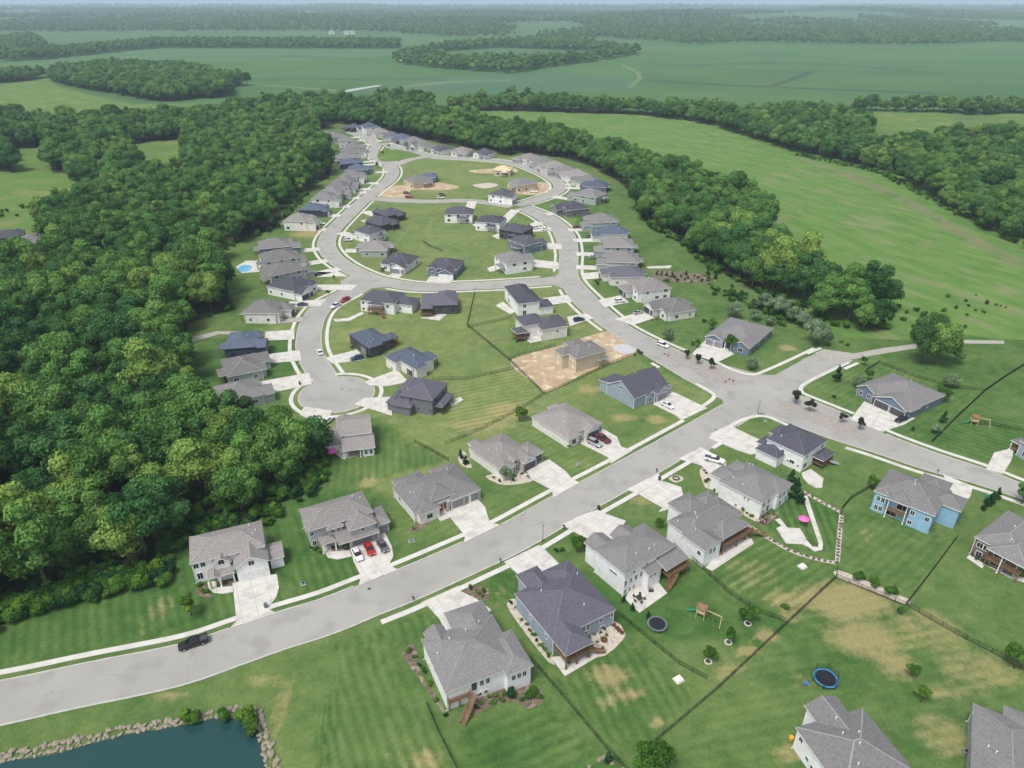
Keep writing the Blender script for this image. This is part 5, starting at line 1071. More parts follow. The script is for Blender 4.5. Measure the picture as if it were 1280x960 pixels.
# forest areas: outline vertices are pixels met at the height given (0 = foot of the trees, 15 = their tops)
def area(pts): return [G2(p[0], p[1], p[2] if len(p) > 2 else 0.0) for p in pts]
W1 = area([(-160,830),(0,782),(40,763),(125,742),(196,722),(213,682),(237,664),(272,652),(325,647),(353,624),(388,607),(400,560),(400,545),(368,513,15),(321,500,15),(274,488,15),(246,474,15),(240,460,8),(236,436,6),(215,430,6),(236,404),(292,386),(285,365),(270,345),(274,318),(290,306),(345,285),(354,263),(383,242),(396,230),(412,222),(416,200),(398,182),(396,160,3),(420,150,3),(470,157,3),(520,168,3),(560,177,3),(600,186,2),(640,192,2),(640,149,14),(600,143,14),(560,135,14),(500,124,14),(430,121,14),(380,117,14),(340,118,14),(300,127,14),(235,133,14),(160,140,14),(60,143,14),(0,137,14),(-180,140,14),(-420,200),(-420,830)])
W2 = area([(638,192,2),(652,188,2),(700,197),(740,208),(775,228),(793,247),(795,264),(815,285),(857,307),(890,335),(915,347),(942,362),(975,378),(1010,392),(1040,410),(1080,420),(1112,408),(1120,385),(1070,345,15),(1000,302,15),(962,270,15),(962,240,15),(930,222,15),(860,200,15),(800,184,15),(760,170,15),(700,158,15),(640,149,15)])
W3 = area([(560,139),(640,139),(800,144),(890,157),(950,176),(1000,195),(1065,207),(1100,216),(1150,240),(1200,270),(1245,296),(1300,320),(1600,420),(1700,300),(1330,160,12),(1195,160,15),(1188,166,15),(1092,166,15),(1083,137,15),(1020,125,15),(940,131,15),(890,127,15),(755,120,15),(640,115,15),(560,120,15),(480,120,15),(430,123,15),(500,126)])
W4 = area([(60,86,15),(125,77,15),(240,80,15),(310,95,15),(310,106),(290,110),(288,121),(200,128),(100,111),(65,102)])
W4b = area([(-300,90,15),(0,86,15),(55,84,15),(57,100),(0,104),(-300,108)])
W5 = area([(1060,124,15),(1150,126,15),(1400,128,15),(1400,138),(1150,138),(1075,136)])
W6 = area([(490,66,13),(560,53,13),(700,45,13),(800,60,12),(790,69),(770,73),(700,83),(640,92),(560,87),(500,80)])
W6h = area([(535,66),(620,60),(760,64),(770,70),(680,78),(560,78)])
W7 = area([(0,66,4),(50,64,4),(200,52.5,3),(500,53,3),(500,61),(200,60),(60,74),(0,78)])
W8 = area([(-200,60,4),(0,49,4),(40,45,4),(60,58),(0,66),(-200,76)])
SPOTS = [area([(145,124,10),(172,124,10),(172,140),(145,140)])]
HOLES = [area(q) for q in LFIELDS[3:]] + [area(q) for q in ([(-150,216),(0,215),(95,217),(90,232,15),(60,248,15),(25,264,15),(0,280,15),(-150,296,15)], [(150,183),(190,177),(234,174),(234,192,15),(200,207,15),(172,197,15)], [(8,187),(62,184),(58,197,15),(15,198,15)])] + [area([(-20,270),(62,272),(66,303,14),(-20,312,14)])]
def scatter(poly, sp, seed, jit=0.42, lim=None):
    rg = np.random.default_rng(seed); P_ = np.array([[p.x, p.y] for p in poly]); lo, hi = P_.min(0), P_.max(0)
    xs = np.arange(lo[0], hi[0], sp); ys = np.arange(lo[1], hi[1], sp*0.88)
    X, Y = np.meshgrid(xs, ys); X = X + (np.arange(len(ys)) % 2)[:, None]*sp/2
    X = X.ravel() + rg.uniform(-jit, jit, X.size)*sp; Y = Y.ravel() + rg.uniform(-jit, jit, Y.size)*sp
    k = inpoly_np(X, Y, poly)
    for h in HOLES: k &= ~inpoly_np(X, Y, h)
    # keep what the picture can see, with a margin
    k &= (np.abs(X) < 0.80*Y + 60)
    return np.stack([X[k], Y[k]], 1)
FLOOR = noisy('forest_floor', (0.022, 0.030, 0.012), (0.045, 0.050, 0.022), 0.2, 6, 0.95)
for _w in (W1, W2, W3): sheet('forest_floor', _w, 0.012, FLOOR)
for _h in ([(-150,216),(0,215),(95,217),(90,232,15),(60,248,15),(25,264,15),(0,280,15),(-150,296,15)], [(150,183),(190,177),(234,174),(234,192,15),(200,207,15),(172,197,15)], [(8,187),(62,184),(58,197,15),(15,198,15)]): sheet('pasture', area(_h), 0.021, PASTURE)
allp = []
for poly, sp, sd_, lab in ((W1, 9.6, 1, 0), (W2, 9.0, 2, 1), (W3, 10.0, 3, 2)):
    for q in scatter(poly, sp, sd_): allp.append((q[0], q[1], lab))
def house_clear(x, y):
    return all((h.location.x + 5 - x)**2 + (h.location.y + 5 - y)**2 > 8**2 for h in HOUSES)
allp = [p for p in allp if p[1] > 60]
# the trees of the woods that show largest stand as single trees
def onscreen(x, y, z=9):
    d = math.cos(TH)*y + math.sin(TH)*(CAM_H - z); u = 640 + FPX*x/d; v = 480 + FPX*(math.sin(TH)*y*-1 + math.cos(TH)*(CAM_H - z))/d
    return -15 < u < 1295 and -10 < v < 975
allp.sort(key=lambda p: p[0]**2 + p[1]**2)
vis = [p for p in allp if onscreen(p[0], p[1])]
single = set((p[0], p[1]) for p in vis[:260])
LBL = ['broad-crowned green tree packed in the dense wood beside the cul-de-sac', 'broad-crowned green tree in the belt between the houses and the meadow', 'broad-crowned green tree in the wood beyond the meadow']
WHERE = [' broadleaf tree packed in the dense wood beside the cul-de-sac', ' broadleaf tree in the belt between the houses and the meadow', ' broadleaf tree in the wood beyond the meadow']
GRP = ['trees of the dense wood', 'trees of the belt by the meadow', 'trees beyond the meadow']
rest = []
for x, y, lab in allp:
    s = rnd.uniform(0.66, 1.0) + (rnd.uniform(0.12, 0.32) if rnd.random() < 0.3 else 0)
    if (x, y) in single:
        c = rnd.random(); big = s > 1.02; k = 0 if c < 0.13 else (1 if c < 0.48 else 2)
        look = ('towering ' if big else '') + ['yellow-green', 'dark green', 'mid-green'][k]
        e = tree('broadleaf_tree', FOREST, (x, y), s, look + WHERE[lab], group=look + ' ' + GRP[lab], sz=s*rnd.uniform(0.88, 1.1))
        cr = [q for q in e.children if q.name.startswith('crown')][0]; cr.material_slots[0].link = 'OBJECT'; cr.material_slots[0].material = [LEAF_Y, LEAF_D, LEAF_M][k]
    else: rest.append((x, y, 0.0, s))
# thousands more: one object, leaves instanced on points
lib = bpy.data.collections.new('tree_stock')
def full_tree(name, cr, tr):
    bm = bmesh.new(); bm.from_mesh(cr); n = len(bm.faces); bm.from_mesh(tr); bm.faces.ensure_lookup_table()
    for f in bm.faces[n:]: f.material_index = 1
    me = bpy.data.meshes.new(name); bm.to_mesh(me); bm.free(); me.materials.append(cr.materials[0]); me.materials.append(BARK); return me
for i, (cr, tr) in enumerate(FOREST): lib.objects.link(bpy.data.objects.new('stock_tree_%d' % i, full_tree('stock_tree', cr, tr)))
lib2 = bpy.data.collections.new('far_tree_stock')
for i, (R, z0, z1) in enumerate([(6,1,15),(7,1,17),(5.5,1,14),(7.5,1,16)]):
    lib2.objects.link(bpy.data.objects.new('far_stock_%d' % i, crown_mesh('far_crown', 500+i, R, z0, z1, 12, 26, 1.0, LEAF, core=0.95)))
def stuff(name, pts, coll, label):
    me = bpy.data.meshes.new(name); me.from_pydata([tuple(p[:3]) for p in pts], [], [])
    a = me.attributes.new('size', 'FLOAT', 'POINT'); a.data.foreach_set('value', [p[3] for p in pts])
    o = bpy.data.objects.new(name, me); COL.objects.link(o); tag(o, label, 'wood', kind='stuff')
    ng = bpy.data.node_groups.new(name + '_nodes', 'GeometryNodeTree'); ng.interface.new_socket('Geometry', in_out='INPUT', socket_type='NodeSocketGeometry'); ng.interface.new_socket('Geometry', in_out='OUTPUT', socket_type='NodeSocketGeometry')
    N, L = ng.nodes, ng.links
    gi, go = N.new('NodeGroupInput'), N.new('NodeGroupOutput'); ip = N.new('GeometryNodeInstanceOnPoints'); ci = N.new('GeometryNodeCollectionInfo')
    ci.inputs['Collection'].default_value = coll; ci.inputs['Separate Children'].default_value = True; ci.inputs['Reset Children'].default_value = True
    L.new(gi.outputs[0], ip.inputs['Points']); L.new(ci.outputs[0], ip.inputs['Instance']); ip.inputs['Pick Instance'].default_value = True
    rv = N.new('FunctionNodeRandomValue'); rv.data_type = 'INT'; rv.inputs[4].default_value = 0; rv.inputs[5].default_value = len(coll.objects)-1; L.new(rv.outputs[2], ip.inputs['Instance Index'])
    rr = N.new('FunctionNodeRandomValue'); rr.data_type = 'FLOAT_VECTOR'; rr.inputs[0].default_value = (0,0,0); rr.inputs[1].default_value = (0,0,6.283); rr.inputs['Seed'].default_value = 5; L.new(rr.outputs[0], ip.inputs['Rotation'])
    na = N.new('GeometryNodeInputNamedAttribute'); na.data_type = 'FLOAT'; na.inputs['Name'].default_value = 'size'; L.new(na.outputs[0], ip.inputs['Scale'])
    L.new(ip.outputs[0], go.inputs[0]); md = o.modifiers.new('scatter', 'NODES'); md.node_group = ng
    return o
for q in scatter(W4, 9.5, 4): rest.append((q[0], q[1], 0.0, rnd.uniform(0.9, 1.3)))
for q in scatter(W4b, 9.5, 5): rest.append((q[0], q[1], 0.0, rnd.uniform(0.8, 1.15)))
for q in scatter(W5, 10, 6): rest.append((q[0], q[1], 0.0, rnd.uniform(0.7, 1.0)))
for q in scatter(SPOTS[0], 9, 9): rest.append((q[0], q[1], 0.0, rnd.uniform(0.6, 0.9)))
stuff('woodland', rest, lib, 'continuous green canopy of the woods round the estate')
far = []
def far_add(poly, sp, seed, s0=0.9, s1=1.4, hole=None):
    for q in scatter(poly, sp, seed):
        if hole and inpoly(q[0], q[1], hole): continue
        far.append((q[0], q[1], hill(q[0], q[1]) , rnd.uniform(s0, s1)))
far_add(W6, 14, 11, hole=W6h); far_add(W7, 14, 12); far_add(W8, 14, 13)
# wooded hills to the skyline, with clearings
def hills():
    rg = np.random.default_rng(21); y = 2350.0
    while y < 14000:
        st = 17 + (y-2350)*0.0062; half = 0.78*y + 200
        for x in np.arange(-half, half, st*1.35):
            xx = x + rg.uniform(-.5, .5)*st; yy = y + rg.uniform(-.5, .5)*st
            if not onscreen(xx, yy, hill(xx, yy)): continue
            n = mnoise.noise(Vector((xx/520.0, yy/900.0, 0.7))) + 0.5*mnoise.noise(Vector((xx/1500.0, yy/2600.0, 5.0)))
            th = -0.24 if yy > 3000 else -0.1
            d = math.cos(TH)*yy + math.sin(TH)*CAM_H; v = 480 + FPX*(-math.sin(TH)*yy + math.cos(TH)*CAM_H)/d; u = 640 + FPX*xx/d
            if v > np.interp(u, [0, 450, 560, 800, 950, 1140, 1290], [41, 40, 46, 50, 65, 79, 94]) + 1.5*mnoise.noise(Vector((xx/90.0, 1.0, 2.0))): continue
            if n > th: far.append((xx, yy, hill(xx, yy) - 1, (1.0 + (y-2350)/5200.0)*rg.uniform(0.85, 1.3)))
        y += st
hills()
print('trees', len(allp), len(vis), 'rest', len(rest), 'far', len(far))
stuff('far_woodland', far, lib2, 'hazy distant woods on the far hills')
# scrub along the near edge of the wood and round the estate
scrub = []
def edge_scrub(pts, n, s0, s1, spread):
    l = resample([G2(*p) for p in pts], 2.0)
    for _ in range(n):
        q = l[rnd.randrange(len(l))]; scrub.append((q.x + rnd.uniform(-1,1)*spread, q.y + rnd.uniform(-1,1)*spread, 0.0, rnd.uniform(s0, s1)))
lib3 = bpy.data.collections.new('shrub_stock')
for i, me in enumerate(SHRUB): lib3.objects.link(bpy.data.objects.new('shrub_stock_%d' % i, me))
edge_scrub([(-60,800),(0,776),(40,759),(125,738),(200,720)], 170, 1.6, 3.6, 2.6); edge_scrub([(200,720),(215,685),(240,664),(325,650),(355,626),(390,608),(402,560)], 150, 1.4, 3.0, 3.0); edge_scrub([(20,740),(110,715),(170,690),(215,650),(270,635),(330,620),(370,590)], 220, 1.5, 3.4, 7)
edge_scrub([(795,250),(815,285),(857,307),(890,335),(942,362),(1010,392),(1040,405),(1112,410)], 150, 1.5, 3.4, 2.6); edge_scrub([(236,404),(288,389),(280,366),(266,345),(271,320),(290,306),(345,285),(383,242)], 90, 1.4, 3.0, 2.5)
edge_scrub([(1000,400),(1035,425),(1050,432)], 30, 1.0, 2.2, 4); edge_scrub([(900,365),(940,380),(990,400)], 80, 1.0, 2.6, 7); edge_scrub([(1190,370),(1240,385),(1215,392)], 14, 0.8, 1.8, 9); edge_scrub([(1000,195),(1100,216),(1200,270),(1290,312)], 120, 1.6, 3.4, 3)
edge_scrub([(0,278),(25,262),(60,248)], 22, 1.2, 2.6, 9); edge_scrub([(1050,350),(1120,400),(1170,400)], 40, 1.0, 2.4, 9)
stuff('undergrowth', scrub, lib3, 'scrubby undergrowth along the edges of the woods')
STEM = trunk_mesh('stem', 0.5, 0.05, 5, 0)
# ---------------------------------------------------------------- single trees and shrubs of the gardens
def yt(view, x, y, protos, s, label, kind='garden_tree', cat='tree', group=None, sz=None):
    p = P(view, x, y); return tree(kind, protos, p, s, label, cat, group, sz=sz)
yt('c',772,92,SMALL,1.15,'round young tree on the lawn beside the wide white driveway of the tall white house')
yt('n',200,650,SMALL,1.25,'loose pale green tree on the front lawn of the white house by the wood')
yt('g',285,592,SMALL,1.5,'weeping willow-like tree by the fence behind the cream houses', sz=1.05)
yt('g',878,270,SILVER,0.55,'pale green tree by the pavement of the low cream house')
yt('g',1125,318,SMALL,1.5,'round tree in front of the slate-blue house by the planted island')
yt('g',1212,388,SILVER,0.52,'silvery tree on the corner lawn of the slate-blue house')
yt('e',193,322,SILVER,0.36,'low silvery shrub-tree at the corner pavement') if False else None
yt('e',528,378,CONE,1.5,'slim upright evergreen on the corner lawn of the twin-garage house')
yt('e',615,395,SILVER,0.5,'silvery tree at the porch end of the twin-garage house')
yt('e',655,370,SMALL,0.9,'dark green bush-tree behind the silvery one at the twin-garage house')
yt('e',640,310,SMALL,0.8,'young green tree by the fence near the trail')
yt('e',985,398,SILVER,0.62,'broad silvery tree by the long back fence')
yt('e',948,452,SMALL,1.3,'green tree at the back corner of the twin-garage house')
yt('e',955,538,CONE,1.0,'small dark conifer on the lawn edge beside the long fence')
yt('e',924,582,SILVER,0.38,'small silvery tree on the lawn near the street side of the fence')
yt('e',520,440,[(SHRUB[1],STEM)],1.2,'dark round shrub on the corner lawn','garden_shrub','shrub')
yt('e',832,570,[(SHRUB[1],STEM)],1.3,'dark shrub beside the twin-garage driveway','garden_shrub','shrub')
yt('e',1268,865,FOREST,0.34,'dense round tree by the street beyond the sky-blue house')
for x, y, s, l in [(240,92,.95,'large silvery willow in the clump behind the planted-island house'),(120,118,.8,'silvery willow at the open end of the clump'),(300,110,.95,'tall silvery willow in the middle of the clump'),(360,140,.85,'silvery willow next to the big green trees'),(445,225,1.15,'silvery willow standing by the street stub'),(205,130,.55,'short silvery willow just behind the grey roof'),(262,150,.5,'low silvery shrub-willow at the roof corner'),(400,160,.7,'silvery willow at the back of the clump')]:
    yt('e',x,y,SILVER,s,l)
for k, (x, y, s) in enumerate([(865,300,1.0),(925,305,1.08)]): yt('e',x,y,FOREST,s*0.8,['tall dark tree standing by the trail in the open meadow','broader of the two trees standing by the trail'][k], sz=s*0.98)
yt('e',890,240,FOREST,0.75,'leaning tree behind the pair standing by the trail')
yt('e',1000,300,FOREST,0.42,'small tree at the foot of the pair by the trail')
for x, y, s, l in [(175,383,1.15,'young dark tree in a pale stone ring, by the corner of the fenced yard'),(97,458,.85,'young bright tree in a pale stone ring, middle of three'),(16,535,.9,'young tree in a pale stone ring, beside the wooden playset')]:
    yt('f',x,y,SMALL,s,l)
    m = MB(); m.lathe([(0.55,0),(0.55,0.16),(0.8,0.16),(0.8,0)], 14, cap=False); p = P('f',x,y); o = m.build('stone_ring', CONC, loc=(p.x,p.y,0)); tag(o, 'pale stone edging ring round the young tree'+{175:' at the yard corner',97:' in the middle',16:' by the playset'}[x], 'edging ring')
yt('f',825,592,SMALL,.75,'thin sapling on the dry tan lawn'); yt('f',865,695,SMALL,.85,'bright small tree on the lawn above the white house roof')
yt('f',1240,560,SMALL,1.4,'bright green bushy tree at the dry yard edge'); yt('c',1060,990,SMALL,2.3,'wide green tree where two yard fences meet below the blue-grey house', sz=1.7)
yt('c',897,945,CONE,.8,'small conifer among pale rocks at a fence end'); yt('f',785,345,SMALL,.5,'little sapling at the fence corner')
yt('f',322,325,[(SHRUB[2],STEM)],1.4,'yellowing shrub by the corner gate of the fence','garden_shrub','shrub')
for x, y in [(612,205),(682,228),(742,262)]: yt('f',x,y,[(SHRUB[2],STEM)],2.3,'yellow-green round shrub in the gravel bed by the fence','garden_shrub','shrub','shrubs in the gravel bed')
for x, y, l in [(690,298,'upright conifer by the pale gravel corner of the pebble-bed house'),(712,322,'second conifer beside the pebble-bed house, closer to the street')]: yt('b',x,y,CONE,.75,l)
yt('b',872,385,SILVER,.4,'blue-green weeping spruce in the pebble bed',sz=.55); yt('d',1185,355,SMALL,.95,'round green tree on the lawn corner near the sky-blue house')
for k, (x, y) in enumerate([(960,348),(1002,368),(1056,388)]): yt('g',x-6,y,PLUM,1.05,'dark plum-leaved tree on the long planted island','plum_tree','tree','plum trees on the long island')
for k, (x, y) in enumerate([(365,462),(420,495),(553,540),(620,565)]): yt('e',x,y,PLUM,[1.35,1.2,.95,1.0][k],'dark plum-leaved tree on the island by the twin-garage house','plum_tree','tree','plum trees on the east island')
for x, y in [(855,355),(880,395),(860,330),(895,420),(835,395),(880,365)]: yt('d',x,y,[CONE[1]],1.15,'dense evergreen in the screen beside the garden path','evergreen','tree','evergreen screen by the garden path', sz=1.0)
for x, y in [(930,345),(950,330),(990,300),(905,390)]: yt('u',x,y,CONE,.85,'blue-dark conifer in the row beside the brown-walled house','evergreen','tree','conifers by the brown house')
yt('u',115,225,SMALL,.85,'dark round tree on the lawn side of the sky-blue house')
for x, y, l in [(425,975,'evergreen shrub by the trampoline patio'),(320,920,'evergreen shrub at the patio corner of the tall white house'),(262,870,'evergreen shrub at the wall of the tall white house')]: yt('s',x,y,CONE,.5,l,'evergreen','shrub')
yt('s',500,380,SMALL,.7,'cream-flowering bush beside the white house with the timber deck')
yt('i',550,522,SMALL,.55,'young tree on the strip lawn by the street fork') ; yt('i',522,586,[(SHRUB[1],STEM)],1.6,'dark shrub on the verge of the broad charcoal-roofed house','garden_shrub','shrub')
for x, y in [(990,540),(1025,560)]: yt('k',x-10,y-45,CONE,.95,'dark conifer at the far garden fence','evergreen','tree','conifers at the garden fence')
for x, y in [(725,495),(748,498),(772,500),(800,500),(870,495)]: yt('k',x,y,CONE,.6,'thin conifer lining the vegetable garden','evergreen','tree','conifers lining the vegetable garden')
yt('k',985,545,SMALL,.8,'young tree behind the low cream house'); yt('k',1000,770,SMALL,1.2,'round tree between the low cream house and the slate-blue one'); yt('k',930,860,SMALL,.8,'bushy tree at the driveway edge of the slate-blue house')
for x, y in [(680,315),(720,270),(835,290)]: yt('l',x,y,SMALL,.8,'young tree on the green street island','garden_tree','tree','trees on the green island')
yt('l',645,395,SMALL,1.0,'tree at the bend pavement below the green island'); yt('l',865,295,SMALL,.8,'young tree beside the green island street')
def shrubs(view, spots, s, label, grp, mats=None):
    for x, y in spots:
        p = P(view, x, y); o = obj_from('garden_shrub', SHRUB[rnd.randrange(3)], None, (p.x, p.y, 0.05), rnd.random()*6); k = s*rnd.uniform(.75, 1.25); o.scale = (k, k, k); tag(o, label, 'shrub', grp)
def bed(view, pts, mat, name='garden_bed'): psheet(name, view, pts, 0.05 + 0.003*rnd.randrange(6), mat)
bed('r',[(18,372),(80,330),(110,420),(345,745),(318,782),(140,560)],GRAVEL); shrubs('r',[(50,365),(85,400),(122,485),(160,520),(180,560),(208,595),(232,632),(258,665),(285,695),(315,735)],.75,'small shrub in the gravel strip along the blue-grey house','shrubs in the gravel strip')
bed('r',[(585,620),(770,482),(858,580),(820,640),(765,695),(665,745)],GRAVEL); shrubs('r',[(655,640),(725,595),(690,690),(680,575),(600,610),(640,590),(710,550)],.7,'small shrub in the gravel bed behind the blue-grey house','shrubs in the back gravel bed')
def blooms(view, spots, mat, s, label, grp):
    for x, y in spots:
        p = P(view, x, y); m = MB()
        for _ in range(26):
            a = rnd.random()*6.28; r = .5*math.sqrt(rnd.random()); z = .25+.35*rnd.random(); q = Vector((math.cos(a)*r, math.sin(a)*r, z)); d = Vector((rnd.gauss(0,1), rnd.gauss(0,1), 1.5)).normalized(); t = d.orthogonal().normalized()*.11; b = d.cross(t)
            m.face([q-t, q-b, q+t, q+b])
        m.lathe([(.45,0),(.5,.2),(.2,.45)], 7, mi=1); o = m.build('flowering_shrub', [mat, LEAF_B], None, loc=(p.x,p.y,.05)); o.scale = (s,s,s); tag(o, label, 'flowers', grp)
blooms('r',[(775,520),(795,540),(812,555),(832,572)],FLOWER[0],1.0,'red flowering plant at the edge of the gravel bed','red flowers by the gravel bed'); blooms('r',[(705,625)],FLOWER[0],1.5,'reddish ornamental grass in the middle of the gravel bed',None)
bed('q',[(15,440),(70,372),(105,420),(130,560),(250,740),(330,900),(360,940),(300,860),(150,640),(60,520)],MULCH); shrubs('q',[(90,470),(60,430),(150,560),(185,640),(225,740),(125,520),(290,840)],.95,'shrub in the stone-edged side bed of the white stair house','shrubs in the side bed')
bed('q',[(380,850),(430,760),(500,700),(680,660),(780,650),(850,640),(915,712),(870,778),(800,790),(740,745),(660,745),(540,790),(440,850)],MULCH); shrubs('q',[(710,715),(835,715)],2.0,'large bright green shrub in the curved bed behind the white stair house','big shrubs in the curved bed')
shrubs('q',[(450,840),(560,720),(600,715),(520,760),(660,700),(640,740),(590,760),(480,790),(770,740),(880,720)],.8,'small shrub in the curved bed behind the white stair house','small shrubs in the curved bed')
bed('b',[(790,372),(830,395),(880,405),(985,385),(930,345),(880,335),(815,362)],GRAVEL); shrubs('b',[(822,378),(905,372),(935,362),(845,392),(960,375),(900,390)],.8,'shrub in the pebble bed of the cream house','shrubs in the pebble bed')
bed('b',[(680,300),(700,265),(722,300),(735,335),(700,330)],GRAVEL)
bed('t',[(25,472),(60,455),(95,480),(150,555),(130,600),(70,600)],GRAVEL); bed('t',[(125,610),(160,605),(455,810),(440,850),(250,730)],GRAVEL); shrubs('t',[(135,625),(175,655),(230,690),(270,705),(300,735),(350,770),(380,795),(415,820),(90,545),(75,560)],.8,'round shrub in the border along the white walkout house','border shrubs of the walkout house'); blooms('t',[(60,470),(75,490),(110,545),(130,560)],FLOWER[1],.9,'pink flowering plant in the front border of the walkout house','pink flowers of the front border')
bed('t',[(455,850),(520,800),(600,780),(620,800),(520,880),(470,870)],MULCH); shrubs('t',[(500,820),(540,800),(580,800),(520,850)],.8,'leafy plant by the patio wall of the walkout house','plants by the walkout patio'); blooms('t',[(498,862)],FLOWER[1],1.3,'pink flower clump at the patio corner',None)
bed('n',[(360,440),(452,428),(455,465),(400,478),(362,465)],MULCH); bed('n',[(225,470),(290,460),(310,520),(350,530),(300,545),(235,520)],MULCH); shrubs('n',[(255,470),(260,500),(290,515),(410,455),(250,440)],1.0,'shrub by the porch of the white house beside the wood','porch shrubs of the wood-side house')
bed('o',[(440,670),(580,650),(590,690),(520,740),(440,720)],MULCH); shrubs('o',[(470,690),(530,690),(280,700),(320,730),(240,690)],.9,'shrub in the round porch bed of the grey three-car house','porch shrubs of the grey house')
bed('p',[(190,600),(215,560),(320,520),(340,545),(260,590),(220,615)],MULCH); shrubs('p',[(215,590),(290,540),(320,535)],.7,'small shrub under the front window of the red-door house','window shrubs of the red-door house')
bed('c',[(310,260),(345,235),(420,240),(410,290),(370,280)],MULCH); shrubs('c',[(345,245),(375,262),(400,255),(390,275)],1.0,'shrub in the bed at the shared driveway edge','driveway bed shrubs')
shrubs('c',[(690,95),(710,92)],.9,'low shrub near the round young tree','shrubs by the young tree'); shrubs('v',[(175,900),(215,880),(240,870)],1.0,'dark shrub at the porch of the taupe two-car house','porch shrubs of the taupe house'); shrubs('v',[(650,610),(690,590)],.8,'shrub under the gable of the corner house','corner house shrubs')
shrubs('g',[(760,320),(745,335),(770,330)],1.2,'weedy bush at the edge of the building site','weeds by the building site'); shrubs('x',[(240,190),(260,180),(500,310),(515,330),(345,250)],1.1,'dark shrub beside a cul-de-sac garage','shrubs by the cul-de-sac garages')
bed('k',[(720,470),(990,500),(1010,530),(850,535),(730,510)],MULCH,'vegetable_bed'); shrubs('k',[(x, 505+12*((x//20)%3)+rnd.uniform(-4,4)) for x in range(760,990,17)],1.3,'low leafy plant in the vegetable garden by the tree belt','vegetable garden plants')
shrubs('k',[(420,530),(440,525),(430,545),(990,740),(960,735),(905,845)],1.4,'rounded bush beside the houses on the meadow side','bushes on the meadow side'); blooms('k',[(725,718),(700,722)],FLOWER[0],1.0,'red flowers at the porch of the low cream house','red porch flowers'); blooms('g',[(868,330),(880,335),(1110,440),(1125,432),(1140,438)],FLOWER[0],.8,'orange-red flowers planted on the traffic island','island flowers')
bed('d',[(370,315),(400,300),(432,315),(400,332)],GRAVEL)
# gravel bed, stone garden walls
bed('f',[(535,168),(680,225),(818,285),(800,305),(660,245),(530,198)],GRAVEL)
STONE_D = noisy('dark_boulder', (0.05,0.045,0.04), (0.14,0.12,0.11), 2, 4, 0.95, coord='object'); STONE_L = noisy('limestone', (0.19,0.165,0.125), (0.33,0.29,0.225), 1.5, 5, 0.95, coord='object')
def rock_mesh(seed):
    iv, iF = ico(); rg = np.random.default_rng(seed); v = iv*(1+0.25*rg.normal(size=(len(iv),1)))*np.array([1.15,.8,.5]); return v, iF
def stone_row(name, view, pts, step, size, mat, label, cat, individual=False, w=0.0):
    l = resample([G2(*p[:2]) for p in zp(view, pts)], step); root = empty(name, (l[0].x, l[0].y, 0)); tag(root, label, cat)
    ms = [mesh_from(rock_mesh(i), mat) for i in range(4)] if name not in ROCKC else ROCKC[name]; ROCKC[name] = ms
    for i, q in enumerate(l):
        s = size*rnd.uniform(.7, 1.3); o = obj_from('stone', ms[rnd.randrange(4)], root, (q.x-l[0].x + rnd.uniform(-w,w), q.y-l[0].y + rnd.uniform(-w,w), s*.3), rnd.random()*6); o.scale = (s,s,s)
ROCKC = {}
def mesh_from(vf, mat):
    me = bpy.data.meshes.new('stone'); me.from_pydata(vf[0].tolist(), [], vf[1]); me.materials.append(mat); return me
for pts, l in (([(690,500),(740,535),(850,600),(950,635),(1040,652)],'low wall of dark boulders along the garden below the concrete patio'), ([(905,365),(985,410),(1060,450)],'low wall of dark boulders above the garden path'), ([(1062,460),(1052,560),(1045,650)],'low wall of dark boulders joining the gravel bed to the garden path')):
    a = [P('d', *q) for q in pts]; ll = spline(a, 2); strip('gravel_strip', offset_line(ll, .55), offset_line(ll, -.55), 0.055 + .002*len(pts), GRAVEL)
    stone_row('boulder_wall', 'd', pts, 1.2, .45, STONE_D, l, 'wall')
stone_row('limestone_bank', 'y', [(-60,395),(0,375),(150,345),(300,310),(450,275),(560,250),(640,240),(800,215),(930,190),(1040,165),(1140,165),(1165,230),(1190,300),(1215,380),(1230,450)], .62, .55, STONE_L, 'bank of pale limestone blocks edging the pond', 'stone bank', w=.5)
stone_row('limestone_bank', 'y', [(-60,412),(0,395),(220,360),(560,272),(800,233),(960,200),(1080,190),(1145,235),(1180,380),(1200,450)], .7, .42, STONE_L, 'submerging course of limestone blocks at the pond water line', 'stone bank', w=.25)
stone_row('rock_bed', 'c', [(835,960),(850,930),(900,920),(945,950)], .8, .5, STONE_L, 'pale rocks round the small conifer at the fence', 'rocks', w=.8)
for x, y, s, l in [(840,225,3.2,'bushy green shrub at the pond bank, beside a smaller one'),(880,215,2.6,'smaller green shrub at the pond bank'),(1000,205,2.8,'low green shrub over the pond stones'),(1095,205,3.6,'big green shrub at the pond corner'),(1125,255,3.6,'green shrub on the pond corner stones')]:
    p = P('y',x,y); o = obj_from('pond_shrub', SHRUB[[0,2][int(x)%2]], None, (p.x,p.y,.1), x); o.scale = (s*.8,s*.8,s*.8); tag(o, l, 'shrub')
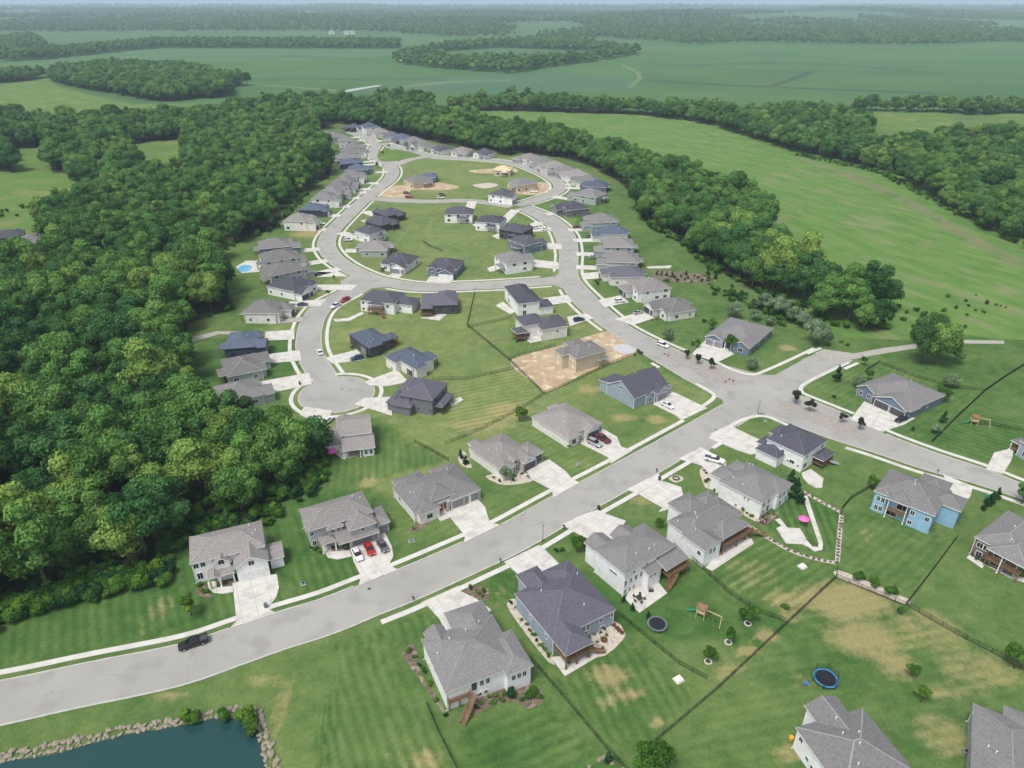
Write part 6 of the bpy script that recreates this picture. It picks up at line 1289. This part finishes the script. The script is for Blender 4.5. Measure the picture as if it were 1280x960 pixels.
# ---------------------------------------------------------------- fences
FENCE = flat('black_fence', (0.02, 0.021, 0.022), 0.5); POSTM = None
pm_ = MB(); pm_.box(-.04,.04,-.04,.04,0,1.22); pm_.box(-.055,.055,-.055,.055,1.22,1.27); POSTM = pm_.mesh('post', FENCE)
def fence(view, pts, label, h=1.15, mat=FENCE, pick=0.17):
    g = [G2(*p[:2]) for p in zp(view, pts)]; root = empty('fence', (g[0].x, g[0].y, 0)); tag(root, label, 'fence', 'black yard fences')
    for a, b in zip(g, g[1:]):
        L = (b-a).length; n = max(1, round(L/2.4)); A = a - g[0]; t = (b-a)/L
        m = MB()
        for zz in (.12, h): m.beam((A.x, A.y, zz), (A.x+t.x*L, A.y+t.y*L, zz), .045, .06)
        for i in range(1, int(L/pick)):
            q = A + t*(i*pick); m.box(q.x-.014, q.x+.014, q.y-.014, q.y+.014, .05, h+.05)
        m.build('panel', mat, root)
        for i in range(n+1):
            q = A + t*(L*i/n); obj_from('post', POSTM, root, (q.x, q.y, 0), math.atan2(t.y, t.x))
fence('c',[(172,705),(215,810),(292,965)],'short black fence below the stairs of the white stair house')
fence('c',[(590,530),(740,705),(890,885),(985,985)],'black fence between the stair house yard and the blue-grey house yard')
fence('c',[(925,335),(1050,440),(1180,545),(1290,605)],'black fence between the blue-grey house yard and the trampoline lawn')
fence('d',[(430,610),(480,655),(620,780),(730,850),(838,888)],'black fence between the trampoline lawn and the timber-deck house yard')
fence('f',[(532,162),(528,200),(330,385),(60,640),(-200,860)],'long black fence between the dry tan yard and the playset lawns')
fence('f',[(532,200),(680,262),(805,312)],'black fence along the gravel bed above the dry yard')
fence('f',[(808,308),(900,190),(1010,42)],'black fence between the sky-blue house yard and the brown house yard')
fence('f',[(812,312),(1000,420),(1200,525),(1330,600)],'black fence from the gravel bed corner towards the bushy tree')
fence('e',[(910,620),(1010,520),(1122,415),(1200,360),(1300,298)],'long black fence climbing past the twin-garage house')
fence('e',[(645,335),(700,300),(860,362),(980,395),(1115,412)],'black fence behind the twin-garage house')
fence('e',[(1060,540),(1150,550),(1290,575)],'black fence across the striped lawn with the play tower')
fence('d',[(1062,440),(1100,395),(1180,350)],'short black fence towards the sky-blue house')
fence('g',[(107,85),(77,215),(240,350),(385,490)],'long black fence descending behind the cross-street corner house')
fence('g',[(78,225),(160,205),(255,185)],'black fence across the yard of the white corner house')
fence('g',[(245,352),(330,325),(430,295)],'black fence between the screened-porch house and the building site')
fence('g',[(385,490),(520,432),(640,375),(735,335)],'dark silt fence between the building site and the corner house')
fence('g',[(-10,690),(90,650),(180,608),(300,545),(380,492)],'black fence behind the cream houses of the main street')
fence('h',[(890,682),(960,718),(1027,757)],'black fence stepping down from the cul-de-sac lawn')
fence('h',[(960,432),(1100,430),(1290,388)],'black fence across the yellowish back lawn')
fence('i',[(1255,590),(1215,755),(1285,800)],'black fence beside the charcoal house with the corner deck') if False else None
fence('k',[(870,360),(920,405),(978,455)],'dark fence at the tree belt by the tree belt')
fence('j',[(115,330),(150,355),(215,378)],'short dark fence in the mown hollow inside the loop')
# ---------------------------------------------------------------- cars
TYRE = flat('tyre', (0.015,0.015,0.016), 0.8); RIM = flat('alloy', (0.4,0.4,0.42), 0.35, metallic=.6); GLASS = flat('car_glass', (0.012,0.014,0.017), 0.06, .7); LAMP = flat('lamp_glass', (0.7,0.7,0.68), .2); TAIL = flat('tail_lamp', (0.3,0.01,0.01), .3)
PAINT = {n: flat('paint_'+n, c, 0.28, 0.6, mt, .04) for n, c, mt in (('white',(.72,.72,.72),0),('black',(.012,.013,.015),0),('red',(.38,.012,.014),0),('maroon',(.12,.015,.025),0),('silver',(.42,.44,.46),.4),('grey',(.13,.14,.15),.3),('blue',(.03,.06,.13),.2))}
def loft(m, st, mi=0):
    """st: list of (x, half width low, half width high, z low, z belt, z top)"""
    k = len(m.v); n = 8
    for x, wl_, wh, zl, zb, zt in st:
        m.v += [(x,-wl_*.92,zl),(x,-wl_,zl+(zb-zl)*.35),(x,-wl_,zb),(x,-wh,zt),(x,wh,zt),(x,wl_,zb),(x,wl_,zl+(zb-zl)*.35),(x,wl_*.92,zl)]
    for j in range(len(st)-1):
        for i in range(n): a, b = k+j*n+i, k+j*n+(i+1)%n; m.f.append((a, b, b+n, a+n)); m.m.append(mi)
    m.f.append(tuple(k+i for i in range(n))); m.m.append(mi); m.f.append(tuple(k+(len(st)-1)*n+i for i in reversed(range(n)))); m.m.append(mi)
CARS = {}
def car_protos(kind):
    if kind in CARS: return CARS[kind]
    b = MB(); g = MB(); r = MB()
    if kind == 'sedan':
        L, Wd = 4.7, .92
        loft(b, [(-L/2,.70,.62,.42,.62,.70),(-L/2+.12,.84,.74,.28,.70,.93),(-1.6,Wd,.80,.22,.78,.98),(0,Wd,.82,.22,.80,.95),(1.0,Wd,.82,.22,.78,.93),(1.7,.90,.78,.22,.70,.84),(L/2-.12,.80,.66,.28,.58,.70),(L/2,.64,.56,.40,.52,.58)])
        g_st = [(-1.75,.76,.70,.93,.95,.97),(-1.05,.78,.60,.93,1.25,1.38),(.25,.78,.62,.93,1.26,1.40),(1.10,.76,.70,.91,.93,.95)]; rf = (-1.0,.2,.585,1.385,1.435); wx = (-1.42,1.42); wr = .33
    elif kind == 'suv':
        L, Wd = 4.85, .96
        loft(b, [(-L/2,.80,.72,.50,.86,.98),(-L/2+.12,.90,.82,.32,.92,1.06),(-1.6,Wd,.86,.28,.95,1.08),(.2,Wd,.86,.28,.95,1.06),(1.2,Wd,.84,.28,.92,1.04),(1.8,.92,.80,.30,.84,.98),(L/2-.1,.84,.72,.34,.72,.84),(L/2,.70,.62,.45,.62,.70)])
        g_st = [(-2.3,.80,.74,1.04,1.06,1.08),(-2.05,.82,.68,1.04,1.50,1.64),(.2,.82,.70,1.04,1.52,1.68),(1.15,.80,.74,1.02,1.04,1.07)]; rf = (-2.0,.15,.675,1.66,1.72); wx = (-1.45,1.5); wr = .37
    else:
        L, Wd = 5.7, .99
        loft(b, [(-L/2,.90,.88,.55,.95,1.10),(-L/2+.1,.96,.93,.42,1.0,1.12),(-.95,Wd,.94,.40,1.0,1.12)])
        b.v = b.v; loft(b, [(-.94,Wd,.90,.40,1.02,1.16),(1.2,Wd,.88,.40,1.02,1.16),(2.0,.96,.86,.42,.98,1.12),(L/2-.1,.92,.80,.44,.88,1.02),(L/2,.80,.70,.55,.78,.86)])
        b.box(-L/2+.1,-1.0,-.80,.80,1.13,1.135,1)
        for s in (-1,1): b.box(-L/2+.05,-.95,s*.90-.06,s*.90+.06,1.12,1.32)
        b.box(-L/2+.02,-L/2+.1,-.84,.84,1.12,1.32)
        g_st = [(-1.1,.82,.78,1.14,1.2,1.25),(-.98,.84,.70,1.14,1.62,1.80),(.45,.84,.72,1.14,1.62,1.82),(1.35,.82,.76,1.14,1.16,1.19)]; rf = (-.95,.4,.695,1.80,1.86); wx = (-1.75,1.8); wr = .41
    loft(g, g_st); r.box(rf[0],rf[1],-rf[2],rf[2],rf[3],rf[4]); r.box(rf[0]+.1,rf[1]-.1,-rf[2]+.1,rf[2]-.1,rf[4],rf[4]+.015)
    for x_ in ((rf[0]+rf[1])/2,):
        for s in (-1,1): r.beam((x_, s*.80, g_st[1][3]), (x_, s*(rf[2]+.02), rf[3]), .09, .05)
    t = MB(); t.lathe([(wr*.6,-.12),(wr,-.11),(wr,.11),(wr*.6,.12)], 14); tm = t.mesh('wheel', TYRE)
    q = MB(); q.lathe([(.03,.0),(wr*.62,.005),(wr*.62,.03),(.03,.035)], 12, c=(0,0,.105)); q.lathe([(.03,.0),(wr*.62,.005),(wr*.62,.03),(.03,.035)], 12, c=(0,0,-.14)); qm = q.mesh('rim', RIM)
    hl = MB(); hl.box(-.06,.05,-.2,.2,-.07,.07); hm = hl.mesh('headlight', LAMP); tl = MB(); tl.box(-.05,.06,-.17,.17,-.09,.09); tlm = tl.mesh('tail_light', TAIL)
    bm_ = b.mesh('body', [PAINT['white'], DTRIM], False); bv = bpy.data.meshes
    CARS[kind] = (bm_, g.mesh('windows', GLASS), r.mesh('roof', PAINT['white']), tm, qm, hm, tlm, L, wx, wr, Wd); return CARS[kind]
def car(kind, col, view, a, b, label, z=.2):
    """a tail, b nose, pixels of the ground under the car"""
    A, B = P(view,*a,.6), P(view,*b,.6); c = (A+B)/2; rz = math.atan2(B.y-A.y, B.x-A.x)
    bm_, gm, rm, tm, qm, hm, tlm, L, wx, wr, Wd = car_protos(kind)
    root = empty({'sedan':'parked_car','suv':'sport_utility_car','pickup':'pickup_truck'}[kind], (c.x,c.y,z), rz); tag(root, label, 'truck' if kind == 'pickup' else 'car')
    def painted(o):
        o.material_slots[0].link = 'OBJECT'; o.material_slots[0].material = PAINT[col]; return o
    bo = painted(obj_from('body', bm_, root)); obj_from('windows', gm, root); painted(obj_from('roof', rm, root))
    for x in wx:
        for s in (-1,1):
            w = obj_from('wheel', tm, root, (x, s*(Wd-.1), wr)); w.rotation_euler = (math.pi/2,0,0); obj_from('rim', qm, w)
    zl = .62 if kind == 'sedan' else .86
    for s in (-1,1): obj_from('headlight', hm, bo, (L/2-.08, s*.58, zl)); obj_from('tail_light', tlm, bo, (-L/2+.06, s*.62, zl+.08))
for a in [('pickup','black','n',(292,800),(128,855),'black pickup truck on the main street by the open lawn',.07),
          ('sedan','white','o',(660,690),(725,805),'white sports car on the three-car driveway'),('sedan','red','o',(785,630),(845,755),'red sports car on the three-car driveway'),('sedan','grey','o',(915,610),(980,715),'grey sedan on the three-car driveway'),
          ('suv','silver','v',(312,848),(405,893),'silver sport utility car outside the taupe two-car house'),('pickup','maroon','v',(362,815),(462,866),'maroon pickup beside the silver car'),('sedan','white','v',(832,580),(912,625),'white car on the driveway of the blue-grey corner house'),
          ('suv','white','v',(792,160),(888,195),'white sport utility car parked on the street before the planted island',.08),('pickup','white','t',(85,378),(190,405),'white pickup on the driveway of the walkout house'),
          ('sedan','black','e',(812,518),(765,535),'black car by the twin black garage doors'),('suv','blue','x',(312,250),(235,262),'blue car on the driveway of the black house'),('sedan','white','x',(38,232),(12,196),'white car on the cul-de-sac street',.1),
          ('pickup','white','i',(578,640),(540,660),'white pickup on the street near the fork',.1),('pickup','red','i',(625,610),(585,632),'red pickup on the street near the fork',.1),('sedan','blue','i',(370,644),(414,642),'dark blue car on the driveway of the pale cream house'),
          ('sedan','black','i',(447,494),(473,493),'black car tucked beside the broad charcoal roof'),('sedan','grey','i',(782,472),(818,458),'dark grey car by the white low house inside the curve'),('suv','white','i',(600,322),(642,320),'white car on the driveway of the small white two-storey house'),
          ('sedan','white','i',(472,234),(505,238),'white car outside the cream two-storey house'),('sedan','black','i',(604,105),(636,105),'black car on a driveway of the row along the wood'),('suv','blue','j',(868,724),(922,714),'dark blue car on the driveway of the screened-porch house'),
          ('suv','white','j',(662,262),(702,258),'white car on the drive of the dark house with new deck'),('sedan','white','j',(708,268),(748,266),'white car at the kerb end of the dark house drive'),('suv','grey','k',(372,306),(416,302),'grey car outside the low blue-slate-roofed house'),
          ('sedan','maroon','k',(303,258),(342,255),'dark red car outside the sage house'),('sedan','silver','k',(387,407),(428,405),'silver car outside the sage hipped-roof house'),('suv','white','k',(516,628),(562,624),'white car on the drive of the white taupe-roofed house'),
          ('sedan','silver','k',(605,690),(655,676),'silver car on the drive of the low cream house'),('pickup','red','l',(820,572),(868,572),'red pickup parked by the dirt lot on the middle street',.12),('suv','white','l',(1008,578),(1062,576),'white car parked on the middle street verge',.12),
          ('suv','black','l',(815,548),(842,548),'black machine-like car standing on the dirt lot',.05),('suv','black','l',(1012,556),(1085,562),'black car beside the white one on the middle street',.05),('suv','white','m',(503,538),(550,540),'white car by the tan unfinished house',.06),('sedan','white','x',(55,690),(105,650),'white car half under the cul-de-sac roof')]:
    car(*a)
# ---------------------------------------------------------------- play equipment, posts and small things
BLUE = flat('blue_pad', (0.05,0.22,0.42)); GREYP = flat('grey_pad', (0.12,0.15,0.17)); NET = flat('mat_black', (0.012,0.013,0.016), .6); GREEN = flat('green_plastic', (0.03,0.28,0.16)); METAL = flat('steel', (0.35,0.36,0.37), .4, metallic=.5); DARKM = flat('dark_metal', (0.03,0.03,0.032), .5); TEAL = flat('toy_blue', (0.05,0.2,0.5)); ORANGE = flat('orange_plastic', (0.75,0.38,0.02)); PINK = flat('pink_canvas', (0.75,0.12,0.42))
def trampoline(view, x, y, r, pad, label, net):
    p = P(view, x, y, .8); root = empty('trampoline', (p.x,p.y,0)); tag(root, label, 'trampoline')
    m = MB(); m.lathe([(.05,0),(r*.84,0),(r*.84,.01),(.05,.011)], 28, c=(0,0,.82)); m.build('jump_mat', NET, root)
    m = MB(); m.lathe([(r*.82,.0),(r,.0),(r,.07),(r*.82,.07)], 28, c=(0,0,.8), cap=False); m.build('pad', pad, root)
    for i in range(6):
        a = i*math.pi/3; m = MB(); m.box(-.035,.035,-.035,.035,0,.79 if not net else 2.5); m.build('leg', METAL if not net else DARKM, root, loc=(r*1.01*math.cos(a), r*1.01*math.sin(a), 0))
    if net:
        m = MB()
        for i in range(6):
            a, b = i*math.pi/3, (i+1)*math.pi/3; A, B = (r*1.01*math.cos(a), r*1.01*math.sin(a)), (r*1.01*math.cos(b), r*1.01*math.sin(b))
            for z in np.arange(1.0, 2.46, .24): m.beam((*A,z),(*B,z),.018)
            for t in np.arange(.08, 1, .08): q = (A[0]+(B[0]-A[0])*t, A[1]+(B[1]-A[1])*t); m.beam((*q,.95),(*q,2.45),.018)
        m.build('safety_net', NET, root)
trampoline('c',1093,383,2.1,GREYP,'round grey-rimmed trampoline by the fence of the tall white house',False); trampoline('f',487,600,2.3,BLUE,'blue-rimmed trampoline with a safety net on the big back lawn',True)
def playset(view, x, y, rz, label, s=1.0):
    p = P(view,x,y); root = empty('playset', (p.x,p.y,0), rz); root.scale=(s,s,s); tag(root, label, 'playset')
    m = MB(); m.box(-.8,.8,-.8,.8,1.4,1.5); m.box(-.8,.8,-.82,-.76,1.5,2.1); m.box(-.8,.8,.76,.82,1.5,2.1); m.build('platform', NEWWOOD, root)
    for sx in (-1,1):
        for sy in (-1,1): m = MB(); m.box(-.06,.06,-.06,.06,0,2.9); m.build('post', NEWWOOD, root, loc=(sx*.86,sy*.86,0))
    m = MB(); 
    for f in roof_faces(-1.1,1.1,-1.1,1.1,2.8,'gx',.7): m.face(f); m.face([(q[0],q[1],q[2]-.08) for q in reversed(f)])
    m.build('canopy', WOOD, root)
    m = MB(); m.beam((.9,0,2.3),(4.2,0,2.3),.12); 
    for sy in (-1,1): m.beam((4.2,0,2.35),(4.4,sy*1.1,0),.1)
    m.build('swing_beam', NEWWOOD, root)
    for xx in (2.0,3.1):
        m = MB(); m.beam((-.22,0,2.28),(-.22,0,.5),.025); m.beam((.22,0,2.28),(.22,0,.5),.025); m.box(-.26,.26,-.1,.1,.46,.5); m.build('swing', DARKM, root, loc=(xx,0,0))
    m = MB(); pr = [(-.8,1.45),(-1.4,1.1),(-2.2,.5),(-2.9,.22),(-3.3,.2)]
    for (a,za),(b,zb) in zip(pr,pr[1:]):
        m.face([(a,-.28,za),(b,-.28,zb),(b,.28,zb),(a,.28,za)]); 
        for s_ in (-.28,.28): m.face([(a,s_,za),(b,s_,zb),(b,s_,zb+.2),(a,s_,za+.2)])
    m.build('slide', GREEN, root)
playset('d',500,865,-.6,'wooden playset with green slide and swings on the trampoline lawn'); playset('e',1075,545,-.25,'dark-roofed play tower with green slide on the striped lawn')
def swing_frame(view,x,y):
    p = P(view,x,y); root = empty('climbing_toy',(p.x,p.y,0),.4); tag(root,'small blue and white climbing toy next to the netted trampoline','toy')
    m = MB(); m.beam((-.9,0,1.2),(.9,0,1.2),.07)
    for s in (-1,1):
        for t in (-.6,.6): m.beam((s*.9,0,1.2),(s*1.0,t,0),.06)
    m.build('frame', METAL, root); m = MB(); m.box(-.5,.5,-.3,.3,.35,.55); m.box(-.5,-.4,-.3,.3,.55,.9); m.build('seat', TEAL, root)
swing_frame('f',405,628)
LAMPH = flat('lamp_head', (0.25,0.25,0.25))
def lamp_post(view, x, y, h, label):
    p = P(view,x,y); root = empty('street_lamp',(p.x,p.y,0)); tag(root,label,'street lamp','street lamps')
    m = MB(); m.lathe([(.13,0),(.11,.6),(.07,.7),(.05,h)],8); m.build('pole', DARKM, root); m = MB(); m.lathe([(.08,0),(.2,.12),(.24,.42),(.1,.55)],8,c=(0,0,h)); m.build('lamp_head', LAMPH, root)
for x, y, v_, l in [(1019,628,'b','black street lamp by the driveway of the blue-grey house'),(214,505,'e','black street lamp at the junction corner of the white charcoal-roofed house'),(470,322,'i','street lamp on the outer kerb of the loop bend'),(837,500,'i','street lamp on the kerb by the white low house')]: lamp_post(v_,x,y,4.6,l)
def mailbox(view,x,y,label):
    p = P(view,x,y); root = empty('mailbox',(p.x,p.y,0),rnd.random()); tag(root,label,'mailbox'); m = MB(); m.box(-.06,.06,-.06,.06,0,1.0); m.build('post', DARKM, root); m = MB(); m.box(-.14,.14,-.28,.28,1.0,1.2); m.lathe([(.14,-.28),(.14,.28)],8); m2 = MB(); m2.box(-.14,.14,-.28,.28,1.0,1.22); m2.box(-.1,.1,-.27,.27,1.22,1.28); m2.build('box', DARKM, root)
for v_,x,y,l in [('c',466,140,'black mailbox by the dark slate-roofed house driveway'),('c',118,292,'black mailbox by the stair house driveway'),('b',1103,580,'black mailbox by the wide driveway opposite the cream houses'),('d',322,290,'black mailbox by the timber-deck house driveway'),('e',933,742,'black mailbox near the sky-blue house driveway'),('j',377,572,'black mailbox on the cross street')]: mailbox(v_,x,y,l)
def bin_(view,x,y,mat,label):
    p = P(view,x,y); root = empty('wheelie_bin',(p.x,p.y,.2),rnd.random()); tag(root,label,'bin'); m = MB()
    m.face([(-.25,-.28,0),(.25,-.28,0),(.3,-.33,1),(-.3,-.33,1)]); m.face([(.25,-.28,0),(.25,.28,0),(.3,.33,1),(.3,-.33,1)]); m.face([(.25,.28,0),(-.25,.28,0),(-.3,.33,1),(.3,.33,1)]); m.face([(-.25,.28,0),(-.25,-.28,0),(-.3,-.33,1),(-.3,.33,1)]); m.build('tub', mat, root); m = MB(); m.box(-.33,.33,-.36,.36,1.0,1.08); m.build('lid', mat, root)
bin_('d',90,440,DARKM,'dark bin at the kerb of the tall white house'); bin_('d',333,322,DARKM,'dark bin at the kerb of the timber-deck house'); bin_('n',670,605,GREYP,'grey-green bin on the white house driveway by the wood'); bin_('u',920,300,GREEN,'green bins beside the brown-walled house drive'); bin_('h',432,452,DARKM,'dark bin at the cul-de-sac driveway')
def pad(view,x,y,label,s=1.0,col=None):
    p = P(view,x,y); root = empty('utility_box',(p.x,p.y,0),.5); tag(root,label,'utility box'); m = MB(); m.box(-.9*s,.9*s,-.8*s,.8*s,.03,.14); m.build('base', CONC, root); m = MB(); m.box(-.7*s,.7*s,-.6*s,.6*s,.14,.5); m.build('lid', col or TRIM, root)
pad('c',1178,608,'flat white box on the lawn behind the blue-grey house'); pad('d',905,668,'flat white box on the lawn below the boulder wall')
for v_,x,y,l in [('a',1215,545,'small pale utility box on the lawn beside the white house by the wood'),('b',490,630,'small pale utility box on the lawn of the red-door house'),('b',1160,322,'small pale utility box on the lawn of the taupe house'),('c',115,52,'small utility box near the kerb of the grey house lawn'),('t',520,100,'small utility box inside the junction corner'),('b',60,800,'small utility box on the lawn by the pavement')]: pad(v_,x,y,l,.55,METAL)
def umbrella(view,x,y,label,mat):
    p = P(view,x,y); root = empty('patio_umbrella',(p.x,p.y,0)); tag(root,label,'umbrella'); m = MB(); m.lathe([(.03,0),(.03,2.5)],8); m.build('pole', METAL, root); m = MB(); m.lathe([(1.35,0),(.7,.35),(.05,.6)],8,c=(0,0,2.1)); m.build('canopy', mat, root)
umbrella('t',797,880,'pink patio umbrella at the foot of the garden stairs',PINK); umbrella('x',112,915,'pink umbrella on the patio of the cul-de-sac porch house',PINK)
def table_set(view,x,y,label):
    p = P(view,x,y); root = empty('patio_table_set',(p.x,p.y,.2)); tag(root,label,'patio set'); m = MB(); m.lathe([(.05,0),(.05,.7),(.7,.7),(.7,.74)],14); m.build('table', DARKM, root)
    for i in range(5):
        a = i*1.257; m = MB(); m.box(-.24,.24,-.24,.24,.4,.46); m.box(.2,.25,-.24,.24,.46,.95)
        for sx in (-.2,.2):
            for sy in (-.2,.2): m.box(sx-.02,sx+.02,sy-.02,sy+.02,0,.4)
        m.build('chair', DARKM, root, loc=(1.15*math.cos(a),1.15*math.sin(a),0), rz=a)
table_set('s',365,855,'round dark patio table with chairs behind the tall white house'); table_set('r',580,680,'dark patio table set behind the blue-grey house'); table_set('x',120,890,'patio table set beside the pink umbrella'); table_set('u',860,725,'patio set on the slab of the brown-walled house')
def grill(view,x,y,label):
    p = P(view,x,y); root = empty('barbecue_grill',(p.x,p.y,.2)); tag(root,label,'grill'); m = MB(); m.box(-.5,.5,-.25,.25,0,.8); m.build('cabinet', DARKM, root); m = MB(); m.box(-.4,.4,-.27,.27,.8,1.0); m.box(-.36,.36,-.2,.2,1.0,1.14); m.build('hood', METAL, root)
grill('s',445,800,'barbecue grill on the patio of the tall white house')
p = P('d',400,315); root = empty('fire_pit',(p.x,p.y,0)); tag(root,'round stone fire pit with pots on the front lawn','fire pit'); m = MB(); m.lathe([(.7,0),(.7,.4),(1.0,.4),(1.0,0)],16,cap=False); m.build('stone_ring', STONE_D, root); m = MB(); m.lathe([(.05,.05),(.68,.05)],16); m.build('ash_bed', MULCH, root)
p = P('i',118,462); o = sheet('swimming_pool', spline([G2(*q) for q in zp('i',[(72,462),(95,448),(135,450),(135,466),(110,482),(80,480)])],1.2,True), .21, flat('pool_water',(0.12,0.42,0.62),.08,.5), kind='structure')
p = P('w',112,285); m = MB(); m.lathe([(.3,0),(.42,.5),(.42,.9),(.3,1.0)],10); o = m.build('orange_drum', ORANGE, None, loc=(p.x,p.y,1.2)); o.location = (P('w',115,300).x, P('w',115,300).y, 0); tag(o,'orange plastic drum at the corner of the white house near the blue trampoline','drum')
p = P('w',985,368); m = MB(); m.box(-.45,.45,-.45,.45,0,.85); m.lathe([(.34,.85),(.34,.9)],10,mi=1); o = m.build('air_conditioner', [METAL, DARKM], None, loc=(p.x,p.y,0)); tag(o,'grey air-conditioning unit beside the bare dirt at the grey-roofed house','air conditioner')
for i,(v_,x,y,l) in enumerate([('n',368,65,'pile of pale brush at the wood edge behind the white house')]):
    pp = P(v_,x,y); m = MB()
    for k in range(14): a = rnd.random()*6.28; m.beam((-.9*math.cos(a),-.9*math.sin(a),.1+.04*k),(.9*math.cos(a),.9*math.sin(a),.15+.05*k),.07)
    o = m.build('brush_pile', NEWWOOD, None, loc=(pp.x,pp.y,0)); tag(o,l,'brush pile')
# far farm buildings
BARNS = [(415,43),(437,43),(505,76),(712,28),(1188,18),(55,17)]
for k,(u,v) in enumerate(BARNS):
    p = G2(u,v); z = hill(p.x,p.y); root = empty('farm_building',(p.x,p.y,z),.3*k); s = 1.0+p.y/3500; root.scale=(s,s,s); tag(root,['white barn beside a long shed on the far crop edge','long white shed on the far crop edge','white farm shed by the tree island in the fields','pale farmhouse on the wooded far hill','white farm building high on the far hill','tiny white farm building on the hazy horizon'][k],'barn')
    w = [10,22,12,10,18,10][k]; m = MB(); m.box(-w/2,w/2,-5,5,0,4); m.face([(-w/2,-5,4),(-w/2,5,4),(-w/2,0,6.6)]); m.face([(w/2,-5,4),(w/2,5,4),(w/2,0,6.6)]); m.build('wall', S_WHITE, root); m = MB()
    for f in roof_faces(-w/2-.3,w/2+.3,-5.4,5.4,3.9,'gx',.5): m.face([(q[0],q[1],q[2]+.1) for q in f])
    m.build('roof', METAL, root); m = MB(); m.box(-1.6,1.6,-5.06,-4.98,0,3.2); m.build('door', DOORG, root)
lay_kerbs()
# ---------------------------------------------------------------- air
hz = MB(); hz.box(-45000,45000,-400,62000,-2.0,150.0)
HZ = bpy.data.materials.new('hazy_air'); HZ.use_nodes = True; nt = HZ.node_tree; nt.nodes.clear()
pv = nt.nodes.new('ShaderNodeVolumePrincipled'); pv.inputs['Color'].default_value = (0.66, 0.81, 1.0, 1); pv.inputs['Density'].default_value = 0.0001; pv.inputs['Anisotropy'].default_value = 0.0
ou = nt.nodes.new('ShaderNodeOutputMaterial'); nt.links.new(pv.outputs[0], ou.inputs['Volume'])
o = hz.build('haze', HZ); tag(o, 'thin bluish haze over the far fields and hills', 'haze', kind='stuff')
